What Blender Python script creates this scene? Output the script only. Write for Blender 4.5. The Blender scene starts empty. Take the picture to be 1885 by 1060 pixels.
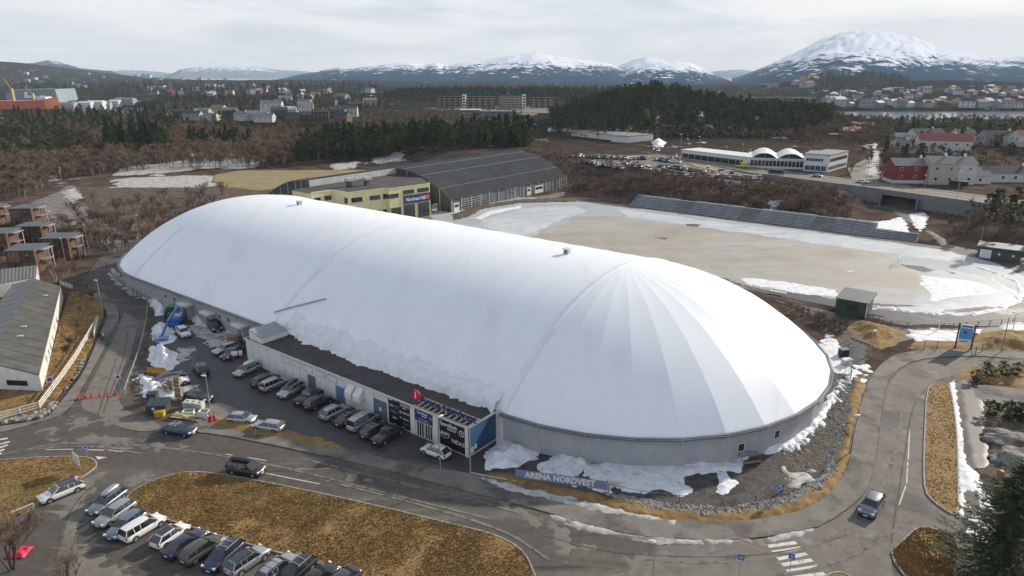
import bpy, bmesh, math, random
import numpy as np
from mathutils import Vector, Matrix, noise as mnoise
from mathutils.geometry import tessellate_polygon
random.seed(7); rng = np.random.RandomState(11)
SC = bpy.context.scene
COL = SC.collection

# ---------------------------------------------------------------- camera, sky, sun, exposure
F, HY, CAMH = 1260.0, 135.0, 48.0
PITCH = math.atan((530 - HY) / F)
cam_data = bpy.data.cameras.new("camera")
cam = bpy.data.objects.new("camera", cam_data); COL.objects.link(cam)
cam.location = (0, 0, CAMH)
cam.rotation_euler = (math.pi / 2 - PITCH, 0, 0)
cam_data.sensor_width = 36.0
cam_data.lens = 36.0 * F / 1885.0
cam_data.clip_start = 0.5
cam_data.clip_end = 60000
SC.camera = cam
SUN_AZ, SUN_EL = 38.0, 23.0          # direction towards the sun: degrees from +X, elevation
sun_data = bpy.data.lights.new("sun", 'SUN')
sun_data.energy = 5.0; sun_data.angle = math.radians(0.9); sun_data.color = (1.0, 0.90, 0.76)
sun = bpy.data.objects.new("sun", sun_data); COL.objects.link(sun)
sdir = Vector((math.cos(math.radians(SUN_AZ)) * math.cos(math.radians(SUN_EL)), math.sin(math.radians(SUN_AZ)) * math.cos(math.radians(SUN_EL)), math.sin(math.radians(SUN_EL))))
sun.rotation_euler = sdir.to_track_quat('Z', 'Y').to_euler()
sun.location = (0, 0, 300)
world = bpy.data.worlds.new("World"); SC.world = world; world.use_nodes = True
nt = world.node_tree; nt.nodes.clear()
def wn(t, **k):
    n = nt.nodes.new(t)
    for a, b in k.items(): setattr(n, a, b)
    return n
wo = wn('ShaderNodeOutputWorld'); bg = wn('ShaderNodeBackground'); bg.inputs[1].default_value = 0.1
sky = wn('ShaderNodeTexSky', sky_type='NISHITA'); sky.sun_disc = False
sky.sun_elevation = math.radians(SUN_EL); sky.sun_rotation = math.radians(90 - SUN_AZ)
sky.altitude = 50; sky.air_density = 1.0; sky.dust_density = 1.5
tc = wn('ShaderNodeTexCoord'); sep = wn('ShaderNodeSeparateXYZ')
nt.links.new(tc.outputs['Generated'], sep.inputs[0])
# flatten the cloud sheet towards the horizon: divide by height
mx = wn('ShaderNodeMath', operation='ADD'); mx.inputs[1].default_value = 0.13; nt.links.new(sep.outputs[2], mx.inputs[0])
dx = wn('ShaderNodeMath', operation='DIVIDE'); dy = wn('ShaderNodeMath', operation='DIVIDE')
nt.links.new(sep.outputs[0], dx.inputs[0]); nt.links.new(mx.outputs[0], dx.inputs[1])
nt.links.new(sep.outputs[1], dy.inputs[0]); nt.links.new(mx.outputs[0], dy.inputs[1])
cmb = wn('ShaderNodeCombineXYZ'); nt.links.new(dx.outputs[0], cmb.inputs[0]); nt.links.new(dy.outputs[0], cmb.inputs[1])
cn = wn('ShaderNodeTexNoise'); cn.inputs['Scale'].default_value = 0.75; cn.inputs['Detail'].default_value = 7; cn.inputs['Roughness'].default_value = 0.55; cn.inputs['Distortion'].default_value = 0.6
nt.links.new(cmb.outputs[0], cn.inputs['Vector'])
cr = wn('ShaderNodeValToRGB'); cr.color_ramp.elements[0].position = 0.40; cr.color_ramp.elements[1].position = 0.60
cr.color_ramp.elements[0].color = (4.5, 5.4, 6.8, 1); cr.color_ramp.elements[1].color = (8.5, 8.5, 8.7, 1)
nt.links.new(cn.outputs[0], cr.inputs[0])
# warm pale band near the horizon
hr = wn('ShaderNodeValToRGB'); hr.color_ramp.elements[0].position = 0.0; hr.color_ramp.elements[1].position = 0.16
hr.color_ramp.elements[0].color = (1, 1, 1, 1); hr.color_ramp.elements[1].color = (0, 0, 0, 1)
nt.links.new(sep.outputs[2], hr.inputs[0])
hm = wn('ShaderNodeMixRGB'); hm.inputs[2].default_value = (8.2, 7.9, 7.7, 1)
hf = wn('ShaderNodeMath', operation='MULTIPLY'); hf.inputs[1].default_value = 0.75; nt.links.new(hr.outputs[0], hf.inputs[0])
nt.links.new(hf.outputs[0], hm.inputs[0]); nt.links.new(cr.outputs[0], hm.inputs[1])
sm = wn('ShaderNodeMixRGB'); smr = wn('ShaderNodeMapRange'); smr.inputs[1].default_value = 0.12; smr.inputs[2].default_value = 0.9; smr.inputs[3].default_value = 0.92; smr.inputs[4].default_value = 0.36
nt.links.new(sep.outputs[2], smr.inputs[0]); nt.links.new(smr.outputs[0], sm.inputs[0])
nt.links.new(sky.outputs[0], sm.inputs[1]); nt.links.new(hm.outputs[0], sm.inputs[2])
nt.links.new(sm.outputs[0], bg.inputs[0]); nt.links.new(bg.outputs[0], wo.inputs[0])
SC.view_settings.view_transform = 'Standard'; SC.view_settings.look = 'None'
SC.view_settings.gamma = 1; SC.view_settings.exposure = 0.26
try: SC.view_settings.use_curve_mapping = False
except Exception: pass
SC.cycles.volume_max_steps = 64
SC.cycles.volume_bounces = 0
SC.cycles.max_bounces = 5; SC.cycles.transparent_max_bounces = 6

# ---------------------------------------------------------------- frames and helpers
C1 = np.array([18.5, 108.5]); DU = np.array([-.7914, .6113]); NV = np.array([-.6113, -.7914])
ROT = math.atan2(DU[1], DU[0])
def W(u, v, z=0.0):
    q = C1 + DU * u + NV * v
    return (float(q[0]), float(q[1]), z)
def to_uv(x, y):
    ax = x - C1[0]; ay = y - C1[1]
    return ax * DU[0] + ay * DU[1], ax * NV[0] + ay * NV[1]
def ray(px, py):
    x = (px - 942.5) / F; y = (530 - py) / F
    return np.array([x, math.cos(PITCH) + y * math.sin(PITCH), -math.sin(PITCH) + y * math.cos(PITCH)])
def G(px, py, z=0.0):
    r = ray(px, py); t = (z - CAMH) / r[2]
    return (float(r[0] * t), float(r[1] * t), z)
def GX(px, dist):                       # ground point straight below the sight line at a distance
    return (px - 942.5) / F * dist, dist
def sstep(t):
    t = np.clip(t, 0, 1); return t * t * (3 - 2 * t)
_perm = rng.rand(256, 256)
def vnoise(x, y):
    xi = np.floor(x).astype(int); yi = np.floor(y).astype(int)
    fx = x - xi; fy = y - yi; fx = fx * fx * (3 - 2 * fx); fy = fy * fy * (3 - 2 * fy)
    a = _perm[xi & 255, yi & 255]; b = _perm[(xi + 1) & 255, yi & 255]; c = _perm[xi & 255, (yi + 1) & 255]; d = _perm[(xi + 1) & 255, (yi + 1) & 255]
    return (a * (1 - fx) + b * fx) * (1 - fy) + (c * (1 - fx) + d * fx) * fy
def fbm(x, y, o=4):
    x = np.asarray(x, float); y = np.asarray(y, float)
    s = 0; a = 0.5; n = 0
    for i in range(o):
        s = s + a * vnoise(x * 2 ** i + 17.3 * i, y * 2 ** i + 5.1 * i); n += a; a *= .5
    return s / n
WALL_U = [-260, -80, -36, 2, 54, 104, 196, 300, 500]
WALL_V = [-150, -176, -187, -199.5, -213, -246, -284, -330, -420]
def wallv(u): return np.interp(u, WALL_U, WALL_V)
def bump(x, y, cx, cy, rx, ry, h, p=1.0):
    r = ((x - cx) / rx) ** 2 + ((y - cy) / ry) ** 2
    return h * np.exp(-r ** p)
def Hgt(x, y):
    x = np.asarray(x, float); y = np.asarray(y, float)
    u, v = to_uv(x, y); d = np.hypot(x, y); wv = wallv(u)
    plate = 4.9 * sstep((wv - 1.0 - v) / 3.0) * sstep((330 - u) / 120)
    front = 4.7 * sstep((u - 66) / 26) * sstep((-172 - v) / 26) * sstep((330 - u) / 120)
    mound = 4.9 * sstep((u + 4) / 14) * sstep((104 - u) / 26) * sstep((-141.5 - v) / 14) * sstep((v - wv - 3) / 7 + .3 * sstep((u - 55) / 20) * 5)
    rs = 4.2 * sstep((-31 - u) / 10) * sstep((-133 - v) / 16) * sstep((v - wv - 2) / 5 + 1 * sstep((-60 - u) / 15))
    h = np.maximum(np.maximum(plate, front), np.maximum(mound, rs))
    h = h + np.maximum(bump(x, y, 122, 630, 80, 112, 25, 1.1), bump(x, y, 200, 605, 84, 96, 12.5, 1.6))
    h = h + bump(x, y, -150, 1450, 330, 230, 9) + bump(x, y, 120, 1500, 300, 200, 7)
    h = h + bump(x, y, -2650, 3600, 520, 900, 104, 1.0)
    h = h + bump(x, y, -1100, 3400, 900, 500, 22) + bump(x, y, 1080, 2300, 230, 170, 40, 1.3) + bump(x, y, 1350, 2050, 500, 160, 20)
    h = h + bump(x, y, -70, 420, 160, 50, 2.5) + (fbm(x / 60, y / 60, 4) - .5) * 5 * sstep((d - 340) / 200) + (fbm(x / 400, y / 400, 3) - .5) * 16 * sstep((d - 900) / 900)
    px = 942.5 + x / np.maximum(y, 1) * F
    h = h - 11 * sstep((y - 560) / 300) * sstep((px - 1490) / 60) * sstep((1600 - y) / 300)
    lo = sstep((px - 1470) / 40) * sstep((y - 880) / 40) * sstep((1190 - y) / 50)
    lo = np.maximum(lo, sstep((px - 1340) / 40) * sstep((1500 - px) / 40) * sstep((y - 1400) / 60) * sstep((1950 - y) / 100))
    lo = np.maximum(lo, sstep((330 - px) / 60) * sstep((y - 850) / 60) * sstep((1330 - y) / 60))
    lo = np.maximum(lo, sstep((y - 5200) / 300) * 0.9)
    lo = np.maximum(lo, sstep((px - 1330) / 90) * sstep((y - 2350) / 150))
    return h * (1 - lo) - 20 * lo
def gz(x, y): return float(Hgt(x, y))
def GT(px, py):                          # sight line down to the terrain
    r = ray(px, py)
    ts = np.geomspace(30, 9000, 900)
    z = CAMH + r[2] * ts; g = Hgt(r[0] * ts, r[1] * ts)
    k = np.argmax(z < g)
    if k == 0: k = 899
    t0, t1 = ts[k - 1], ts[k]
    for _ in range(12):
        tm = (t0 + t1) / 2
        if CAMH + r[2] * tm < gz(r[0] * tm, r[1] * tm): t1 = tm
        else: t0 = tm
    return (float(r[0] * t1), float(r[1] * t1), gz(r[0] * t1, r[1] * t1))

# ---------------------------------------------------------------- materials
MATS = {}
def nodes(name):
    m = bpy.data.materials.new(name); m.use_nodes = True
    t = m.node_tree; b = t.nodes['Principled BSDF']
    MATS[name] = m
    return m, t, b
def plain(name, c, rough=.6, metal=0.0, spec=.5, coat=0, vary=.06, vs=3.0, bumpy=0.0):
    m, t, b = nodes(name)
    b.inputs['Roughness'].default_value = rough; b.inputs['Metallic'].default_value = metal
    b.inputs['Specular IOR Level'].default_value = spec; b.inputs['Coat Weight'].default_value = coat
    if vary > 0:
        tcn = t.nodes.new('ShaderNodeTexCoord'); n = t.nodes.new('ShaderNodeTexNoise'); n.inputs['Scale'].default_value = vs; n.inputs['Detail'].default_value = 5
        r = t.nodes.new('ShaderNodeValToRGB')
        r.color_ramp.elements[0].position = .3; r.color_ramp.elements[1].position = .7
        r.color_ramp.elements[0].color = tuple(max(0, k * (1 - vary * 2)) for k in c) + (1,); r.color_ramp.elements[1].color = tuple(min(1, k * (1 + vary)) for k in c) + (1,)
        t.links.new(tcn.outputs['Object'], n.inputs['Vector']); t.links.new(n.outputs[0], r.inputs[0]); t.links.new(r.outputs[0], b.inputs['Base Color'])
        if bumpy:
            bp = t.nodes.new('ShaderNodeBump'); bp.inputs['Distance'].default_value = bumpy; bp.inputs['Strength'].default_value = .8
            t.links.new(n.outputs[0], bp.inputs['Height']); t.links.new(bp.outputs[0], b.inputs['Normal'])
    else: b.inputs['Base Color'].default_value = tuple(c) + (1,)
    return m
def layered(name, layers, rough=.9, bump_d=0.0, bump_s=1.0, stretch=None, spec=.3):
    """world-space ground material. layers: [(color_lo, color_hi, scale), (color_lo, color_hi, scale, mask_scale, lo, hi, stretchxy?), ...]"""
    m, t, b = nodes(name); L = t.links.new
    g = t.nodes.new('ShaderNodeNewGeometry'); b.inputs['Roughness'].default_value = rough; b.inputs['Specular IOR Level'].default_value = spec
    def tex(scale, detail=6, st=None, dist=0.0):
        n = t.nodes.new('ShaderNodeTexNoise'); n.inputs['Scale'].default_value = scale; n.inputs['Detail'].default_value = detail; n.inputs['Distortion'].default_value = dist; n.inputs['Roughness'].default_value = .62
        if st:
            mp = t.nodes.new('ShaderNodeMapping'); mp.inputs['Rotation'].default_value = (0, 0, -st[0]); mp.inputs['Scale'].default_value = (st[1], st[2], 1); mp.inputs['Location'].default_value = (st[0] * 31, scale * 17, 0)
            mp.vector_type = 'TEXTURE' if False else 'POINT'
            L(g.outputs['Position'], mp.inputs[0]); L(mp.outputs[0], n.inputs['Vector'])
        else: L(g.outputs['Position'], n.inputs['Vector'])
        return n
    cur = None; last = None
    for k, ly in enumerate(layers):
        n = tex(ly[2]); r = t.nodes.new('ShaderNodeValToRGB')
        r.color_ramp.elements[0].position = .34; r.color_ramp.elements[1].position = .66
        r.color_ramp.elements[0].color = tuple(ly[0]) + (1,); r.color_ramp.elements[1].color = tuple(ly[1]) + (1,)
        L(n.outputs[0], r.inputs[0]); last = last or n
        if cur is None: cur = r.outputs[0]
        else:
            mk = tex(ly[3], 8, ly[6] if len(ly) > 6 else None, .4)
            mr = t.nodes.new('ShaderNodeMapRange'); mr.inputs[1].default_value = ly[4]; mr.inputs[2].default_value = ly[5]
            L(mk.outputs[0], mr.inputs[0])
            mm = t.nodes.new('ShaderNodeMixRGB'); L(mr.outputs[0], mm.inputs[0]); L(cur, mm.inputs[1]); L(r.outputs[0], mm.inputs[2]); cur = mm.outputs[0]
    L(cur, b.inputs['Base Color'])
    if bump_d:
        n = tex(bump_s, 6); bp = t.nodes.new('ShaderNodeBump'); bp.inputs['Distance'].default_value = bump_d; bp.inputs['Strength'].default_value = 1
        L(n.outputs[0], bp.inputs['Height']); L(bp.outputs[0], b.inputs['Normal'])
    return m
AX = ROT
M_ground = layered('winter_ground', [((.085, .06, .035), (.16, .12, .065), .25), ((.05, .038, .026), (.1, .075, .045), 1.5, .05, .45, .6), ((.45, .46, .5), (.6, .62, .66), 1, .045, .60, .64)], bump_d=.3, bump_s=.8)
M_asphalt = layered('asphalt', [((.070, .060, .051), (.100, .088, .077), .9), ((.105, .094, .08), (.15, .135, .115), .7, .11, .50, .60, (AX, .35, 1.4)), ((.16, .145, .125), (.22, .2, .175), 1.2, .16, .62, .66, (AX + .15, .3, 1.6)), ((.04, .036, .033), (.055, .05, .046), .5, .2, .60, .66, (AX - .1, .15, 1.5))], rough=.85, bump_d=.015, bump_s=6)
M_asphalt_r = layered('worn_asphalt', [((.13, .118, .10), (.175, .16, .14), .7), ((.08, .075, .068), (.11, .1, .09), .8, .14, .5, .62), ((.2, .185, .16), (.25, .235, .2), 1.2, .2, .6, .68)], rough=.85, bump_d=.012, bump_s=6)
M_wet = layered('wet_asphalt', [((.045, .042, .04), (.062, .058, .055), .5), ((.08, .076, .07), (.1, .095, .09), .8, .3, .58, .66), ((.16, .17, .18), (.26, .28, .3), .9, .22, .68, .72)], rough=.5, bump_d=.01, bump_s=5)
M_sand = layered('gritty_concrete', [((.14, .128, .108), (.195, .18, .155), .6), ((.11, .1, .085), (.14, .128, .11), .8, .35, .56, .64)], bump_d=.01, bump_s=5)
M_walk = layered('pavement_concrete', [((.15, .138, .118), (.21, .195, .17), .5), ((.075, .068, .06), (.12, .11, .095), .9, .22, .48, .62)], bump_d=.01, bump_s=4)
M_lawn = layered('dry_grass', [((.21, .125, .046), (.30, .19, .072), 1.1), ((.14, .08, .034), (.19, .115, .05), 2.0, .30, .52, .66), ((.26, .19, .085), (.36, .28, .13), 2.2, .5, .62, .68), ((.10, .095, .03), (.16, .14, .045), 1.5, .09, .56, .68)], bump_d=.12, bump_s=3.5)
M_dirt = layered('brown_dirt', [((.07, .05, .036), (.12, .09, .062), .7), ((.045, .034, .026), (.07, .052, .038), 1.5, .4, .5, .6), ((.2, .13, .05), (.27, .18, .075), 1.5, .3, .60, .66)], bump_d=.15, bump_s=2)
M_gravel = layered('dark_gravel', [((.05, .046, .044), (.115, .108, .10), 2.5), ((.035, .03, .028), (.06, .055, .05), 1.5, .3, .5, .6), ((.17, .16, .15), (.25, .24, .22), 4, 1.4, .66, .7)], bump_d=.12, bump_s=3)
M_snow = layered('snow', [((.60, .62, .66), (.80, .81, .82), .8), ((.34, .33, .31), (.5, .49, .46), 1.5, .6, .54, .70), ((.12, .11, .09), (.2, .18, .15), 1.5, 1.8, .68, .74)], rough=.7, bump_d=.12, bump_s=1.6)
M_dsnow = layered('dirty_snow', [((.34, .33, .31), (.52, .51, .49), .9), ((.15, .14, .12), (.24, .22, .19), 1.5, .5, .50, .62)], rough=.8, bump_d=.08, bump_s=2)
M_ice = layered('field_ice', [((.34, .36, .37), (.46, .48, .49), .06), ((.30, .33, .34), (.37, .40, .41), .1, .025, .5, .6, (AX, .35, 1.3)), ((.62, .63, .62), (.74, .74, .72), .3, .05, .60, .68, (AX, .3, 1.6)), ((.30, .27, .20), (.4, .36, .27), .3, .04, .57, .68, (AX, .4, 1.2))], rough=.45, bump_d=.03, bump_s=.8)
M_icesand = layered('sandy_ice', [((.29, .262, .205), (.37, .338, .275), .09), ((.31, .31, .29), (.40, .40, .385), .2, .045, .46, .60, (AX, .35, 1.3)), ((.28, .22, .12), (.36, .29, .17), .4, .16, .64, .7, (AX, .3, 1.5)), ((.55, .53, .47), (.66, .64, .6), .3, .25, .66, .7, (AX, .4, 1.3))], rough=.6, bump_d=.03, bump_s=.8)
M_track = layered('wet_track', [((.055, .05, .05), (.09, .082, .08), .4), ((.25, .26, .27), (.4, .41, .42), .4, .07, .62, .68)], rough=.5)
M_yellowgrass = layered('yellow_field', [((.21, .165, .08), (.29, .235, .12), .15), ((.42, .42, .4), (.55, .55, .54), .3, .03, .58, .66), ((.14, .10, .05), (.2, .15, .07), .4, .06, .60, .7)])
M_rock = layered('grey_rock', [((.14, .13, .12), (.3, .28, .26), .6), ((.07, .055, .04), (.13, .1, .06), 1.5, .5, .52, .6)], bump_d=.25, bump_s=1.2)
M_stone = plain('stone', (.24, .23, .215), .9, vary=.3, vs=1.5)
M_kerb = plain('kerb_granite', (.33, .31, .28), .85, vary=.15, vs=2)
M_paint = layered('road_paint', [((.50, .48, .43), (.66, .64, .58), 2), ((.14, .13, .115), (.2, .18, .16), 1, 1.3, .57, .64)])

# ---------------------------------------------------------------- mesh building
class MB:
    def __init__(s): s.v = []; s.f = []; s.m = []; s.sm = []
    def add(s, vs, fs, mi=0, smooth=False):
        o = len(s.v); s.v.extend([tuple(map(float, q)) for q in vs])
        for f in fs: s.f.append(tuple(i + o for i in f)); s.m.append(mi); s.sm.append(smooth)
        return s
    def box(s, x0, x1, y0, y1, z0, z1, mi=0):
        vs = [(x0, y0, z0), (x1, y0, z0), (x1, y1, z0), (x0, y1, z0), (x0, y0, z1), (x1, y0, z1), (x1, y1, z1), (x0, y1, z1)]
        return s.add(vs, [(0, 3, 2, 1), (4, 5, 6, 7), (0, 1, 5, 4), (1, 2, 6, 5), (2, 3, 7, 6), (3, 0, 4, 7)], mi)
    def cbox(s, c, sz, mi=0, mat=None):
        x, y, z = sz[0] / 2, sz[1] / 2, sz[2] / 2
        vs = [Vector(q) for q in [(-x, -y, -z), (x, -y, -z), (x, y, -z), (-x, y, -z), (-x, -y, z), (x, -y, z), (x, y, z), (-x, y, z)]]
        if mat is not None: vs = [mat @ q for q in vs]
        vs = [q + Vector(c) for q in vs]
        return s.add(vs, [(0, 3, 2, 1), (4, 5, 6, 7), (0, 1, 5, 4), (1, 2, 6, 5), (2, 3, 7, 6), (3, 0, 4, 7)], mi)
    def prism(s, poly, z0, z1, mi=0, top=None):
        n = len(poly); a = sum(poly[i][0] * poly[(i + 1) % n][1] - poly[(i + 1) % n][0] * poly[i][1] for i in range(n))
        if a < 0: poly = poly[::-1]
        vs = [(p[0], p[1], z0) for p in poly] + [(p[0], p[1], z1) for p in poly]
        fs = [(i, (i + 1) % n, n + (i + 1) % n, n + i) for i in range(n)]
        s.add(vs, fs, mi)
        tri = tessellate_polygon([[Vector((p[0], p[1], 0)) for p in poly]])
        o = [(p[0], p[1], z1) for p in poly]
        fs = []
        for t in tri:
            a, b, c = [Vector((poly[i][0], poly[i][1], 0)) for i in t]
            fs.append(t if (b - a).cross(c - a).z > 0 else t[::-1])
        s.add(o, fs, mi if top is None else top)
        return s
    def tube(s, a, b, r0, r1=None, n=6, mi=0, cap=True, smooth=True):
        a = Vector(a); b = Vector(b); r1 = r0 if r1 is None else r1
        d = b - a
        if d.length < 1e-6: return s
        q = d.to_track_quat('Z', 'Y')
        vs = []
        for p, r in ((a, r0), (b, r1)):
            for i in range(n):
                t = 2 * math.pi * i / n; vs.append(p + q @ Vector((math.cos(t) * r, math.sin(t) * r, 0)))
        s.add(vs, [(i, (i + 1) % n, n + (i + 1) % n, n + i) for i in range(n)], mi, smooth)
        if cap: s.add(vs[n:], [tuple(range(n))], mi); s.add(vs[:n], [tuple(range(n))[::-1]], mi)
        return s
    def beam(s, a, b, w, h, mi=0):
        a = Vector(a); b = Vector(b); d = b - a; L = d.length
        if L < 1e-6: return s
        x = d.normalized(); z = Vector((0, 0, 1))
        if abs(x.z) > .95: z = Vector((0, 1, 0))
        y = z.cross(x).normalized(); z = x.cross(y)
        vs = []
        for p in (a, b):
            for sy, sz in ((-1, -1), (1, -1), (1, 1), (-1, 1)): vs.append(p + y * sy * w / 2 + z * sz * h / 2)
        return s.add(vs, [(0, 3, 2, 1), (4, 5, 6, 7), (0, 1, 5, 4), (1, 2, 6, 5), (2, 3, 7, 6), (3, 0, 4, 7)], mi)
    def disc(s, c, nrm, r, n=20, mi=0, ry=None):
        q = Vector(nrm).to_track_quat('Z', 'Y'); ry = ry or r
        return s.add([Vector(c) + q @ Vector((math.cos(2 * math.pi * i / n) * r, math.sin(2 * math.pi * i / n) * ry, 0)) for i in range(n)], [tuple(range(n))], mi)
    def text(s, txt, size, org, xd, up, mi=0, depth=0.0, sx=1.0, bold=0.0, align='CENTER'):
        cu = bpy.data.curves.new('t', 'FONT'); cu.body = txt; cu.size = size; cu.extrude = depth; cu.offset = bold
        cu.align_x = align; cu.align_y = 'CENTER'; cu.resolution_u = 2
        ob = bpy.data.objects.new('t', cu); COL.objects.link(ob)
        dg = bpy.context.evaluated_depsgraph_get(); dg.update()
        me = bpy.data.meshes.new_from_object(ob.evaluated_get(dg))
        X = Vector(xd).normalized(); Y = Vector(up).normalized(); Z = X.cross(Y); o = Vector(org)
        s.add([o + X * p.co.x * sx + Y * p.co.y + Z * p.co.z for p in me.vertices], [tuple(p.vertices) for p in me.polygons], mi)
        bpy.data.objects.remove(ob); bpy.data.curves.remove(cu); bpy.data.meshes.remove(me)
        return s
    def mesh(s, name, mats):
        me = bpy.data.meshes.new(name)
        me.from_pydata(s.v, [], s.f)
        for m in (mats if isinstance(mats, (list, tuple)) else [mats]): me.materials.append(m)
        me.polygons.foreach_set('material_index', s.m); me.polygons.foreach_set('use_smooth', s.sm)
        me.update(); return me
    def build(s, name, mats, parent=None, loc=None, rz=None):
        return link(name, s.mesh(name, mats), parent, loc, rz)
def link(name, me, parent=None, loc=None, rz=None):
    o = bpy.data.objects.new(name, me); COL.objects.link(o)
    if parent is not None: o.parent = parent
    if loc is not None: o.location = loc
    if rz is not None: o.rotation_euler = (0, 0, rz)
    return o
def tag(o, label, cat=None, group=None, kind=None):
    if label: o['label'] = label
    if cat: o['category'] = cat
    if group: o['group'] = group
    if kind: o['kind'] = kind
    return o
def thing(name, label, cat, loc=(0, 0, 0), rz=0.0, group=None):
    o = bpy.data.objects.new(name, None); COL.objects.link(o); o.empty_display_size = .3
    o.location = loc; o.rotation_euler = (0, 0, rz); return tag(o, label, cat, group)
def uvthing(name, label, cat, group=None): return thing(name, label, cat, (C1[0], C1[1], 0), ROT, group)
def copy_tree(o, parent=None):
    c = o.copy(); COL.objects.link(c)
    if parent is not None: c.parent = parent
    for ch in KIDS.get(o.name, []):
        g = copy_tree(ch, c); KIDS.setdefault(c.name, []).append(g)
    return c
KIDS = {}
def kids_of(root):
    for o in list(bpy.data.objects):
        if o.parent is not None: 
            l = KIDS.setdefault(o.parent.name, [])
            if o not in l: l.append(o)
def struct(o): o['kind'] = 'structure'; return o
def poly_px(pts, z=0.0): return [G(p[0], p[1], z)[:2] for p in pts]
def smooth_poly(p, it=2, closed=True):
    for _ in range(it):
        q = []; n = len(p)
        rg = range(n) if closed else range(n - 1)
        if not closed: q.append(p[0])
        for i in rg:
            a = p[i]; b = p[(i + 1) % n]
            q.append((a[0] * .75 + b[0] * .25, a[1] * .75 + b[1] * .25)); q.append((a[0] * .25 + b[0] * .75, a[1] * .25 + b[1] * .75))
        if not closed: q.append(p[-1])
        p = q
    return p
def sheet(name, poly, z0, z1, mat):
    b = MB(); b.prism(poly, z0, z1); return struct(b.build(name, mat))
def inpoly(x, y, poly):
    c = np.zeros(x.shape, bool); n = len(poly)
    for i in range(n):
        x0, y0 = poly[i]; x1, y1 = poly[(i + 1) % n]
        if y0 == y1: continue
        k = ((y0 > y) != (y1 > y)) & (x < (x1 - x0) * (y - y0) / (y1 - y0) + x0); c ^= k
    return c
def pdist(x, y, poly):
    d = np.full(x.shape, 1e9); n = len(poly)
    for i in range(n):
        x0, y0 = poly[i]; x1, y1 = poly[(i + 1) % n]; ex, ey = x1 - x0, y1 - y0; L = ex * ex + ey * ey + 1e-9
        t = np.clip(((x - x0) * ex + (y - y0) * ey) / L, 0, 1); d = np.minimum(d, np.hypot(x - x0 - t * ex, y - y0 - t * ey))
    return d
def patch(name, poly, mat, h=.05, z0=.03, cell=.35, rag=.8, ns=1.2, edge=1.2, rough=.3, terrain=False, kind='structure', seed=0, thresh=0.0):
    """irregular low relief (snow, grit, mud) laid on the ground inside a polygon, ragged edge, real height"""
    xs = [p[0] for p in poly]; ys = [p[1] for p in poly]
    nx = int((max(xs) - min(xs) + 2) / cell) + 2; ny = int((max(ys) - min(ys) + 2) / cell) + 2
    X, Y = np.meshgrid(min(xs) - 1 + np.arange(nx) * cell, min(ys) - 1 + np.arange(ny) * cell, indexing='ij')
    ins = inpoly(X, Y, poly); d = pdist(X, Y, poly); sd = np.where(ins, d, -d)
    sd = sd + (fbm(X / ns + seed * 3.7, Y / ns + seed, 4) - .5) * 2 * rag * 1.6 - thresh
    k = sstep(sd / edge)
    Z = z0 + h * k * (1 + (fbm(X / (ns * .7) + 9 + seed, Y / (ns * .7), 4) - .5) * 2 * rough)
    if terrain: Z = Z + Hgt(X, Y)
    ok = sd > 0
    cellok = ok[:-1, :-1] | ok[1:, :-1] | ok[:-1, 1:] | ok[1:, 1:]
    full = ok[:-1, :-1] & ok[1:, :-1] & ok[:-1, 1:] & ok[1:, 1:]
    # pull the outside corners of border cells down to the ground
    Z = np.where(ok, Z, (z0 - .05) + (Hgt(X, Y) if terrain else 0))
    idx = -np.ones(X.shape, int); use = np.zeros(X.shape, bool)
    use[:-1, :-1] |= cellok; use[1:, :-1] |= cellok; use[:-1, 1:] |= cellok; use[1:, 1:] |= cellok
    idx[use] = np.arange(use.sum())
    jit = (rng.rand(*X.shape) - .5) * cell * .5; jit2 = (rng.rand(*X.shape) - .5) * cell * .5
    vs = np.stack([(X + jit)[use], (Y + jit2)[use], Z[use]], 1)
    ii, jj = np.nonzero(cellok)
    fs = np.stack([idx[ii, jj], idx[ii + 1, jj], idx[ii + 1, jj + 1], idx[ii, jj + 1]], 1)
    me = bpy.data.meshes.new(name); me.from_pydata(vs.tolist(), [], fs.tolist()); me.materials.append(mat)
    me.polygons.foreach_set('use_smooth', [True] * len(fs)); me.update()
    o = link(name, me); o['kind'] = kind; return o
def patch_px(name, pts, mat, **k): return patch(name, poly_px(pts), mat, **k)
def ppatch(name, label, cat, pts, mat, **k):
    o = patch_px(name, pts, mat, **k); del o['kind']; return tag(o, label, cat)
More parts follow.
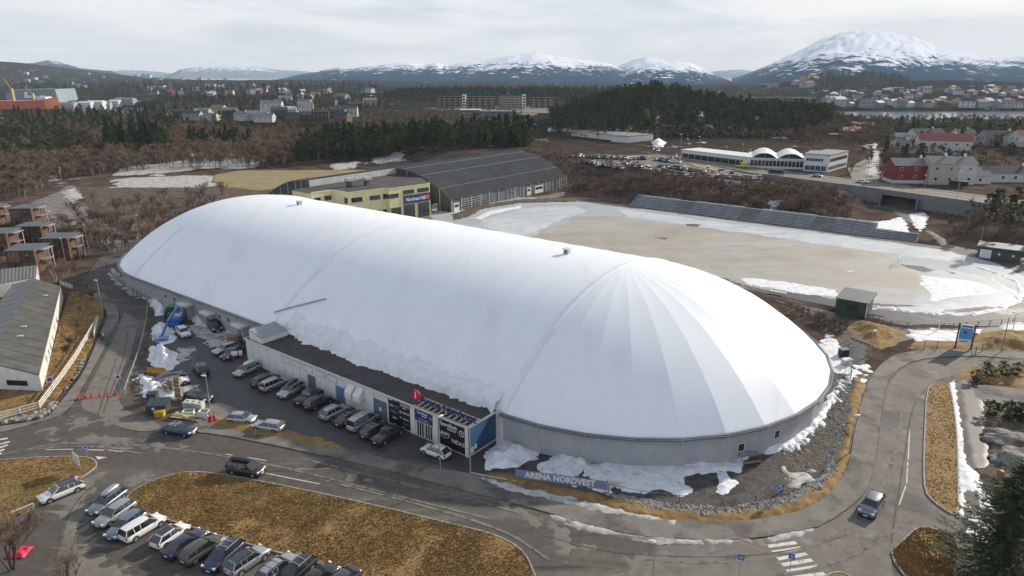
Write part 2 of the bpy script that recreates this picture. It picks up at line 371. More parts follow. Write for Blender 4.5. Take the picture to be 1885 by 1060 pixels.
# ---------------------------------------------------------------- terrain, water, hills, mountains
angs = np.linspace(-180, 2065, 460); rows = np.concatenate([np.linspace(26, 330, 150), np.geomspace(332, 6500, 230)])
AA, RR = np.meshgrid((angs - 942.5) / F, rows, indexing='ij')
TX = AA * RR; TY = RR; TZ = Hgt(TX, TY) - .04
nI, nJ = TX.shape
idx = np.arange(nI * nJ).reshape(nI, nJ)
fs = np.stack([idx[:-1, :-1], idx[1:, :-1], idx[1:, 1:], idx[:-1, 1:]], -1).reshape(-1, 4)
me = bpy.data.meshes.new('ground'); me.from_pydata(np.stack([TX, TY, TZ], -1).reshape(-1, 3).tolist(), [], fs.tolist())
me.polygons.foreach_set('use_smooth', [True] * len(fs)); me.update()
def ground_material():
    m, t, b = nodes('terrain_cover'); L = t.links.new; b.inputs['Roughness'].default_value = 1; b.inputs['Specular IOR Level'].default_value = 0
    g = t.nodes.new('ShaderNodeNewGeometry'); sp = t.nodes.new('ShaderNodeSeparateXYZ'); L(g.outputs['Position'], sp.inputs[0])
    def nz(sc, det=7):
        n = t.nodes.new('ShaderNodeTexNoise'); n.inputs['Scale'].default_value = sc; n.inputs['Detail'].default_value = det; n.inputs['Roughness'].default_value = .65; L(g.outputs['Position'], n.inputs['Vector']); return n
    def ramp(src, stops):
        r = t.nodes.new('ShaderNodeValToRGB'); e = r.color_ramp.elements
        while len(e) < len(stops): e.new(.5)
        for i, (p, c) in enumerate(stops): e[i].position = p; e[i].color = tuple(c) + (1,)
        L(src, r.inputs[0]); return r.outputs[0]
    near = ramp(nz(.12).outputs[0], [(.35, (.05, .035, .026)), (.5, (.10, .064, .048)), (.62, (.135, .095, .06)), (.72, (.07, .048, .034))])
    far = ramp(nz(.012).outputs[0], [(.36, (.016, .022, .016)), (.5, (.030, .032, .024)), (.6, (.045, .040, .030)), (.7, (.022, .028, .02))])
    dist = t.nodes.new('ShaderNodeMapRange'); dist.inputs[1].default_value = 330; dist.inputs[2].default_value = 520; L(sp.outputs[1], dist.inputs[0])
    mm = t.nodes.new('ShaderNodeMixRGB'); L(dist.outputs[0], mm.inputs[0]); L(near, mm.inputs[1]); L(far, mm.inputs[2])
    sn = t.nodes.new('ShaderNodeMapRange'); sn.inputs[1].default_value = .63; sn.inputs[2].default_value = .66; L(nz(.03).outputs[0], sn.inputs[0])
    m2 = t.nodes.new('ShaderNodeMixRGB'); m2.inputs[2].default_value = (.5, .52, .55, 1); L(sn.outputs[0], m2.inputs[0]); L(mm.outputs[0], m2.inputs[1])
    hs = t.nodes.new('ShaderNodeHueSaturation'); hs.inputs['Value'].default_value = .98; hs.inputs['Saturation'].default_value = .78; L(m2.outputs[0], hs.inputs['Color']); L(hs.outputs[0], b.inputs['Base Color'])
    bp = t.nodes.new('ShaderNodeBump'); bp.inputs['Distance'].default_value = .4; L(nz(.9).outputs[0], bp.inputs['Height']); L(bp.outputs[0], b.inputs['Normal'])
    return m
me.materials.append(ground_material())
struct(link('ground', me))
M_water = plain('sea_water', (.22, .26, .3), .12, spec=.8, vary=.1, vs=.02)
b = MB(); b.add([(-5000, 700, -12), (5000, 700, -12), (9000, 9500, -12), (-9000, 9500, -12)], [(0, 1, 2, 3)]); struct(b.build('water', M_water))

def mountain_mat(name, snow_lo, snow_hi, rock, snow=(.72, .76, .84), sc=.004):  # rock colour comes with distance haze painted in
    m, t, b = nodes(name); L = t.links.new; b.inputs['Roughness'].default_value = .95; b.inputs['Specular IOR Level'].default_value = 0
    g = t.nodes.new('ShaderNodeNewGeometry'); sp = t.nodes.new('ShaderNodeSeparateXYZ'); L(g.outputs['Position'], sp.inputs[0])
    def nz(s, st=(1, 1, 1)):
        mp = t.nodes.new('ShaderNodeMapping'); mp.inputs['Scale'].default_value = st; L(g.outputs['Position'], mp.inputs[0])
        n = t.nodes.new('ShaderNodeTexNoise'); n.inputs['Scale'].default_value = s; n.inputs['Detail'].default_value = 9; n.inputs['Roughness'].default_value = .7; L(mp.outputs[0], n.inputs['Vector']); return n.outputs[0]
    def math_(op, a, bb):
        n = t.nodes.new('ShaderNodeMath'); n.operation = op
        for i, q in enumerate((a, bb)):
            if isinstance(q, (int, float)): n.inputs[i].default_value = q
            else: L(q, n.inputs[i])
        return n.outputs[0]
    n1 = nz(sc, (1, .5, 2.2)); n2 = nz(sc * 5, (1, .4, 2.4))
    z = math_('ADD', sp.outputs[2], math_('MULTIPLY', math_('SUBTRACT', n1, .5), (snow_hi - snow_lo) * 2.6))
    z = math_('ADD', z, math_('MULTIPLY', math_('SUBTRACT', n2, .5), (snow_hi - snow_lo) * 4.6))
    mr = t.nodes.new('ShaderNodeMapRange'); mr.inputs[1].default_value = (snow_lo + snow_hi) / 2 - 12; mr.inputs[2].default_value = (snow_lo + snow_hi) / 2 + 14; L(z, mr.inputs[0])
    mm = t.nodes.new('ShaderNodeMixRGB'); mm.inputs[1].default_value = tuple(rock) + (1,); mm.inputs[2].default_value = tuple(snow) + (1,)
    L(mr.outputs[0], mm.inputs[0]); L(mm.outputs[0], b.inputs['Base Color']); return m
def mountain(name, crest, dist, depth, mat, amp=.10, foot=-14, step=3.0, nt_=44, seed=0, ridge=1.0):
    pxs = np.arange(crest[0][0], crest[-1][0] + .1, step); cy = np.interp(pxs, [c[0] for c in crest], [c[1] for c in crest]) - (3.5 if dist < 7300 else 0)
    vs = []; n = len(pxs)
    T = np.linspace(0, 1.25, nt_)
    for i, (px, y) in enumerate(zip(pxs, cy)):
        top = CAMH + (HY - y) / F * dist
        ex = min(1, min(i, n - 1 - i) / 6.0)
        for t in T:
            dd = dist - depth + depth * t if t <= 1 else dist + depth * (t - 1) * 1.5
            x, yy = GX(px, dd)
            k = t if t < 1 else 1 - (t - 1) * 2.0
            prof = (max(k, 0) ** ridge)
            q = Vector((x / (dist * .06) + seed * 7, yy / (dist * .06), seed))
            nzv = mnoise.ridged_multi_fractal(q, 1.0, 2.1, 6, 1.0, 2.0, noise_basis='PERLIN_ORIGINAL') - 1.0
            nzf = mnoise.fractal(q * 4, 1.0, 2.0, 4)
            hh = top - foot
            env = math.sin(math.pi * min(max(k, 0), 1) * .86) 
            z = foot + hh * prof + hh * amp * (nzv * .8 * env + nzf * .5 * env * 1) + hh * .012 * nzf * ex
            vs.append((x, yy, z))
    m_ = len(T); idx = np.arange(n * m_).reshape(n, m_)
    fs = np.stack([idx[:-1, :-1], idx[1:, :-1], idx[1:, 1:], idx[:-1, 1:]], -1).reshape(-1, 4)
    me = bpy.data.meshes.new(name); me.from_pydata(vs, [], fs.tolist()); me.materials.append(mat)
    me.polygons.foreach_set('use_smooth', [True] * len(fs)); me.update()
    return struct(link(name, me))
HAZED_ROCK = (.018, .052, .095)  # greenish rock and forest blued here to paint in distance haze
mm1 = mountain_mat('mountain_big', 60, 175, HAZED_ROCK); mm2 = mountain_mat('mountain_mid', 20, 105, HAZED_ROCK)
mm3 = mountain_mat('mountain_ridge', 45, 130, HAZED_ROCK); mmf = mountain_mat('mountain_far', 60, 160, (.2, .25, .3), (.75, .8, .86))
mm6 = mountain_mat('mountain_left', 120, 190, (.022, .052, .09))  # rock blued for painted haze here too
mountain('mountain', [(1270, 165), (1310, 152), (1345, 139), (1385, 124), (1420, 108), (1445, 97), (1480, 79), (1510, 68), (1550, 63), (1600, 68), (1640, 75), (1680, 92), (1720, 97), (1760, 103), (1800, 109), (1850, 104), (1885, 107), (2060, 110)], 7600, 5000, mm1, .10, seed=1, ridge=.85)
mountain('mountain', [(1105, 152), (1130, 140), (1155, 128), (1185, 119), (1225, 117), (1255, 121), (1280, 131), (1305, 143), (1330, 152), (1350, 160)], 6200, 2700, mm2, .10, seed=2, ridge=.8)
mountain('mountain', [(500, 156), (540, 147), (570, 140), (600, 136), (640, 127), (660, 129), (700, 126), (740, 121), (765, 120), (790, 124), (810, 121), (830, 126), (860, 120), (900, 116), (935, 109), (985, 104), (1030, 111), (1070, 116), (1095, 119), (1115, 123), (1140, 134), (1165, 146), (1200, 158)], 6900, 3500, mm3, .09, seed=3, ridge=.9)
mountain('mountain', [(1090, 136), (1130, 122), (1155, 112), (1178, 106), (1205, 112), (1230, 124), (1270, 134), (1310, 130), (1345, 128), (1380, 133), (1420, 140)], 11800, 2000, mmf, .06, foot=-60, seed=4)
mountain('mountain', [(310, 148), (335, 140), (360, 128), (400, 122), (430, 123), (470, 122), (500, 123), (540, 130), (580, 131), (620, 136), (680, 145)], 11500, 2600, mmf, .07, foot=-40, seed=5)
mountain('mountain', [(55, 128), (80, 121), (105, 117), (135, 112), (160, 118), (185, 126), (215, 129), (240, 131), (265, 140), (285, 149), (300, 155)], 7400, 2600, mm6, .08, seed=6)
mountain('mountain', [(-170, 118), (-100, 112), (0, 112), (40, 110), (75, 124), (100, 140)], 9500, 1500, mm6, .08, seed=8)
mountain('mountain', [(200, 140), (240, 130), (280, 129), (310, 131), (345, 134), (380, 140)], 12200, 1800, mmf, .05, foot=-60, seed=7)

# haze: a closed box of thin pale air
mh = bpy.data.materials.new('haze_air'); mh.use_nodes = True; t = mh.node_tree; t.nodes.clear()
ho = t.nodes.new('ShaderNodeOutputMaterial'); hv = t.nodes.new('ShaderNodeVolumePrincipled')
hv.inputs['Density'].default_value = HAZE_D = 0.00005; hv.inputs['Color'].default_value = (.68, .84, 1.0, 1); hv.inputs['Anisotropy'].default_value = 0.0
t.links.new(hv.outputs[0], ho.inputs['Volume'])
b = MB(); b.box(-14000, 14000, -120, 13200, -70, 560)
hz = b.build('haze', mh); hz['kind'] = 'stuff'; tag(hz, 'pale bluish winter haze hanging in front of the snowy mountains', 'haze')
# ---------------------------------------------------------------- the big white arena
M_fabric = layered('roof_membrane', [((.78, .81, .84), (.81, .835, .86), .12), ((.68, .705, .735), (.73, .75, .775), .3, .10, .54, .74, (AX, 1.6, .25)), ((.6, .62, .64), (.66, .68, .7), .5, .35, .67, .78, (AX, 2.2, .2))], rough=.4, spec=.45)
M_fabric2 = plain('roof_membrane_seam', (.74, .765, .80), .4, vary=.03, vs=.25)
M_wallp = plain('wall_sheet_metal', (.36, .37, .39), .5, vary=.06, vs=.6, spec=.4)
M_trim = plain('eave_dark_metal', (.16, .175, .19), .45, metal=.3, vary=.08, vs=1)
M_rail = plain('galvanised_steel', (.42, .44, .46), .4, metal=.5, vary=.05)
M_glass = plain('window_glass', (.02, .025, .03), .08, spec=.9, vary=0)
M_frame = plain('white_frame', (.6, .6, .59), .5, vary=.05)
M_whitep = plain('white_painted', (.68, .68, .66), .5, vary=.06, vs=1)
M_black = plain('black_board', (.012, .013, .016), .4, vary=.1, vs=.8)
M_blue = plain('blue_board', (.015, .045, .12), .4, vary=.1, vs=.5)
M_blue2 = plain('lit_blue_board', (.10, .2, .36), .4, vary=.06, vs=.5)
M_print = plain('white_print', (.72, .73, .74), .5, vary=0)
M_printd = plain('dim_print', (.3, .31, .33), .5, vary=0)
M_red = plain('red_enamel', (.55, .02, .025), .35, vary=.05)
M_navy = plain('navy_letters', (.02, .025, .16), .4, vary=0)
M_timber = plain('pale_timber', (.62, .54, .34), .7, vary=.12, vs=4)
M_timber2 = plain('weathered_timber', (.3, .2, .11), .8, vary=.2, vs=4)
M_bitumen = plain('bitumen_roof', (.055, .048, .044), .85, vary=.18, vs=.5)
M_greydoor = plain('grey_door', (.12, .15, .19), .45, vary=.06)
RAD, EAVE, CREST, LEN = 32.6, 4.6, 18.0, 105.4
RC = (RAD ** 2 + (CREST - EAVE) ** 2) / (2 * (CREST - EAVE))
def prof(r):                            # roof height at a distance from the ridge line
    r = min(abs(r), RAD + 2); return CREST - RC + math.sqrt(RC * RC - r * r)
NG = 17
arena = uvthing('arena_hall', 'huge white domed sports arena with long vaulted membrane roof and grey walls', 'sports arena')
ND = 14
def panel_strip(f, nu, nvv, lift=0.0):
    """grid of points f(a, b) -> thin sheet"""
    P = [[f(i / nu, j / nvv) for j in range(nvv + 1)] for i in range(nu + 1)]
    vs = [q for r in P for q in r]; k = nvv + 1
    fs = [(i * k + j, (i + 1) * k + j, (i + 1) * k + j + 1, i * k + j + 1) for i in range(nu) for j in range(nvv)]
    return vs, fs
NBAY = 20
def barrel_panel(i):
    u0 = LEN * i / NBAY; u1 = LEN * (i + 1) / NBAY
    rg = random.Random(i)
    w = [rg.uniform(-.015, .015) for _ in range(8)]
    def f(a, bb):
        u = u0 + (u1 - u0) * a; v = -RAD + 2 * RAD * bb
        sag = .045 * math.sin(math.pi * a) + .02 * math.sin(a * 6 + bb * 23 + i) * math.sin(math.pi * a)
        return (u, v, prof(v) - sag)
    return panel_strip(f, 4, 40)
for i in range(NBAY):
    vs, fs = barrel_panel(i); b = MB(); b.add(vs, fs, 0, True)
    b.build('roof_panel', M_fabric, arena)
def gore(c_u, base_ang, k, sgn):
    t0 = math.pi * k / NG; t1 = math.pi * (k + 1) / NG
    def pt(t, r):
        # end of the hall: half circle about (c_u, 0), from +v round to -v
        return (c_u - sgn * r * math.sin(t), r * math.cos(t))
    b = MB(); vs = []; nr = 14; na = 4
    for i in range(nr + 1):
        r = RAD * max(i / nr, .012)
        for j in range(na + 1):
            a = j / na; p0 = pt(t0, r); p1 = pt(t1, r)
            x = p0[0] * (1 - a) + p1[0] * a; y = p0[1] * (1 - a) + p1[1] * a; pm = pt(t0 + (t1 - t0) * a, r); k_ = .5 * min(1, (nr - i) / 3.0); x += (pm[0] - x) * k_; y += (pm[1] - y) * k_
            z = prof(r) - .03 * math.sin(math.pi * a) * min(1, i / 5)
            vs.append((x, y, z))
    k2 = na + 1
    fs = [(i * k2 + j, (i + 1) * k2 + j, (i + 1) * k2 + j + 1, i * k2 + j + 1) for i in range(nr) for j in range(na)]
    if sgn < 0: fs = [f[::-1] for f in fs]
    b.add(vs, fs, 0, True); b.build('roof_gore', M_fabric, arena)
for k in range(NG): gore(0.0, 0, k, 1)
for k in range(NG): gore(LEN, 0, k, -1)
for i, u in enumerate((0.0, LEN / 2, LEN)):             # raised ridged seams across the vault
    b = MB(); vs = []
    for j in range(61):
        v = -RAD + 2 * RAD * j / 60
        for du, dz in ((-.55, .0), (-.28, .16), (.28, .16), (.55, .0)): vs.append((u + du, v, prof(v) + dz))
    b.add(vs, [(j * 4 + q, (j + 1) * 4 + q, (j + 1) * 4 + q + 1, j * 4 + q + 1) for j in range(60) for q in range(3)], 0, True)
    b.build('roof_seam', M_fabric2, arena)
for i in range(1, NBAY):                                 # welded joints between the membrane panels
    if i == NBAY // 2: continue
    u = LEN * i / NBAY; b = MB(); vs = []
    for j in range(41):
        v = -RAD + 2 * RAD * j / 40; vs += [(u - .09, v, prof(v) + .0), (u, v, prof(v) + .035), (u + .09, v, prof(v) + .0)]
    b.add(vs, [(j * 3 + q, (j + 1) * 3 + q, (j + 1) * 3 + q + 1, j * 3 + q + 1) for j in range(40) for q in (0, 1)], 0, False); b.build('weld_joint', M_fabric2, arena)
# outline of the wall, front side and round both ends
def outline(rad):
    pts = []
    for k in range(NG + 1):
        t = math.pi * k / NG; pts.append((-rad * math.sin(t), rad * math.cos(t)))
    for i in range(NBAY + 1): pts.append((LEN * i / NBAY, -rad))
    for k in range(1, NG + 1):
        t = math.pi - math.pi * k / NG; pts.append((LEN + rad * math.sin(t), rad * math.cos(t)))
    for i in range(NBAY - 1, 0, -1): pts.append((LEN * i / NBAY, rad))
    return pts
ow = outline(RAD - .25); oi = outline(RAD - .6)
n = len(ow)
for i in range(n):
    j = (i + 1) % n
    b = MB(); b.prism([ow[i], ow[j], oi[j], oi[i]], 0, EAVE - .02); b.build('wall_panel', M_wallp, arena)
oo = outline(RAD + .35); om = outline(RAD + .28); oin = outline(RAD - .05)
for i in range(n):                                       # gutter under the eave and the snow rail in front of it
    j = (i + 1) % n
    if oo[i][1] > 30 and 2 < max(oo[i][0], oo[j][0]) < 53 and min(oo[i][0], oo[j][0]) > -2: continue
    b = MB(); b.prism([oo[i], oo[j], oin[j], oin[i]], EAVE - .45, EAVE - .02); b.build('gutter', M_trim, arena)
    b = MB()
    for h in (.12, .32, .52): b.beam((om[i][0], om[i][1], EAVE - .6 + h), (om[j][0], om[j][1], EAVE - .6 + h), .07, .07)
    ox = ((oo[i][0] - oin[i][0]) * .35, (oo[i][1] - oin[i][1]) * .35)
    b.beam((oo[i][0] + ox[0], oo[i][1] + ox[1], EAVE + .12), (oo[j][0] + ox[0], oo[j][1] + ox[1], EAVE + .12), .06, .09)
    b.beam((oo[i][0] + ox[0], oo[i][1] + ox[1], EAVE - .12), (oo[j][0] + ox[0], oo[j][1] + ox[1], EAVE - .12), .05, .05)
    b.beam((oo[i][0] + ox[0], oo[i][1] + ox[1], EAVE - .9), (oo[i][0] + ox[0], oo[i][1] + ox[1], EAVE + .15), .1, .1)
    b.build('snow_rail', M_rail, arena)
def wall_window(u, v, z, w, h, fr=.09):
    b = MB(); b.box(u - w / 2 - fr, u + w / 2 + fr, v - .05, v + .05, z - h / 2 - fr, z + h / 2 + fr); f = b.build('window', M_frame, arena)
    b = MB(); b.box(u - w / 2, u + w / 2, v + .052, v + .06, z - h / 2, z + h / 2); b.build('pane', M_glass, f)
VF = RAD - .25
for u in (91.8, 88.1, 84.6, 70.6, 67.4, 64.3): wall_window(u, VF, 2.6, .7, .75)
for u in (82.0, 73.3, 62.0):                              # three door porches with a snow-capped canopy
    b = MB(); b.box(u - 1.15, u + 1.15, VF, VF + 1.1, 0, 2.9); pr = b.build('porch', M_wallp, arena)
    b = MB(); b.box(u - .55, u + .55, VF + 1.1, VF + 1.15, 0, 2.2); b.build('door', M_greydoor, pr)
    b = MB(); b.box(u - 1.6, u + 1.6, VF + .02, VF + 1.9, 2.9, 3.35); cp = b.build('canopy', M_whitep, pr)
def end_pt(t, r): return (-r * math.sin(t), r * math.cos(t))
for kk, fz in ((5.46, 1.9), (6.5, 2.3)):                  # two small windows low on the curved end wall
    k = int(kk); a = kk - k
    p0 = end_pt(math.pi * k / NG, VF); p1 = end_pt(math.pi * (k + 1) / NG, VF)
    c = (p0[0] * (1 - a) + p1[0] * a, p0[1] * (1 - a) + p1[1] * a); ang = math.atan2(p1[1] - p0[1], p1[0] - p0[0])
    m = Matrix.Rotation(ang, 3, 'Z')
    b = MB(); b.cbox((c[0], c[1], fz), (1.1, .12, 1.25), 0, m); f = b.build('window', M_frame, arena)
    b = MB(); b.cbox((c[0], c[1], fz), (.85, .16, 1.0), 0, m); b.build('pane', M_glass, f)
for uu, vv in ((-RAD, 0),): pass
# roof vents on the ridge
for u, lab in ((11.5, 'small grey steel vent hood on the dome ridge above the ice field'), (88.0, 'small steel vent hood on the far part of the dome ridge')):
    t = uvthing('roof_vent', lab, 'roof vent', 'vent hoods on the arena ridge'); t.location = W(u, -.3, prof(0)); 
    b = MB(); b.box(-.45, .45, -.45, .45, 0, .85); b.build('housing', M_rail, t)
    b = MB(); b.box(-.65, .65, -.6, .6, .85, 1.0); b.build('cap', M_whitep, t)
    b = MB(); b.box(-.25, .25, .45, .47, .25, .6); b.build('grille', M_black, t)
# sloping snow-stop bar on the roof above the annex
b = MB()
pts = [(54.2, 30.7), (51, 29.3), (47.8, 27.9), (44.6, 26.4)]
for a, c in zip(pts[:-1], pts[1:]): b.beam((a[0], a[1], prof(a[1]) + .25), (c[0], c[1], prof(c[1]) + .25), .12, .3)
for a in pts: b.beam((a[0], a[1], prof(a[1]) - .05), (a[0], a[1], prof(a[1]) + .3), .1, .1)
b.build('snow_stop', M_rail, arena)

# ---------------------------------------------------------------- annex with the entrance
AV = 38.2; AH = 4.35
annex = uvthing('entrance_annex', 'long low flat-roofed annex with grey-white front and black sponsor boards beside the dome', 'annex building')
b = MB(); b.box(1.0, 52.0, VF + .05, AV - .01, 0, AH - .12); b.build('wall', M_whitep, annex)
b = MB(); b.box(.9, 52.1, VF - .5, AV + .12, AH - .12, AH); b.build('roof', M_bitumen, annex)
b = MB(); b.beam((.9, AV + .14, AH + .02), (52.1, AV + .14, AH + .02), .12, .28); b.beam((52.12, VF, AH + .02), (52.12, AV + .1, AH + .02), .12, .28); b.beam((.88, VF, AH + .05), (.88, AV + .1, AH + .05), .12, .3); b.build('parapet', M_frame, annex)
for u in np.arange(17, 52, 2.2):
    b = MB(); b.box(u, u + .04, AV - .01, AV + .012, .1, AH - .3); b.build('wall_joint', M_rail, annex)
for u in (40.6, 37.6, 34.6, 31.6, 28.6):                  # shuttered panels, dark outline
    b = MB(); b.box(u - 1.1, u + 1.1, AV, AV + .02, 2.9, 3.9, 0); b.box(u - 1.04, u + 1.04, AV + .02, AV + .03, 2.96, 3.84, 1); b.build('shutter', [M_greydoor, M_whitep], annex)
for u0, u1, h, m_ in ((32.9, 34.9, 2.5, M_greydoor), (25.9, 27.9, 2.6, plain('blue_grey_door', (.10, .19, .33), .45)), (16.5, 19.3, 3.1, M_greydoor)):
    b = MB(); b.box(u0, u1, AV, AV + .04, .05, h); d_ = b.build('door', m_, annex)
    if h > 3: b = MB(); b.box(17.7, 18.1, AV + .045, AV + .05, 1.4, 2.0); b.build('door_sign', M_print, d_)
for u in (24.0, 22.1):                                    # two white duct hoods
    b = MB(); b.add([(u - .7, AV, 2.3), (u + .7, AV, 2.3), (u + .7, AV, 3.8), (u - .7, AV, 3.8), (u - .7, AV + 1.0, 1.9), (u + .7, AV + 1.0, 1.9), (u + .7, AV + 1.0, 2.8), (u - .7, AV + 1.0, 2.8)],
        [(4, 5, 6, 7)[::-1], (3, 2, 6, 7), (0, 4, 7, 3), (1, 2, 6, 5), (0, 1, 5, 4)]); b.build('duct_hood', M_whitep, annex)
# front boards.  reading direction = -u
XD = (-1, 0, 0); UP = (0, 0, 1); PZ = AV + .075
b = MB(); b.box(11.6, 16.1, AV, AV + .06, .25, AH + .18); bd = b.build('sponsor_board', M_black, annex)
b = MB()
def T(s, size, u, z, mi=0, sx=1.0, bold=.012): b.text(s, size, (u, PZ, z), XD, UP, mi, 0, sx, bold)
T('THON', .62, 12.8, 3.75); T('HOTELS', .22, 12.8, 3.35); T('NO', .5, 15.4, 3.1)
b.add([(14.8, PZ, 3.3), (13.9, PZ, 3.3), (13.9, PZ, 3.22), (14.8, PZ, 3.22)], [(0, 1, 2, 3)], 1); b.add([(14.8, PZ, 3.0), (14.1, PZ, 3.0), (14.1, PZ, 2.92), (14.8, PZ, 2.92)], [(0, 1, 2, 3)], 1)
b.add([(15.9, PZ, 4.1), (15.2, PZ, 4.1), (15.2, PZ, 3.92), (15.9, PZ, 3.92)], [(0, 1, 2, 3)]); b.add([(15.0, PZ, 4.08), (14.2, PZ, 4.08), (14.2, PZ, 3.98), (15.0, PZ, 3.98)], [(0, 1, 2, 3)], 1)
for k in range(26):                                       # oval emblem outline
    a0 = 2 * math.pi * k / 26; a1 = a0 + .2; b.add([(15.0 - .75 * math.cos(q) * s_, PZ, 2.25 + .32 * math.sin(q) * s_) for q, s_ in ((a0, 1), (a1, 1), (a1, .9), (a0, .9))], [(0, 1, 2, 3)], 1)
T('Møring', .3, 15.0, 2.25, 1); T('sbe', .55, 14.9, 1.35); T('TEKKON', .38, 12.6, 2.65); T('Nexans', .36, 12.6, 1.75); T('L E I N A', .3, 12.6, 1.0, 1)
b.add([(13.75, PZ, 2.85), (13.55, PZ, 2.85), (13.55, PZ, 2.45), (13.75, PZ, 2.45)], [(0, 1, 2, 3)]); b.add([(13.75, PZ, 1.95), (13.45, PZ, 1.78), (13.75, PZ, 1.6)], [(0, 1, 2)])
b.build('lettering', [M_print, M_printd], bd)
for u0, u1 in ((10.75, 11.6), (6.35, 7.25), (1.0, 1.5)):
    b = MB(); b.box(u0, u1, AV, AV + .16, .05, AH + .05); b.build('pillar', M_whitep, annex)
b = MB(); b.box(7.25, 10.75, AV, AV + .06, 2.45, AH + .15); bd = b.build('blue_board', M_blue, annex)
M_skyp = plain('sky_blue_print', (.25, .42, .7), .5, vary=0)
for a_ in (('SpareBank', .5, 9.3, 3.75, 0, .95), ('NORDVEST', .2, 8.95, 3.35), ('INNGANG', .42, 9.1, 2.75, 1)): b = MB(); T(*a_); b.build('lettering', [M_print, M_skyp], bd)
b = MB(); b.disc((7.75, PZ, 3.42), (0, 1, 0), .3, 22, 0); b.text('1', .45, (7.75, PZ + .01, 3.42), XD, UP, 1, 0, 1, .02); b.build('emblem', [M_red, M_print], bd)
for u0 in (9.05, 7.45):                                   # glazed doors
    b = MB(); b.box(u0, u0 + 1.35, AV, AV + .05, .08, 2.42); g_ = b.build('glass_door', M_glass, annex)
    b = MB()
    for q in (u0, u0 + .45, u0 + .9, u0 + 1.35): b.box(q - .05, q + .05, AV + .05, AV + .1, .08, 2.42)
    for q in (.1, 2.37): b.box(u0, u0 + 1.35, AV + .05, AV + .1, q - .05, q + .05)
    b.build('door_frame', M_frame, g_)
b = MB(); b.box(1.5, 6.35, AV, AV + .06, .2, AH + .18); bd = b.build('sponsor_board', M_black, annex)
b = MB(); T('SAMARBEIDSPARTNER', .19, 3.9, 4.15, 1); T('SpareBank', .82, 4.45, 3.55, 0, .9, .015); T('NORDVEST', .32, 3.9, 2.98, 0); T('LERØY', .62, 5.25, 2.15); T('NEAS', .85, 2.75, 1.5, 0, 1.15, .005)
for rr, cu_, cz_, rx_, rz_, th in ((0, 2.15, 3.1, .46, .46, .1), (0, 5.25, 2.05, 1.0, .52, .05)):
    for k in range(30):
        a0 = 2 * math.pi * k / 30; a1 = a0 + 2 * math.pi / 30
        if rx_ > .9 and 0.15 < a0 < 2.9: continue
        b.add([(cu_ - (rx_ - s_) * math.cos(q), PZ, cz_ + (rz_ - s_) * math.sin(q)) for q, s_ in ((a0, 0), (a1, 0), (a1, th), (a0, th))], [(0, 1, 2, 3)], 0)
T('1', .6, 2.15, 3.1, 0, 1, .03)
b.build('lettering', [M_print, M_printd], bd)
# blue end wall, its lit corner painted in as a paler blue
b = MB(); b.box(.93, 1.0, VF + .2, AV, .3, AH - .02); ew = b.build('end_cladding', M_blue, annex)
b = MB(); b.add([(.925, AV - .02, AH - .05), (.925, AV - 4.2, AH - .05), (.925, AV - 3.2, 3.2), (.925, AV - 1.6, 1.8), (.925, AV - .02, .9)], [(0, 1, 2, 3, 4)]); b.build('lit_arc', M_blue2, ew)
for z_ in (1.0,): b = MB(); b.box(.88, .925, AV - .9, AV - .3, .5, 1.3); b.box(.88, .925, AV - 1.5, AV - 1.05, .8, 1.5); b.build('utility_box', M_whitep, ew)
b = MB(); b.box(-.1, 1.0, VF - .4, VF + .3, 0, EAVE + .35); b.build('corner_post', M_whitep, annex)
# long white ribbed housing at the far end of the annex roof
t = uvthing('ventilation_housing', 'white ribbed rooftop ventilation housing at the far end of the annex roof', 'ventilation unit'); t.location = W(49.2, 35.3, AH)
b = MB(); b.add([(-1.7, -2.6, 0), (1.9, -2.6, 0), (1.9, 2.6, 0), (-1.7, 2.6, 0), (-1.7, -2.6, .9), (1.9, -2.6, 1.7), (1.9, 2.6, 1.7), (-1.7, 2.6, .9)], [(0, 1, 5, 4), (1, 2, 6, 5), (2, 3, 7, 6), (3, 0, 4, 7)]); b.build('housing', M_whitep, t)
for k in range(13):
    y = -2.6 + 5.2 * k / 13
    b = MB(); b.add([(-1.75, y, .93), (1.92, y, 1.73), (1.92, y + .3, 1.73), (-1.75, y + .3, .93), (-1.75, y, 1.02), (1.92, y, 1.82), (1.92, y + .3, 1.82), (-1.75, y + .3, 1.02)], [(4, 5, 6, 7)[::-1], (4, 5, 6, 7), (0, 1, 5, 4), (2, 3, 7, 6), (1, 2, 6, 5), (3, 0, 4, 7)]); b.build('rib', M_frame, t)
b = MB(); b.box(-1.7, 1.9, -2.58, 2.58, .85, .9); b.build('tray', M_trim, t)
# rooftop letters on a timber rack
t = uvthing('rooftop_sign', 'blue rooftop letters Arena Nordvest with a red number one disc on timber rack', 'rooftop sign'); t.location = W(0, 0, AH)
for u in np.arange(1.0, 11.2, .93):
    b = MB(); b.beam((u, AV - .1, .18), (u, AV - 2.3, .34), .12, .13); b.build('timber_sleeper', M_timber, t)
for v, h in ((AV - .15, .08), (AV - 1.2, .26), (AV - 2.2, .3)):
    b = MB(); b.beam((.9, v, h), (11.1, v, h), .1, .1); b.build('timber_rail', M_timber, t)
for u in np.arange(1.2, 10.6, 1.1):
    b = MB(); b.beam((u, AV - 1.25, .3), (u, AV - .75, 1.3), .04, .04); b.beam((u, AV - 1.3, .3), (u, AV - 1.3, 1.2), .03, .03); b.build('steel_strut', M_rail, t)
b = MB(); LU = 10.3; b.text('Arena Nordvest', 1.6, (LU, AV - .7, 1.0), XD, UP, 0, .05, .95, .025, 'LEFT'); b.build('letters', M_navy, t)
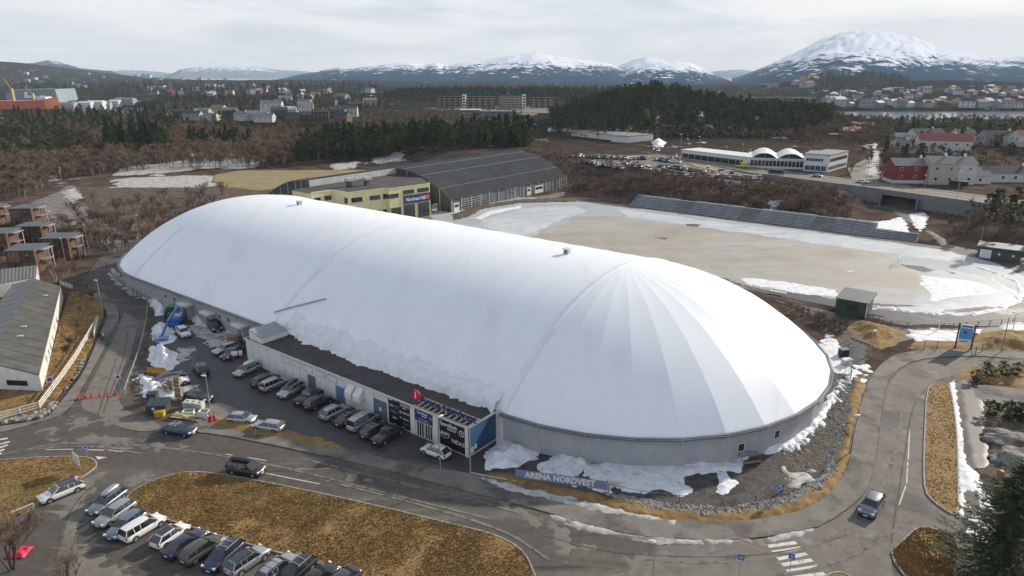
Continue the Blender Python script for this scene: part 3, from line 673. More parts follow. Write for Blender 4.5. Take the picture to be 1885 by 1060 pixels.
b = MB(); b.tube((11.15, AV - .82, 1.3), (11.15, AV - .62, 1.3), .82, n=28, mi=0, smooth=False); dd = b.build('disc', M_red, t)
b = MB(); b.text('1', 1.3, (11.15, AV - .60, 1.3), XD, UP, 0, .01, 1, .05); b.build('numeral', M_print, dd)

# snow that has slid off the vault on to the annex roof
def slide():
    b = MB(); nu = 230; nv_ = 26; vs = []
    for i in range(nu + 1):
        u = 1.0 + 48.5 * i / nu
        e0 = 29.0 + 2.2 * float(fbm(u / 4.0, 3.3)) + .8 * (float(fbm(u * 1.1, 7.0)) - .5); e1 = 33.3 + 1.6 * (float(fbm(u / 3.0, 9.1)) - .5) + 1.3 * (float(fbm(u * 1.3, 2.0)) - .5) - 1.0 * sstep((u - 44) / 5)
        for j in range(nv_ + 1):
            a = j / nv_; v = e0 + (e1 - e0) * a
            base = prof(v) if v < RAD else max(AH, prof(RAD) - (v - RAD) * .9)
            th = (.05 + .30 * a) * min(1, (1 - a) * 5 + .0) * min(1, a * 4) + .55 * max(0, 1 - abs(v - 32.6) / 1.6) * min(1, (1 - a) * 5)
            rgh = (float(fbm(u * 1.3, v * 1.8, 5)) - .5) * .8 * min(1, (1 - a) * 5) * min(1, a * 3)
            vs.append((u, v, base - .04 + max(0, th * (1 + rgh) + rgh * .22)))
    k = nv_ + 1
    b.add(vs, [(i * k + j, (i + 1) * k + j, (i + 1) * k + j + 1, i * k + j + 1)[::-1] for i in range(nu) for j in range(nv_)], 0, True)
    return b
t = slide().build('snow_slide', layered('clean_snow', [((.66, .68, .71), (.80, .81, .82), .8), ((.5, .5, .5), (.6, .6, .59), 1.5, .7, .64, .76)], rough=.7, bump_d=.06, bump_s=2)); t.location = (C1[0], C1[1], 0); t.rotation_euler = (0, 0, ROT)
tag(t, 'rough strip of slid snow lying between the dome roof and the annex roof', 'snow')

# ---------------------------------------------------------------- the second hall behind, with the yellow block
M_sheetroof = plain('grey_sheet_roof', (.165, .158, .148), .8, spec=.2, vary=.08, vs=.15)
M_hallwall = plain('hall_dark_wall', (.065, .068, .07), .6, vary=.1, vs=.3)
M_hallgrey = plain('hall_grey_wall', (.13, .135, .138), .6, vary=.08, vs=.3)
M_poly = plain('translucent_sheet', (.46, .50, .47), .4, vary=.08, vs=.6)
M_yellow = plain('yellow_render', (.68, .64, .37), .8, vary=.06, vs=.5)
M_alu = plain('aluminium_frame', (.5, .51, .52), .4, vary=.04)
hall = uvthing('vaulted_hall', 'grey vaulted sports hall with ribbed sheet metal roof behind the white dome', 'sports hall')
HU, HR, HE, HT = 142.0, 27.0, 4.9, 14.0
RH = (HR ** 2 + (HT - HE) ** 2) / (2 * (HT - HE))
def hp(u): return HT - RH + math.sqrt(max(0, RH * RH - (u - HU) ** 2))
def vault(u0, u1, v0, v1, nu=18):
    vs = []
    for i in range(nu + 1):
        u = u0 + (u1 - u0) * i / nu
        vs += [(u, v0, hp(u)), (u, v1, hp(u)), (u, v0, hp(u) - .35), (u, v1, hp(u) - .35)]
    fs = []
    for i in range(nu):
        o = i * 4; fs += [(o, o + 4, o + 5, o + 1), (o, o + 4, o + 6, o + 2), (o + 1, o + 5, o + 7, o + 3)]
    return vs, fs
nb = 15
for i in range(nb):                                       # roof sheets, rib between each
    v0 = -158 + (158 - 82.5) * i / nb; v1 = -158 + (158 - 82.5) * (i + 1) / nb
    vs, fs = vault(114.6, 169.4, v0, v1); b = MB(); b.add(vs, fs, 0, True); b.build('roof_sheet', M_sheetroof, hall)
for i in range(9):                                        # pale joints running along the vault
    u = 117 + i * 3.1
    if i in (1, 4, 7): b = MB(); b.beam((u, -158, hp(u) + .03), (u, -82.6, hp(u) + .03), .1, .06); b.build('roof_joint', M_alu, hall)
for i in range(6):
    v0 = -82.5 + 40 * i / 6; v1 = v0 + 40 / 6
    vs, fs = vault(143.2, 169.4, v0, v1 - .05, 10); b = MB(); b.add(vs, fs, 0, True); b.build('roof_sheet', M_sheetroof, hall)
b = MB(); b.box(115, 115.3, -158, -82.7, -1, HE); b.box(168.7, 169, -158, -42.7, -1, HE); b.build('side_wall', M_hallgrey, hall)
def gable(u0, u1, v, th, name, mat):
    n_ = 16; vs = []
    for i in range(n_ + 1):
        u = u0 + (u1 - u0) * i / n_; vs += [(u, v, -1), (u, v, hp(u) - .3), (u, v + th, -1), (u, v + th, hp(u) - .3)]
    b = MB(); fs = []
    for i in range(n_): o = i * 4; fs += [(o, o + 4, o + 5, o + 1), (o + 2, o + 3, o + 7, o + 6), (o + 1, o + 5, o + 7, o + 3)]
    b.add(vs, fs); b.build(name, mat, hall)
gable(115.2, 143.0, -83.1, .3, 'gable_wall', M_hallwall); gable(143.2, 168.8, -43.1, .3, 'gable_wall', M_hallwall); gable(115.2, 168.8, -157.7, .3, 'gable_wall', M_hallgrey)
for i in range(15):                                       # eave side: columns and bays
    v = -158 + i * (75 / 14.0)
    b = MB(); b.box(114.8, 115.0, v - .12, v + .12, 0, HE); b.build('column', M_alu, hall)
for v0, v1 in ((-106, -87.8), (-124, -116), (-158, -149)):   # gridded glazing
    b = MB(); b.box(114.85, 114.99, v0, v1, .6, 4.3); g_ = b.build('glazing', M_glass, hall)
    b = MB()
    for z_ in (.6, 1.4, 2.2, 3.0, 3.8, 4.3): b.box(114.78, 114.84, v0, v1, z_ - .06, z_ + .06)
    q = v0
    while q < v1 + .1: b.box(114.79, 114.85, q - .06, q + .06, .6, 4.3); q += 2.0
    b.build('glazing_bars', M_alu, g_)
for v0, v1 in ((-87, -84), (-131, -128.6), (-140, -134)):
    b = MB(); b.box(114.8, 114.99, v0, v1, 0, 3.1); d_ = b.build('door', M_whitep, hall)
    b = MB(); b.box(114.77, 114.79, v0 + .4, v1 - .4, 1.6, 2.6); b.build('pane', M_glass, d_)
for u in (164, 159, 154.5, 150, 146.5): b = MB(); b.box(u - .08, u + .08, -42.8, -42.6, 0, hp(u) - .3); b.build('column', M_alu, hall)
for u in (137, 131, 125.5, 120.5): b = MB(); b.box(u - .08, u + .08, -82.8, -82.6, 0, hp(u) - .3); b.build('column', M_alu, hall)
b = MB(); b.box(142.9, 143.19, -83, -42.8, 8.5, 13.85); b.build('clerestory_wall', M_hallgrey, hall)
for i in range(20):                                       # clerestory sheets
    v0 = -82.6 + i * 39.6 / 20; b = MB(); b.box(142.8, 142.9, v0, v0 + 1.92, 11.6, 13.75); b.build('clerestory_panel', M_poly, hall)
for i in range(7):
    v0 = -82.4 + i * 6.5; b = MB(); b.box(142.74, 142.88, v0 - .1, v0 + .1, 9, 13.8); b.build('column', M_alu, hall)
# yellow block
yb = uvthing('yellow_block', 'pale yellow three-storey club building with dark windows and blue banner behind the dome', 'club building')
YH = 11.5
plan = [(132.6, -36.1), (131.6, -43.6), (123.3, -43.3), (120.3, -57.0), (118.6, -56.6), (116.0, -73.2), (117.2, -74.2), (131, -82.9), (142.7, -82.9), (142.7, -36.1)]
b = MB(); b.prism(plan, 0, YH - .15); b.build('wall', M_yellow, yb)
def grow(pl, k):
    cx = sum(p[0] for p in pl) / len(pl); cy = sum(p[1] for p in pl) / len(pl); return [(p[0] + (k if p[0] > cx else -k), p[1] + (k if p[1] > cy else -k)) for p in pl]
b = MB(); b.prism(grow(plan, .12), YH - .15, YH); b.build('roof', M_bitumen, yb)
b = MB()
for i in range(6):
    a, c = plan[i], plan[i + 1]; b.beam((a[0], a[1], YH + .03), (c[0], c[1], YH + .03), .3, .3)
b.build('parapet', M_yellow, yb)
def on_wall(a, c, t0, t1, z0, z1, name, mat, parent, off=.06, th=.08):
    a = Vector((a[0], a[1], 0)); c = Vector((c[0], c[1], 0)); d_ = c - a; nrm = Vector((d_.y, -d_.x, 0)).normalized()
    cen = Vector((130, -60, 0))
    if (a - cen).dot(nrm) < 0: nrm = -nrm
    p0 = a + d_ * t0; p1 = a + d_ * t1; b = MB()
    q = [p0 + nrm * .01, p1 + nrm * .01, p1 + nrm * (off + th), p0 + nrm * (off + th)]
    b.prism([(k.x, k.y) for k in q], z0, z1); return b.build(name, mat, parent), p0, p1, nrm
def win(a, c, t0, t1, z0, z1, bars=2):
    o, p0, p1, nrm = on_wall(a, c, t0, t1, z0, z1, 'window', M_glass, yb, 0, .05)
    b = MB()
    for k in range(bars + 1):
        p = p0.lerp(p1, k / bars) + nrm * .08; b.beam((p.x, p.y, z0), (p.x, p.y, z1), .07, .07)
    for z_ in (z0, z1): b.beam((p0.x + nrm.x * .08, p0.y + nrm.y * .08, z_), (p1.x + nrm.x * .08, p1.y + nrm.y * .08, z_), .07, .07)
    b.build('frame', M_hallgrey, o)
A, B_, C_, D_, E_, F_ = plan[0], plan[1], plan[2], plan[3], plan[4], plan[5]
win(A, B_, .12, .42, 8.3, 9.7); win(A, B_, .62, .95, 8.5, 9.9)
win(B_, C_, .78, .97, 8.0, 9.8); win(A, B_, .2, .9, 4.6, 6.0, 3); win(B_, C_, .8, .97, 4.0, 5.2)
win(C_, D_, .08, .36, 8.2, 9.7); win(C_, D_, .55, .82, 8.2, 9.6); win(C_, D_, .9, .99, 8.1, 9.7, 1)
win(C_, D_, .08, .36, 3.6, 5.0); win(C_, D_, .55, .82, .6, 4.6, 3); win(C_, D_, .88, .98, .4, 4.6, 1)
win(D_, E_, .1, .9, 8.2, 9.6, 1); win(E_, F_, .0, .22, 8.3, 9.7); win(E_, F_, .03, .26, .5, 5.0, 2)
for t0, t1 in ((.33, .60), (.68, .97)):
    win(E_, F_, t0, t1, .4, 5.4, 3); win(E_, F_, t0, t1, 9.0, 10.4, 3)
o, p0, p1, nrm = on_wall(C_, D_, .07, .37, 5.3, 7.4, 'picture_panel', M_whitep, yb, 0, .04)
b = MB()
for k in range(16):
    t_ = random.random(); p = p0.lerp(p1, .1 + .8 * t_) + nrm * .06; z_ = 5.6 + 1.6 * random.random(); b.disc((p.x, p.y, z_), nrm, .14, 6)
b.build('picture_marks', M_hallgrey, o)
on_wall(B_, C_, .79, .97, 5.2, 7.2, 'picture_panel', M_whitep, yb, 0, .04)
o, p0, p1, nrm = on_wall(E_, F_, .33, .99, 5.7, 8.6, 'blue_banner', M_blue, yb, .1, .1)
b = MB(); dirv = (p1 - p0).normalized(); mid = p0.lerp(p1, .46) + nrm * .23; b.text('Nordvest Hall', 1.75, (mid.x, mid.y, 7.1), dirv, UP, 0, 0, .82, .05); b.build('lettering', M_print, o)
b = MB(); mid = p0.lerp(p1, .90) + nrm * .23; b.disc(mid + Vector((0, 0, 7.2)), nrm, .85, 20, 0); m2 = mid + nrm * .04; b.text('1', 1.3, (m2.x, m2.y, 7.2), dirv, UP, 1, 0, 1, .05); b.build('emblem', [M_red, M_print], o)
for (u, v), lab in (((133, -52), 'grey ventilation unit on the yellow block roof, nearer the low wing'), ((130.5, -57.5), 'grey ventilation unit on the yellow block roof, nearer the sheet metal vault')):
    t = uvthing('roof_unit', lab, 'ventilation unit', 'units on the yellow block roof'); t.location = W(u, v, YH)
    b = MB(); b.box(-.7, .7, -.7, .7, 0, 1.9); b.build('plinth', M_hallwall, t)
    b = MB(); b.box(-1.0, 1.0, -1.6, 1.2, 1.9, 2.8); b.build('cowl', M_rail, t)
# low wing with red, white and grey panels
lw = uvthing('low_wing', 'low flat wing with red and grey wall panels beside the yellow block', 'building wing')
b = MB(); b.box(132.7, 152, -42.6, -35, 0, 8.3); b.build('wall', M_hallgrey, lw)
b = MB(); b.box(132.6, 152.2, -42.6, -34.8, 8.3, 8.55); b.build('roof', M_bitumen, lw)
cols = [M_whitep, M_black, M_whitep, M_red, M_whitep, M_black, M_whitep, M_red, M_black, M_whitep]
for k in range(10): b = MB(); b.box(133 + k * 1.85, 134.7 + k * 1.85, -35, -34.9, 4.2, 8.1); b.build('wall_panel', cols[(k * 7) % 10], lw)
for k in range(4): b = MB(); b.box(132.6, 132.7, -36.2 - k * .0 - 0.0 - 1.6 * 0, -35.1, 4 + k, 4.9 + k); 
# ---------------------------------------------------------------- streets, pavements, lawns, apron, snow
def spx(pts, z=0.0, it=1): return smooth_poly(poly_px(pts, z), it)
sheet('road', poly_px([(-330, 880), (-160, 815), (0, 796), (123, 762), (156, 705), (214, 599), (221, 578), (212, 561), (195, 544), (172, 536), (150, 522), (176, 484), (205, 456), (228, 440), (330, 440), (700, 500), (1150, 620), (1560, 700), (1600, 690), (1650, 652), (1790, 644), (1990, 652), (1990, 690), (1885, 690), (1768, 700), (1815, 1000), (2100, 1150), (2100, 1330), (-420, 1330)]), -.03, .012, M_asphalt)
# worn lighter carriageway of the road on the far side of the end of the hall
sheet('road', spx([(1180, 1005), (1300, 1003), (1400, 993), (1479, 976), (1530, 962), (1583, 922), (1603, 890), (1614, 841), (1620, 790), (1628, 734), (1636, 703), (1662, 676), (1711, 661), (1787, 658), (1885, 666), (1990, 675), (1990, 712), (1885, 698), (1800, 690), (1750, 690), (1718, 705), (1706, 718), (1702, 795), (1700, 902), (1718, 925), (1762, 951), (1770, 985), (1700, 970), (1690, 975), (1637, 1023), (1650, 1090), (1250, 1090)]), .012, .02, M_asphalt_r)
sheet('car_park', spx([(272, 560), (300, 548), (470, 600), (930, 800), (905, 880), (866, 872), (780, 850), (600, 812), (475, 774), (430, 750), (395, 742), (330, 720), (290, 690), (285, 610)]), .012, .022, M_wet)
sheet('road', spx([(176, 688), (166, 707), (149, 741), (150, 748), (160, 757), (185, 764), (200, 777), (231, 789), (267, 795), (284, 791), (301, 786), (265, 766), (233, 757), (219, 740), (217, 728), (228, 700), (244, 640), (255, 590), (247, 584), (229, 574), (225, 584), (214, 616), (199, 643)]), .014, .024, M_sand)
# pavements with kerbs
def pave(pts, z=.13, it=1):
    p = spx(pts, 0, it); o = sheet('pavement', p, -.02, z, M_walk); return o
pave([(-170, 835), (-160, 806), (0, 786), (80, 773), (100, 757), (122, 728), (152, 690), (172, 645), (186, 610), (197, 588), (196, 570), (180, 556), (168, 542), (185, 538), (195, 544), (212, 561), (221, 578), (214, 599), (156, 705), (123, 761), (60, 782), (0, 797)])
pave([(360, 765), (398, 740), (425, 748), (475, 772), (560, 803), (640, 828), (760, 858), (868, 872), (1000, 905), (1102, 931), (1166, 950), (1242, 960), (1318, 962), (1408, 956), (1481, 940), (1522, 915), (1553, 877), (1566, 841), (1572, 798), (1583, 751), (1594, 713), (1604, 693), (1622, 670), (1650, 652), (1700, 644), (1790, 643), (1990, 652), (1990, 664), (1885, 662), (1787, 655), (1711, 658), (1660, 673), (1634, 701), (1627, 732), (1618, 788), (1613, 841), (1601, 890), (1583, 920), (1517, 968), (1479, 976), (1382, 994), (1255, 994), (1173, 987), (1076, 966), (1000, 941), (850, 902), (780, 884), (640, 848), (560, 832), (480, 815), (400, 800), (350, 795), (330, 782)])
def lawn(pts, mat=M_lawn, z=.12, it=1, kerb=True, name='lawn'):
    p = spx(pts, 0, it); o = sheet(name, p, -.02, z, mat)
    if kerb:
        b = MB(); n = len(p); cx = sum(q[0] for q in p) / n; cy = sum(q[1] for q in p) / n
        for i in range(n):
            a, c = p[i], p[(i + 1) % n]; b.beam((a[0], a[1], .04), (c[0], c[1], .04), .16, .26)
        k = b.build('kerb', M_kerb); k.parent = o
    return p
LAWN1 = lawn([(233, 918), (240, 907), (276, 888), (318, 874), (349, 869), (385, 871), (470, 885), (600, 911), (748, 945), (844, 969), (897, 981), (939, 998), (967, 1020), (981, 1050), (995, 1090), (760, 1090), (650, 1057), (576, 1035), (485, 1011), (385, 981), (297, 954), (262, 944), (240, 932)])
LAWN2 = lawn([(-200, 885), (-60, 853), (0, 848), (60, 843), (130, 841), (165, 843), (178, 851), (177, 862), (150, 880), (60, 930), (40, 960), (-120, 1010)])
LAWN3 = lawn([(1706, 718), (1718, 706), (1742, 707), (1750, 718), (1757, 760), (1762, 810), (1764, 900), (1763, 948), (1750, 947), (1718, 925), (1702, 905), (1700, 860), (1702, 795)], it=1)
LAWN4 = lawn([(1637, 1023), (1655, 1003), (1686, 974), (1700, 971), (1750, 982), (1764, 1000), (1758, 1060), (1720, 1095), (1680, 1080)], it=1)
LAWN5 = lawn([(1519, 1062), (1532, 1056), (1548, 1054), (1570, 1064), (1590, 1095), (1520, 1095)])
LAWN6 = lawn([(-200, 690), (55, 705), (85, 690), (120, 560), (132, 532), (185, 552), (193, 575), (184, 600), (168, 640), (120, 715), (76, 765), (0, 785), (-200, 815)], kerb=False, mat=M_lawn)
# right side: path, verge with rocks
patch_px('snow', [(1748, 705), (1756, 700), (1766, 760), (1778, 850), (1800, 875), (1808, 905), (1790, 905), (1778, 900), (1778, 930), (1768, 955), (1764, 900), (1760, 800)], M_snow, h=.15, rag=.3, cell=.22, edge=1.2, seed=3)
patch_px('path', [(1764, 700), (1800, 700), (1812, 760), (1818, 860), (1790, 860), (1780, 800)], M_track, h=.01, z0=.03, rag=.2, cell=.3, edge=.3)
sheet('path', spx([(1786, 706), (1885, 716), (1990, 725), (1990, 770), (1885, 756), (1800, 740)]), .03, .045, M_walk)
patch_px('verge', [(1742, 695), (1790, 672), (1885, 672), (2000, 680), (2000, 722), (1885, 712), (1800, 700)], M_lawn, h=.12, rag=.6, cell=.4)
patch_px('verge', [(1812, 745), (1990, 775), (2080, 1180), (1900, 1180), (1850, 980), (1822, 870)], M_dirt, h=.25, rag=.8, cell=.5, seed=5)
patch_px('snow', [(1800, 890), (1850, 960), (1880, 1010), (1840, 1020), (1790, 990), (1780, 960)], M_snow, h=.15, rag=1.6, cell=.3, thresh=.6, seed=7)
patch_px('snow', [(1450, 668), (1545, 600), (1580, 670), (1606, 665), (1600, 700), (1572, 740), (1566, 700)], M_snow, h=.12, rag=1.4, cell=.35, thresh=1.0, seed=8)
# apron round the end of the hall
patch_px('gravel_apron', [(860, 868), (905, 862), (925, 800), (1200, 700), (1500, 700), (1560, 620), (1592, 640), (1588, 690), (1578, 740), (1566, 800), (1550, 860), (1505, 895), (1440, 925), (1340, 944), (1240, 938), (1120, 908), (1000, 882), (930, 870)], M_gravel, h=.1, z0=.02, rag=.5, cell=.5, edge=1, rough=.8)
patch_px('grass_strip', [(866, 873), (930, 872), (1110, 912), (1160, 918), (1260, 938), (1400, 930), (1470, 915), (1530, 868), (1556, 800), (1562, 740), (1572, 690), (1590, 690), (1594, 712), (1580, 756), (1571, 800), (1564, 842), (1551, 878), (1520, 916), (1480, 940), (1405, 956), (1318, 961), (1242, 958), (1166, 948), (1102, 929), (1000, 902)], M_lawn, h=.22, z0=.02, rag=.5, cell=.3, edge=.7, rough=.9, seed=2)
# snow banks at the foot of the curved wall
patch_px('snow_bank', [(890, 838), (925, 797), (958, 808), (990, 822), (1004, 838), (990, 850), (960, 862), (925, 868), (895, 865)], M_snow, h=.9, rag=.5, cell=.22, edge=3.5, rough=.7, ns=1.6, seed=11)
patch_px('snow_bank', [(1010, 828), (1035, 822), (1075, 838), (1110, 848), (1090, 862), (1075, 880), (1060, 895), (1025, 885), (1010, 862)], M_snow, h=.9, rag=.55, cell=.22, edge=3.2, rough=.7, ns=1.6, seed=12)
patch_px('snow_bank', [(1080, 838), (1200, 848), (1300, 845), (1400, 815), (1400, 835), (1380, 850), (1330, 858), (1300, 870), (1250, 868), (1215, 862), (1160, 866), (1130, 858), (1090, 856)], M_snow, h=.85, rag=.4, cell=.22, edge=2.4, rough=.7, ns=1.6, seed=13)
patch_px('snow_bank', [(1000, 822), (1080, 836), (1200, 847), (1300, 844), (1400, 812), (1420, 822), (1385, 862), (1300, 880), (1240, 905), (1150, 905), (1060, 896), (1010, 866)], M_snow, h=.35, rag=2.6, cell=.25, edge=1.6, rough=.8, ns=4.5, seed=190, thresh=.35)
patch_px('snow_bank', [(1100, 850), (1165, 856), (1178, 880), (1170, 898), (1140, 908), (1118, 900), (1110, 880)], M_snow, h=.5, rag=.5, cell=.22, edge=2.5, ns=1.4, seed=14)
patch_px('snow_bank', [(1200, 858), (1238, 862), (1250, 890), (1275, 890), (1282, 912), (1250, 918), (1222, 908), (1202, 890)], M_snow, h=.5, rag=.55, cell=.22, edge=2.5, ns=1.4, seed=15)
patch_px('snow_bank', [(1300, 862), (1345, 862), (1352, 878), (1380, 882), (1375, 900), (1330, 918), (1305, 908), (1320, 890)], M_snow, h=.3, rag=.5, cell=.22, edge=2, ns=1.3, seed=16)
patch_px('snow_bank', [(1390, 822), (1440, 798), (1480, 775), (1510, 745), (1536, 700), (1545, 690), (1543, 740), (1530, 765), (1500, 800), (1470, 825), (1430, 838), (1400, 840)], M_snow, h=1.1, rag=.4, cell=.22, edge=2.4, rough=.6, ns=1.8, seed=17)
patch_px('dirt_patch', [(1420, 850), (1470, 835), (1530, 790), (1550, 800), (1520, 850), (1470, 880), (1430, 878)], M_dirt, h=.12, z0=.06, rag=.8, cell=.3, seed=18)
patch_px('snow', [(1430, 855), (1500, 860), (1520, 890), (1470, 905), (1420, 890)], M_dsnow, h=.2, z0=.05, rag=1.5, cell=.25, thresh=1.0, seed=19)
for k in range(24):                                       # snow crumbs in rows beside the wall
    t_ = k / 24; x = 1440 + 118 * t_ ** .8; y = 826 - 150 * t_ ** 1.3
    q = [(x + 4, y - 3), (x + 16, y + 3), (x + 14, y + 7), (x, y + 2)]; patch_px('snow', [(a + random.uniform(-6, 6), c + random.uniform(-6, 6)) for a, c in q], M_snow, h=.25, rag=.25, cell=.16, edge=.4, z0=.1, seed=k)
# snow heaps by the car park
patch_px('snow_heap', [(272, 632), (290, 640), (308, 640), (330, 652), (328, 668), (318, 680), (300, 682), (283, 680), (272, 662)], M_snow, h=2.3, rag=.4, cell=.2, edge=3.0, rough=.7, ns=1.5, seed=21)
patch_px('snow_heap', [(282, 598), (298, 592), (316, 600), (325, 618), (318, 632), (298, 634), (280, 626), (276, 612)], M_snow, h=1.3, rag=.4, cell=.22, edge=2.6, rough=.7, ns=1.5, seed=22)
patch_px('snow', [(322, 640), (360, 640), (348, 660), (330, 668)], M_dsnow, h=.2, rag=.9, cell=.3, edge=2, seed=23)
patch_px('snow_heap', [(247, 688), (266, 686), (284, 700), (305, 708), (330, 715), (330, 728), (296, 733), (262, 733), (250, 710)], M_snow, h=.8, rag=.5, cell=.2, edge=2, rough=.8, ns=1.3, seed=24)
patch_px('snow', [(328, 712), (368, 708), (362, 722), (340, 732), (320, 738)], M_dsnow, h=.3, rag=.5, cell=.22, edge=1.2, seed=25)
patch_px('snow_bank', [(240, 523), (262, 532), (284, 545), (300, 552), (314, 570), (300, 580), (287, 582), (285, 572), (262, 546), (246, 538)], M_snow, h=1.8, rag=.6, cell=.3, edge=2.8, rough=.6, ns=1.8, seed=26)
patch_px('snow_bank', [(340, 578), (376, 580), (385, 604), (362, 600), (352, 592)], M_snow, h=1.3, rag=.5, cell=.28, edge=2.6, ns=1.6, seed=27)
patch_px('snow', [(345, 600), (380, 596), (412, 605), (440, 618), (436, 632), (400, 640), (372, 625)], M_dsnow, h=.08, z0=.03, rag=1.4, cell=.3, edge=2, ns=2, seed=28)
patch_px('snow_bank', [(410, 596), (438, 606), (438, 618), (418, 612)], M_snow, h=1.0, rag=.4, cell=.28, edge=2, seed=29)
patch_px('snow', [(205, 490), (222, 505), (245, 528), (270, 545), (262, 552), (235, 538), (212, 520), (200, 505)], M_dsnow, h=.12, rag=.9, cell=.35, edge=1.2, ns=1.5, seed=30)
# gritty shoulder between guardrail and car park, and by the dumpster
patch_px('gravel_shoulder', [(236, 728), (250, 690), (268, 625), (276, 560), (286, 560), (290, 640), (275, 690), (300, 735), (395, 742), (395, 775), (330, 780), (280, 772), (245, 755)], M_dirt, h=.06, z0=.02, rag=.5, cell=.35, edge=.8, seed=31)
patch_px('grass_strip', [(385, 766), (440, 774), (520, 793), (600, 812), (640, 826), (610, 829), (520, 808), (400, 786)], M_lawn, h=.15, z0=.14, rag=.4, cell=.25, edge=.6, seed=32)
# grit left on the streets in streaks
for i, (pts, th) in enumerate([
    ([(80, 816), (150, 802), (250, 808), (340, 822), (328, 829), (255, 820), (170, 817), (100, 818)], .25),
    ([(130, 768), (160, 764), (205, 775), (200, 786), (140, 790), (125, 780)], .9), ([(80, 790), (120, 778), (128, 790), (90, 802)], .5),
    ([(210, 862), (198, 858), (172, 872), (170, 885), (185, 886)], .3), ([(120, 895), (175, 880), (170, 930), (150, 985), (210, 1040), (300, 1085), (100, 1085), (110, 960), (90, 925)], .7),
    ([(240, 870), (285, 868), (270, 882), (235, 898), (228, 915), (222, 900)], .4), ([(640, 872), (690, 880), (685, 892), (650, 884)], .4),
    ([(880, 905), (960, 930), (1030, 965), (1090, 1010), (1040, 1035), (1010, 990), (930, 940)], .8), ([(1110, 1060), (1180, 1022), (1300, 1012), (1440, 1014), (1430, 1060), (1500, 1100), (1100, 1100)], .35),
    ([(1590, 1020), (1680, 960), (1720, 935), (1700, 965), (1620, 1020), (1590, 1030)], .3), ([(1460, 1022), (1545, 1010), (1565, 1035), (1500, 1050), (1450, 1048)], .5)]):
    patch_px('grit', pts, M_sand, h=.004, z0=.026, rag=1.5, cell=.2, edge=.3, ns=1.1, seed=40 + i, thresh=th * .6, rough=0)
for i, pts in enumerate([[(1000, 942), (1076, 962), (1173, 984), (1255, 991), (1382, 991), (1382, 999), (1255, 1002), (1170, 997), (1110, 984), (1040, 965)], [(1408, 988), (1440, 981), (1500, 970), (1500, 978), (1420, 998)], [(870, 876), (940, 893), (1102, 931), (1242, 960), (1242, 966), (1102, 942), (940, 905)]]):
    patch_px('dirty_snow', pts, M_dsnow, h=.1, z0=.14 if i == 2 else .03, rag=.35, cell=.2, edge=.5, ns=1, seed=60 + i)
# zebra crossings, painted lines
def stripe(a, c, w, name='road_marking'):
    p = Vector(G(*a)[:2]); q = Vector(G(*c)[:2]); d_ = (q - p).normalized(); nn = Vector((-d_.y, d_.x)) * w / 2
    b = MB(); b.prism([tuple(p + nn), tuple(q + nn), tuple(q - nn), tuple(p - nn)], .024, .034); return struct(b.build(name, M_paint))
for a, c in (((1414, 1006), (1466, 999)), ((1422, 1017), (1475, 1009)), ((1431, 1029), (1485, 1020)), ((1440, 1040), (1495, 1031)), ((1449, 1052), (1506, 1043)), ((1459, 1064), (1518, 1056))): stripe(a, c, .5)
for a, c in (((-30, 815), (14, 807)), ((-30, 825), (18, 813)), ((-30, 835), (14, 819)), ((-30, 843), (8, 827)), ((-30, 850), (3, 834))): stripe(a, c, .42)
for a, c in (((416, 836), (490, 848)), ((488, 871), (588, 891)), ((85, 828), (135, 827)), ((160, 828), (190, 829)), ((200, 829), (230, 832)), ((1671, 850), (1669, 890)), ((1667, 895), (1655, 930)), ((1674, 790), (1672, 846))): stripe(a, c, .14)
b = MB(); b.prism(poly_px([(176, 840), (198, 842), (180, 846)]), .024, .034); struct(b.build('road_marking', M_paint))
# ground to the upper left: drive, path and yards
sheet('path', spx([(196, 455), (175, 434), (158, 405), (125, 370), (105, 355), (128, 338), (150, 350), (140, 362), (165, 385), (200, 418), (235, 440), (215, 470)]), .0, .05, M_walk)
patch_px('path', [(60, 372), (110, 352), (130, 368), (150, 400), (140, 412), (110, 420), (84, 400)], M_walk, h=.02, z0=.02, rag=.6, cell=.6, edge=1)
patch_px('snow', [(112, 350), (142, 345), (150, 362), (140, 380), (120, 366)], M_dsnow, h=.12, rag=1.2, cell=.5, ns=3, edge=2, seed=71)
patch_px('snow', [(205, 330), (330, 322), (440, 318), (445, 332), (380, 345), (300, 345), (215, 350)], M_dsnow, h=.08, rag=3, cell=.8, ns=6, edge=3, seed=72)
patch_px('snow', [(330, 300), (350, 286), (430, 284), (490, 298), (470, 312), (380, 312), (300, 318), (205, 325), (215, 312)], M_dsnow, h=.1, rag=4, cell=1, ns=9, edge=4, terrain=True, seed=73)
patch_px('snow', [(195, 262), (210, 252), (225, 268), (250, 280), (262, 292), (235, 286)], M_dsnow, h=.1, rag=2, cell=1, ns=8, edge=4, terrain=True, seed=74)
patch_px('snow', [(80, 322), (110, 318), (118, 330), (95, 336)], M_dsnow, h=.1, rag=2, cell=.8, ns=6, edge=3, seed=75)
patch_px('snow', [(680, 298), (740, 292), (745, 300), (700, 306)], M_dsnow, h=.2, rag=2.5, cell=.9, ns=5, edge=3, terrain=True, seed=76)
patch_px('snow', [(610, 306), (660, 302), (655, 312), (615, 314)], M_dsnow, h=.2, rag=2.5, cell=.9, ns=5, edge=3, terrain=True, seed=77)
patch_px('yellow_field', [(400, 322), (520, 304), (600, 304), (690, 304), (710, 312), (480, 352), (420, 346), (395, 334)], M_yellowgrass, h=.05, z0=.4, rag=1.5, cell=1, ns=8, edge=3, seed=78)
patch_px('dirt_patch', [(140, 345), (440, 345), (545, 350), (560, 362), (470, 362), (330, 400), (215, 428), (200, 405), (165, 380)], M_dirt, h=.3, rag=1.5, cell=.8, ns=4, edge=3, seed=79)
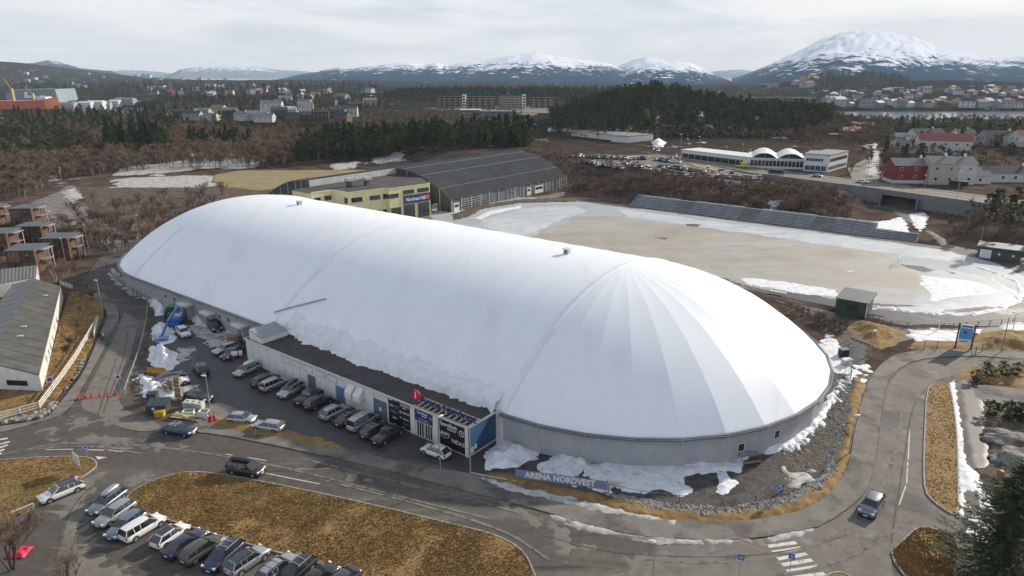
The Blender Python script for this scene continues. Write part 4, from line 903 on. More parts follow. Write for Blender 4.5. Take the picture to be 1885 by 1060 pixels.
# sports field with ice
M_icew = layered('white_ice', [((.42, .45, .47), (.56, .58, .59), .15), ((.38, .41, .42), (.48, .5, .5), .3, .06, .5, .62, (AX, .4, 1.2)), ((.24, .22, .19), (.34, .31, .27), .4, .12, .62, .68, (AX, .4, 1.2))], rough=.5)
fieldp = smooth_poly([W(u, v)[:2] for u, v in [(-18, -62.5), (106, -62.5), (124, -80), (127, -98), (122, -118), (104, -131), (-20, -131), (-44, -124), (-54, -108), (-55, -92), (-48, -76), (-36, -66)]], 2)
sheet('running_track', smooth_poly([W(u, v)[:2] for u, v in [(-20, -56), (106, -58), (130, -76), (133, -98), (128, -122), (106, -134), (-22, -133), (-50, -130), (-62, -112), (-62, -86), (-54, -66), (-40, -55)]], 2), -.02, .02, M_track)
patch('ice_field', fieldp, M_ice, h=.03, z0=.03, rag=.9, cell=.8, edge=1, ns=5, seed=80)
patch_px('sandy_ice', [(955, 440), (1000, 425), (1060, 400), (1110, 398), (1260, 412), (1400, 430), (1500, 445), (1600, 455), (1640, 475), (1690, 500), (1720, 530), (1650, 560), (1560, 560), (1480, 535), (1390, 528), (1300, 505), (1100, 470)], M_icesand, h=.01, z0=.07, rag=2.5, cell=.8, edge=1, ns=9, seed=81)
patch_px('snow', [(1560, 566), (1720, 574), (1850, 560), (1870, 540), (1830, 512), (1760, 498), (1700, 495), (1720, 520), (1780, 545), (1700, 565)], M_icew, h=.02, z0=.075, rag=1.6, cell=.5, edge=1, ns=6, seed=180)
patch_px('snow', [(1140, 385), (1400, 418), (1690, 455), (1760, 470), (1740, 480), (1600, 462), (1400, 434), (1150, 398)], M_icew, h=.02, z0=.075, rag=2, cell=.6, edge=1, ns=8, seed=181)
patch_px('snow', [(1685, 505), (1740, 510), (1800, 520), (1850, 540), (1770, 548), (1722, 555), (1700, 535)], M_snow, h=.03, z0=.08, rag=1.2, cell=.5, edge=1, ns=6, seed=82)
patch_px('snow', [(1360, 512), (1440, 518), (1540, 533), (1560, 548), (1480, 540), (1380, 525)], M_snow, h=.03, z0=.09, rag=1.0, cell=.5, edge=1, ns=5, seed=83)
patch_px('snow', [(880, 404), (960, 384), (1060, 378), (1075, 386), (1050, 400), (1000, 420), (950, 432), (900, 425)], M_icew, h=.03, z0=.08, rag=2.2, cell=.6, edge=1, ns=9, seed=84)
for i, pts in enumerate([[(1656, 487), (1700, 491), (1724, 499), (1700, 501), (1670, 493)], [(1738, 499), (1762, 502), (1755, 506)], [(1600, 583), (1700, 587), (1760, 597), (1660, 598)], [(880, 408), (915, 400), (950, 402), (910, 412)], [(1205, 437), (1232, 438), (1222, 442)], [(1262, 412), (1290, 413), (1285, 418), (1265, 416)]]):
    patch_px('meltwater', pts, M_track, h=.004, z0=.10, rag=.3, cell=.35, edge=.5, ns=2, seed=85 + i)
rim = [(1600, 563), (1650, 570), (1720, 578), (1790, 578), (1840, 568), (1872, 552), (1880, 538), (1872, 520), (1840, 505), (1800, 492)]
for a, c in zip(rim[:-1], rim[1:]):
    p = Vector(G(*a)[:2]); q = Vector(G(*c)[:2]); nn = (q - p).normalized().orthogonal() * .7
    patch('snow_rim', [tuple(p + nn), tuple(q + nn), tuple(q - nn), tuple(p - nn)], M_snow, h=.25, z0=.04, cell=.3, rag=.45, edge=.6, ns=1.5, seed=int(a[0]))
# walkway along the near side of the field, paths
sheet('path', spx([(1405, 548), (1540, 575), (1640, 605), (1760, 605), (1885, 598), (1990, 590), (1990, 612), (1885, 610), (1700, 618), (1620, 640), (1560, 620), (1480, 570)]), -.01, .03, M_track)
patch_px('snow', [(1670, 608), (1760, 604), (1820, 606), (1760, 622), (1740, 628), (1690, 630), (1676, 620)], M_snow, h=.12, z0=.04, rag=1.4, cell=.35, edge=1, ns=2.5, seed=91, thresh=.3)
patch_px('snow', [(1820, 600), (1885, 592), (1990, 590), (1990, 606), (1885, 612)], M_snow, h=.15, z0=.04, rag=1.2, cell=.4, edge=1, ns=2.5, seed=92)
patch_px('bank', [(1560, 588), (1600, 592), (1670, 612), (1668, 622), (1620, 640), (1590, 628), (1556, 605)], M_lawn, h=1.5, z0=.02, rag=.5, cell=.4, edge=5, ns=2, seed=93)
patch_px('bank', [(1500, 590), (1556, 590), (1570, 618), (1545, 636), (1520, 612)], M_dirt, h=.8, z0=.02, rag=.6, cell=.4, edge=4, ns=2, seed=94)
patch_px('verge', [(1672, 640), (1700, 625), (1760, 628), (1800, 632), (1790, 642), (1700, 643)], M_lawn, h=.2, z0=.03, rag=.5, cell=.35, edge=1, seed=95)
patch_px('bank', [(1790, 640), (1800, 612), (1850, 606), (1990, 612), (1990, 655), (1885, 648)], M_lawn, h=1.2, z0=.02, rag=.5, cell=.4, edge=4, ns=2, seed=96)
# left far running corner beyond the dome
patch_px('verge', [(835, 408), (862, 400), (890, 385), (960, 374), (1060, 372), (1060, 364), (960, 366), (870, 380), (830, 396)], M_dirt, h=.3, z0=.02, rag=1, cell=.6, edge=2, seed=97)
patch_px('dirty_snow', [(872, 402), (900, 388), (960, 378), (960, 382), (905, 395), (885, 405)], M_snow, h=.1, z0=.05, rag=.5, cell=.4, edge=.7, seed=98)
sheet('path', poly_px([(700, 420), (760, 402), (820, 398), (905, 380), (1040, 352), (1040, 360), (920, 386), (850, 402), (840, 440)]), .0, .04, M_walk)
# upper road on the embankment, retaining wall, underpass
M_conc = plain('concrete', (.20, .205, .21), .85, vary=.12, vs=.2)
us = [-120, -80, -50, -36, -26, -17, -4, 8, 24, 44, 54, 75, 104, 140, 196]
rw = uvthing('retaining_wall', 'long grey concrete retaining wall under the upper road with an underpass', 'retaining wall')
for a, c in zip(us[:-1], us[1:]):
    va, vc = wallv(a), wallv(c)
    if a >= 104: continue
    if a == -17:
        b = MB(); b.prism([(a, va), (c, vc), (c, vc - .6), (a, va - .6)], 3.5, 5.6); b.build('lintel', M_conc, rw); continue
    b = MB(); b.prism([(a, va), (c, vc), (c, vc - .6), (a, va - .6)], -1, 5.6); b.build('wall_section', M_conc, rw)
va, vc = wallv(-17), wallv(-4)
b = MB()
for u_, v_ in ((-17, va), (-4, vc)): b.prism([(u_ - .3, v_ + 2.5), (u_ + .3, v_ + 2.5), (u_ + .3, v_ - 30), (u_ - .3, v_ - 30)], -.5, 3.9 if u_ else 0)
b.prism([(-17, va - .7), (-4, vc - .7), (-4, vc - 30), (-17, va - 30)], 3.5, 3.9)
b.build('underpass', M_conc, rw)
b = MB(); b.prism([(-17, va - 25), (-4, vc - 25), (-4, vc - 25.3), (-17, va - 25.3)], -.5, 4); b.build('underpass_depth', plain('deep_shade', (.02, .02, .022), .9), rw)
roadpts = [W(u, wallv(u) - .5)[:2] for u in us] + [W(u, wallv(u) - 17)[:2] for u in us[::-1]]
sheet('road', roadpts, 4.6, 5.15, M_sand)
o = sheet('pavement', [W(u, wallv(u) - .6)[:2] for u in us] + [W(u, wallv(u) - 3.6)[:2] for u in us[::-1]], 5.1, 5.28, M_walk)
sheet('pavement', [W(u, wallv(u) - 17)[:2] for u in us] + [W(u, wallv(u) - 20)[:2] for u in us[::-1]], 4.6, 5.25, M_walk)
sheet('grass_strip', [W(u, wallv(u) - 3.6)[:2] for u in us] + [W(u, wallv(u) - 5.2)[:2] for u in us[::-1]], 5.1, 5.24, M_yellowgrass)
fg = uvthing('road_railing', 'thin steel railing along the edge of the upper road above the underpass', 'railing')
q = -116
while q < 150:
    b = MB(); b.box(q - .04, q + .04, wallv(q) - .34, wallv(q) - .26, 5.6, 6.6); b.build('post', M_rail, fg); q += 3
for a, c in zip(us[:-1], us[1:]):
    for z_ in (6.1, 6.6):
        b = MB(); b.beam((a, wallv(a) - .3, z_), (c, wallv(c) - .3, z_), .07, .07); b.build('rail', M_rail, fg)
# path out of the underpass, snow beside it
patch_px('path', [(1632, 380), (1700, 388), (1690, 400), (1705, 425), (1740, 455), (1800, 470), (1885, 490), (1990, 520), (1990, 500), (1885, 476), (1800, 462), (1740, 440), (1700, 420), (1665, 405), (1650, 392)], M_track, h=.03, z0=.02, rag=.4, cell=.5, edge=.8, ns=3, seed=101)
patch_px('snow', [(1575, 412), (1640, 405), (1655, 398), (1668, 410), (1672, 428), (1640, 428), (1600, 418)], M_snow, h=.1, z0=.05, rag=.8, cell=.5, edge=1.5, ns=3, seed=102)
patch_px('snow', [(1672, 394), (1700, 392), (1708, 400), (1694, 425), (1684, 415)], M_snow, h=.1, z0=.06, rag=.6, cell=.5, edge=1.5, ns=3, seed=103)
# far car parks and roads on the upper level
def patch_z(name, pts, z, mat, **k): return patch(name, poly_px(pts, z), mat, terrain=True, **k)
sheet('car_park', poly_px([(1035, 285), (1120, 288), (1210, 287), (1260, 296), (1320, 312), (1400, 322), (1400, 338), (1330, 335), (1250, 322), (1150, 308), (1050, 298)], 4.9), 4.2, 5.05, M_asphalt_r)
sheet('road', poly_px([(1000, 243), (1060, 258), (1160, 270), (1260, 288), (1380, 306), (1380, 318), (1240, 298), (1140, 280), (1040, 266), (985, 252), (955, 238), (960, 232)], 4.9), 4.0, 5.2, M_asphalt_r)
sheet('yellow_field', poly_px([(1045, 266), (1150, 282), (1205, 288), (1190, 292), (1110, 285), (1040, 274)], 4.9), 4.4, 5.25, M_yellowgrass)
sheet('yellow_field', poly_px([(1262, 298), (1310, 304), (1360, 314), (1330, 318), (1280, 308)], 4.9), 4.4, 5.25, M_yellowgrass)
sheet('car_park', poly_px([(1180, 258), (1250, 270), (1250, 282), (1190, 276), (1120, 266)], 4.9), 4.3, 5.0, M_asphalt)
sheet('road', poly_px([(1595, 240), (1612, 240), (1622, 285), (1618, 330), (1570, 335), (1560, 310), (1600, 290)], 4.9), 4.2, 5.1, M_sand)
patch('dirty_snow', poly_px([(1596, 250), (1612, 250), (1620, 290), (1612, 325), (1590, 320), (1605, 290)], 4.9), M_dsnow, h=.1, z0=5.12, rag=1.4, cell=.9, edge=1.5, ns=4, seed=110)
patch('dirty_snow', poly_px([(1010, 250), (1060, 256), (1060, 262), (1010, 258)], 0), M_dsnow, terrain=True, h=.1, z0=.1, rag=1.4, cell=.9, edge=1.5, ns=6, seed=111)
patch('snow_heap', poly_px([(1186, 266), (1212, 260), (1240, 268), (1225, 276), (1195, 276)], 4.9), M_snow, terrain=False, h=3.5, z0=4.9, rag=1.5, cell=.8, edge=8, ns=5, seed=112)
# pale ridge road and bare construction ground by the blue building
patch('bare_ground', [GX(p, d_) for p, d_ in [(905, 900), (1035, 900), (1045, 1000), (985, 1060), (860, 1060), (790, 1000)]], M_sand, terrain=True, h=.2, z0=.3, cell=5, rag=12, ns=40, edge=20, seed=113)
patch('yellow_field', [GX(p, d_) for p, d_ in [(870, 820), (960, 820), (985, 880), (880, 890)]], M_yellowgrass, terrain=True, h=.2, z0=.5, cell=4, rag=6, ns=30, edge=10, seed=114)
M_darkrock = layered('dark_cliff_rock', [((.035, .032, .03), (.09, .085, .08), .3), ((.02, .018, .015), (.04, .035, .028), .5, .2, .48, .56), ((.3, .31, .33), (.4, .42, .44), .5, .15, .64, .67)], bump_d=.8, bump_s=.4)
for i, pts in enumerate([[(1196, 500), (1212, 500), (1206, 530), (1190, 540)], [(1270, 520), (1294, 520), (1296, 560), (1264, 560)], [(1180, 530), (1200, 540), (1195, 560), (1172, 552)], [(1150, 490), (1170, 490), (1165, 510), (1150, 512)], [(1375, 540), (1392, 540), (1390, 560), (1372, 560)], [(1250, 485), (1262, 485), (1262, 500), (1248, 500)]]):
    patch('snow', [GX(*q) for q in pts], M_dsnow, terrain=True, h=.2, z0=.35, cell=1, rag=2.5, ns=6, edge=3, seed=130 + i)
for k, (px, d_, s) in enumerate([(1195, 470, 12), (1212, 474, 15), (1235, 472, 12), (1258, 474, 15), (1283, 476, 13), (1310, 476, 11), (1345, 478, 12), (1380, 482, 10), (1430, 490, 9), (1170, 478, 8), (1225, 500, 9), (1290, 510, 8)]):
    x, y = GX(px, d_); bm_ = bmesh.new(); bmesh.ops.create_icosphere(bm_, subdivisions=4, radius=1)
    b = MB(); b.add([tuple(v.co * (1 + .5 * mnoise.fractal(v.co * 1.5 + Vector((k * 5, 3, 0)), 1, 2, 5))) for v in bm_.verts], [tuple(v.index for v in f.verts) for f in bm_.faces]); bm_.free()
    o = b.build('rock_face', M_darkrock, None, (x, y, gz(x, y) - s * .12)); o.scale = (s * .8, s * .5, s * .5); o['kind'] = 'structure'
def streak(pts, w, mat, z=.036, name='tyre_mark'):
    p = [Vector(q) for q in smooth_poly(poly_px(pts), 3, False)]; b = MB(); vs = []
    for i, q in enumerate(p):
        d_ = (p[min(i + 1, len(p) - 1)] - p[max(i - 1, 0)]).normalized(); nn = Vector((-d_.y, d_.x)) * w / 2 * (.6 + .8 * random.random()); vs += [(q.x + nn.x, q.y + nn.y, z), (q.x - nn.x, q.y - nn.y, z)]
    b.add(vs, [(i * 2, i * 2 + 1, i * 2 + 3, i * 2 + 2) for i in range(len(p) - 1)]); struct(b.build(name, mat))
M_tyremark = layered('tyre_mark', [((.075, .068, .06), (.10, .09, .08), 2), ((.11, .1, .088), (.13, .12, .105), 2, .5, .5, .6)]); M_salt = layered('salt_streak', [((.15, .14, .12), (.2, .185, .165), 2), ((.08, .072, .064), (.1, .09, .08), 1, .9, .5, .6)])
for pts in ([(1640, 1000), (1655, 900), (1668, 820), (1680, 740), (1730, 690), (1885, 680)], [(190, 760), (212, 700), (228, 660), (236, 610)], [(178, 770), (196, 715), (214, 660)], [(100, 1050), (118, 960), (150, 910), (215, 862)], [(128, 1050), (138, 985), (165, 930), (225, 878)], [(1000, 985), (1100, 1015), (1280, 1028), (1440, 1020), (1560, 985)]): streak(pts, .22, M_tyremark)
for pts in ([(0, 838), (120, 812), (300, 822), (480, 850), (700, 905), (900, 955)], [(1180, 1030), (1330, 1040), (1500, 1012), (1600, 945), (1650, 840), (1660, 760)], [(1420, 1062), (1540, 1040), (1640, 985), (1690, 935)], [(600, 885), (760, 925), (930, 975), (1010, 1030)], [(560, 845), (700, 880), (850, 915), (960, 945)], [(40, 830), (160, 818), (260, 835)], [(300, 560 + 150), (350, 690), (360, 650)]): streak(pts, .35, M_salt, .044, 'salt_streak')
# ---------------------------------------------------------------- vegetation
M_bark = plain('bark', (.085, .065, .05), .9, vary=.25, vs=2)
M_birchbark = plain('pale_bark', (.34, .30, .24), .85, vary=.25, vs=2)
def leafmat(name, c0, c1):
    m, t, b = nodes(name); L = t.links.new; b.inputs['Roughness'].default_value = .75; b.inputs['Specular IOR Level'].default_value = .25
    g = t.nodes.new('ShaderNodeNewGeometry'); oi = t.nodes.new('ShaderNodeObjectInfo')
    n = t.nodes.new('ShaderNodeTexNoise'); n.inputs['Scale'].default_value = .55; n.inputs['Detail'].default_value = 4; L(g.outputs['Position'], n.inputs['Vector'])
    ad = t.nodes.new('ShaderNodeMath'); ad.operation = 'MULTIPLY_ADD'; ad.inputs[1].default_value = .35; L(oi.outputs['Random'], ad.inputs[0]); L(n.outputs[0], ad.inputs[2])
    r = t.nodes.new('ShaderNodeValToRGB'); r.color_ramp.elements[0].position = .4; r.color_ramp.elements[1].position = .9
    r.color_ramp.elements[0].color = tuple(c0) + (1,); r.color_ramp.elements[1].color = tuple(c1) + (1,)
    L(ad.outputs[0], r.inputs[0]); L(r.outputs[0], b.inputs['Base Color']); return m
M_pine = leafmat('pine_needles', (.032, .050, .020), (.11, .13, .048))
M_fir = leafmat('fir_needles', (.020, .036, .017), (.065, .09, .035))
M_juniper = leafmat('juniper_needles', (.018, .032, .012), (.05, .07, .022))
M_twig_r = leafmat('reddish_twigs', (.13, .086, .066), (.24, .17, .13))
M_twig_b = leafmat('brown_twigs', (.15, .105, .07), (.28, .205, .135))
M_twig_y = leafmat('yellowish_twigs', (.12, .09, .045), (.23, .17, .085))
def pine_bm(h, r, seed, n=260, low=.22, fir=False, leaf=.55):
    rg = random.Random(seed); tr = MB(); cr = MB()
    lean = (rg.uniform(-.03, .03) * h, rg.uniform(-.03, .03) * h)
    tr.tube((0, 0, -.3), (lean[0], lean[1], h * .93), h * .018 + .05, .02, 5)
    clumps = []
    if fir:
        for k in range(n):
            t = rg.random() ** .75; z = h * (low + (1 - low) * t); rr = r * (1 - t) ** .8 * (.35 + .65 * rg.random()) * (.72 + .42 * math.sin(t * 23 + k % 5) ** 2) + .05
            a = rg.uniform(0, 6.283); clumps.append((rr * math.cos(a), rr * math.sin(a), z - rr * .18, a))
    else:
        nb = rg.randint(7, 10); cs = []
        for k in range(nb):
            t = (k + rg.random()) / nb; z = h * (low + (1 - low) * t * .96); a = rg.uniform(0, 6.283)
            rr = r * (.62 * math.sin(math.pi * min(1, .18 + t * .80)) ** .7) * rg.uniform(.5, 1.1); c = (rr * math.cos(a), rr * math.sin(a), z); cs.append((c, r * rg.uniform(.28, .55) * (1.1 - .5 * t)))
            tr.tube((lean[0] * t, lean[1] * t, z - rr * .5), c, .05 + h * .003, .02, 4, cap=False)
        cs.append(((lean[0], lean[1], h * .94), r * .32))
        for k in range(n):
            c, q = cs[rg.randrange(len(cs))]; d_ = Vector((rg.gauss(0, 1), rg.gauss(0, 1), rg.gauss(0, .62))).normalized() * q * rg.uniform(.55, 1.05)
            clumps.append((c[0] + d_.x, c[1] + d_.y, c[2] + d_.z, math.atan2(d_.y, d_.x)))
    for (x, y, z, a) in clumps:
        s = leaf * rg.uniform(.55, 1.25); droop = rg.uniform(-.5, .25)
        o = Vector((x, y, z)); f = Vector((math.cos(a), math.sin(a), droop)).normalized(); sd = Vector((-math.sin(a), math.cos(a), rg.uniform(-.5, .5))).normalized(); up = f.cross(sd)
        cr.add([o - f * s * .5, o + sd * s * .38 + up * s * .1, o + f * s * .62, o - sd * s * .38 + up * s * .1], [(0, 1, 2), (0, 2, 3)])
        cr.add([o - f * s * .35 + up * s * .35, o + f * s * .45 + up * s * .15, o + f * s * .2 - up * s * .3], [(0, 1, 2)])
    return tr, cr
def merged(tr, cr):
    b = MB(); b.add(tr.v, tr.f, 0); b.sm = list(tr.sm)
    b.add(cr.v, cr.f, 1); return b
def bare_bm(h, seed, stems=1, twigs=240, spread=.42, tw=.03):
    rg = random.Random(seed); tr = MB(); cr = MB(); tips = []
    def grow(p, d_, L, r, lev):
        q = p + d_ * L; tr.tube(p, q, r, r * .62, 4 if lev < 2 else 3, cap=False)
        tips.append((q, d_, L, lev)); 
        if lev >= 3: return
        for k in range(rg.randint(2, 3)):
            nd = (d_ + Vector((rg.gauss(0, spread), rg.gauss(0, spread), rg.uniform(-.05, .35)))).normalized()
            grow(p + d_ * L * rg.uniform(.55, 1), nd, L * rg.uniform(.55, .78), r * .55, lev + 1)
    for s in range(stems):
        a = rg.uniform(0, 6.283); k = .0 if stems == 1 else rg.uniform(.1, .45)
        grow(Vector((math.cos(a) * k * .5, math.sin(a) * k * .5, -.2)), Vector((math.cos(a) * k, math.sin(a) * k, 1)).normalized(), h * rg.uniform(.34, .42), h * .012 + .02, 0)
    for k in range(twigs):
        q, d_, L, lev = tips[rg.randrange(len(tips))]
        if lev == 0 and rg.random() < .7: continue
        dd = (d_ * .7 + Vector((rg.gauss(0, .55), rg.gauss(0, .55), rg.uniform(-.1, .6)))).normalized(); l = h * rg.uniform(.08, .2)
        o = q - d_ * L * rg.random() * .9; sd = dd.orthogonal().normalized() * tw * rg.uniform(.7, 1.4) * (.5 + h * .1)
        sd = Matrix.Rotation(rg.uniform(0, 6.28), 3, dd) @ sd
        cr.add([o - sd, o + sd, o + dd * l], [(0, 1, 2)])
        for m_ in range(2):
            t = rg.uniform(.2, .7); d2 = (dd + Vector((rg.gauss(0, .5), rg.gauss(0, .5), rg.gauss(0, .4)))).normalized(); o2 = o + dd * l * t
            cr.add([o2 - sd * .7, o2 + sd * .7, o2 + d2 * l * .6], [(0, 1, 2)])
    return tr, cr
PINES = [pine_bm(h, r, s, n, low, fir, leaf) for h, r, s, n, low, fir, leaf in ((9.5, 2.9, 1, 250, .25, False, .85), (8, 2.6, 2, 230, .2, False, .85), (11, 2.6, 3, 280, .3, False, .85), (7, 2.8, 4, 230, .12, False, .8), (12, 2.5, 5, 330, .06, True, .85), (9, 2.2, 6, 280, .05, True, .8))]
PINE_ONE = [merged(*p).mesh('pine_tree', [M_bark, M_pine if i < 4 else M_fir]) for i, p in enumerate(PINES)]
PINE_TR = [p[0].mesh('trunk', [M_bark]) for p in PINES]; PINE_CR = [p[1].mesh('crown', [M_pine if i < 4 else M_fir]) for i, p in enumerate(PINES)]
BARES = [bare_bm(h, s, st, tw, sp, w) for h, s, st, tw, sp, w in ((7, 1, 1, 330, .42, .026), (6, 2, 3, 330, .36, .026), (5, 3, 4, 300, .4, .028), (8, 4, 1, 360, .36, .026), (3.2, 5, 6, 330, .45, .026), (2.6, 6, 7, 300, .5, .028), (6.5, 7, 2, 300, .3, .026))]
TWM = [M_twig_b, M_twig_r, M_twig_b, M_twig_r, M_twig_r, M_twig_b, M_twig_y]
BKM = [M_bark, M_bark, M_bark, M_birchbark, M_bark, M_bark, M_birchbark]
BARE_ONE = [merged(*p).mesh('bare_tree', [BKM[i], TWM[i]]) for i, p in enumerate(BARES)]
BARE_TR = [p[0].mesh('trunk', [BKM[i]]) for i, p in enumerate(BARES)]; BARE_CR = [p[1].mesh('crown', [TWM[i]]) for i, p in enumerate(BARES)]
def plant(kind, i, loc, s, rz, name, label, cat, group, parts=False):
    one, tr, cr = (PINE_ONE, PINE_TR, PINE_CR) if kind == 'pine' else (BARE_ONE, BARE_TR, BARE_CR)
    if parts:
        t = thing(name, label, cat, loc, rz, group); t.scale = (s, s, s); link('trunk', tr[i], t); link('crown', cr[i], t)
    else:
        t = link(name, one[i], None, loc, rz); t.scale = (s, s, s * random.uniform(.9, 1.12)); tag(t, label, cat, group)
    return t
def gn_scatter(name, src_me, pts, label, cat, mats_src=None):
    """one 'stuff' object: copies of a tree instanced on points"""
    me = bpy.data.meshes.new(name); me.from_pydata([p[:3] for p in pts], [], [])
    a = me.attributes.new('sc', 'FLOAT', 'POINT'); a.data.foreach_set('value', [p[3] for p in pts])
    a = me.attributes.new('rot', 'FLOAT', 'POINT'); a.data.foreach_set('value', [p[4] for p in pts])
    o = link(name, me); o['kind'] = 'stuff'; tag(o, label, cat)
    src = src_me
    ng = bpy.data.node_groups.new(name, 'GeometryNodeTree'); ng.interface.new_socket('Geometry', in_out='INPUT', socket_type='NodeSocketGeometry'); ng.interface.new_socket('Geometry', in_out='OUTPUT', socket_type='NodeSocketGeometry')
    N_ = ng.nodes; gi = N_.new('NodeGroupInput'); go = N_.new('NodeGroupOutput'); ip = N_.new('GeometryNodeInstanceOnPoints'); ob = N_.new('GeometryNodeObjectInfo'); ob.inputs[0].default_value = src
    s = N_.new('GeometryNodeInputNamedAttribute'); s.data_type = 'FLOAT'; s.inputs[0].default_value = 'sc'; r = N_.new('GeometryNodeInputNamedAttribute'); r.data_type = 'FLOAT'; r.inputs[0].default_value = 'rot'
    cx = N_.new('ShaderNodeCombineXYZ'); l = ng.links.new
    l(r.outputs[0], cx.inputs[2]); l(gi.outputs[0], ip.inputs['Points']); l(ob.outputs['Geometry'], ip.inputs['Instance']); l(cx.outputs[0], ip.inputs['Rotation']); l(s.outputs[0], ip.inputs['Scale']); l(ip.outputs[0], go.inputs[0])
    md = o.modifiers.new('scatter', 'NODES'); md.node_group = ng; return o
def sample(poly, n, mind=0.0, seed=0):
    rg = np.random.RandomState(seed + 5); xs = [p[0] for p in poly]; ys = [p[1] for p in poly]; out = []; tries = 0
    while len(out) < n and tries < 60:
        X = rg.uniform(min(xs), max(xs), 400); Y = rg.uniform(min(ys), max(ys), 400); k = inpoly(X, Y, poly)
        for x, y in zip(X[k], Y[k]):
            if len(out) >= n: break
            if mind and any((x - a) ** 2 + (y - c) ** 2 < mind * mind for a, c in out[-250:]): continue
            out.append((float(x), float(y)))
        tries += 1
    return out
def pxd(pts): return [GX(p, d_) for p, d_ in pts]
# zones: (kind, variants, polygon, count, min distance, scale range, label, group)
TREES = []
def zone(kind, var, poly, n, mind, sc, label, group, seed):
    for x, y in sample(poly, n, mind, seed):
        TREES.append((kind, random.choice(var), (x, y, gz(x, y)), random.uniform(*sc), random.uniform(0, 6.28), label, group))
P3, F2 = [0, 1, 2, 3], [4, 5]
zone('pine', P3 + [4], pxd([(545, 372), (640, 385), (740, 392), (860, 400), (970, 410), (985, 440), (970, 480), (880, 530), (700, 540), (610, 500), (560, 430)]), 560, 2.6, (.9, 1.45), 'dark pine tree in the dense belt of pines behind the vaulted hall', 'pines behind the vaulted hall', 1)
zone('pine', P3, pxd([(1015, 500), (1100, 470), (1190, 462), (1300, 468), (1400, 480), (1490, 500), (1515, 560), (1500, 700), (1180, 760), (1010, 700)]), 1500, 2.6, (.75, 1.25), 'pine tree on the wooded rocky knoll above the white commercial buildings', 'pines on the wooded knoll', 2)
zone('pine', F2 + [2, 4], pxd([(205, 430), (320, 425), (325, 470), (215, 480)]), 60, 2.4, (1.0, 1.6), 'tall dark evergreen in the clump beside the snowy path bend', 'evergreens by the path bend', 3)
zone('pine', F2 + [1], pxd([(355, 440), (470, 440), (470, 500), (360, 500)]), 50, 2.6, (.9, 1.25), 'dark evergreen in the clump behind the icy meadow', 'evergreens behind the meadow', 4)
zone('pine', P3, pxd([(-60, 400), (60, 390), (180, 440), (190, 520), (-60, 560)]), 190, 3.0, (.9, 1.3), 'green pine tree in the mixed wood below the shipyard', 'pines below the shipyard', 5)
zone('pine', P3 + F2, pxd([(-60, 560), (190, 540), (320, 600), (470, 640), (470, 800), (320, 840), (-60, 800)]), 420, 4, (.9, 1.35), 'distant dark pine in the wood before the waterfront', 'distant pines before the waterfront', 6)
zone('pine', P3 + F2, pxd([(725, 1180), (1120, 1180), (1210, 1350), (1160, 1600), (740, 1600), (715, 1300)]), 1700, 5, (.8, 1.2), 'small distant pine on the forest ridge behind the apartment blocks', 'pines on the far forest ridge', 7)
zone('pine', P3 + F2, pxd([(440, 900), (700, 900), (740, 1300), (300, 1300)]), 360, 8, (.9, 1.4), 'small distant pine among the far villas', 'pines among the far villas', 8)
zone('pine', P3 + F2, [W(u, v)[:2] for u, v in [(-33, -150), (-44, -138), (-75, -135), (-100, -150), (-100, -176), (-40, -180)]], 26, 4, (.9, 1.3), 'pine tree on the brown slope above the garages', 'pines above the garages', 9)
zone('pine', [1, 3, 5], pxd([(1600, 330), (1990, 300), (1990, 620), (1640, 620)]), 110, 6, (.8, 1.2), 'dark evergreen in the gardens between the painted houses', 'evergreens among the painted houses', 10)
zone('pine', [1, 3], pxd([(1480, 1900), (1640, 1900), (1640, 2400), (1480, 2400)]), 160, 12, (1.6, 2.4), 'tiny distant pine on the wooded islet across the strait', 'pines on the islet', 11)
zone('pine', [1, 3], pxd([(1480, 560), (1560, 560), (1570, 760), (1500, 800)]), 30, 7, (.7, 1.1), 'pine tree at the shore end of the wooded knoll', 'pines by the shore', 12)
TW = [0, 1, 2, 3, 6]
zone('bare', TW, pxd([(-60, 268), (60, 275), (100, 320), (300, 360), (540, 360), (545, 420), (300, 420), (100, 400), (-60, 380)]), 620, 2.0, (.95, 1.5), 'leafless brown tree in the wood beyond the snowy meadow', 'leafless trees beyond the meadow', 21)
zone('bare', TW, pxd([(330, 430), (545, 370), (560, 480), (600, 640), (330, 650)]), 900, 2.6, (.95, 1.5), 'leafless reddish tree in the thicket left of the pine belt', 'leafless trees beside the pine belt', 22)
zone('bare', TW, pxd([(-60, 420), (330, 430), (330, 640), (-60, 640)]), 800, 3.0, (.95, 1.5), 'leafless tree in the mixed wood', 'leafless trees in the mixed wood', 23)
zone('bare', [1, 2, 4, 5], [W(u, v)[:2] for u, v in [(152, 20), (116, 10), (120, -8), (150, -30), (205, -35), (215, 10), (180, 20)]], 130, 2.2, (.9, 1.4), 'leafless bush on the rough ground behind the far end of the dome', 'bushes behind the dome end', 24)
zone('bare', [4, 5, 2, 1], [W(u, v)[:2] for u, v in [(-4, -146), (104, -146), (112, -166), (96, -180), (40, -182), (2, -178)]], 560, 1.4, (.6, .95), 'leafless shrub on the bank between the stands and the upper road', 'shrubs on the bank behind the stands', 25)
zone('bare', [3, 6], [W(u, v)[:2] for u, v in [(-2, -146), (80, -146), (86, -180), (2, -182)]], 44, 3, (.5, .8), 'thin pale birch sapling on the bank behind the stands', 'birch saplings behind the stands', 26)
zone('bare', [4, 5, 1], [W(u, v)[:2] for u, v in [(108, -140), (112, -165), (165, -165), (176, -212), (140, -218), (100, -200), (96, -180)]], 330, 2.2, (.5, .85), 'leafless shrub on the slope between the vaulted hall and the far car park', 'shrubs by the far car park', 27)
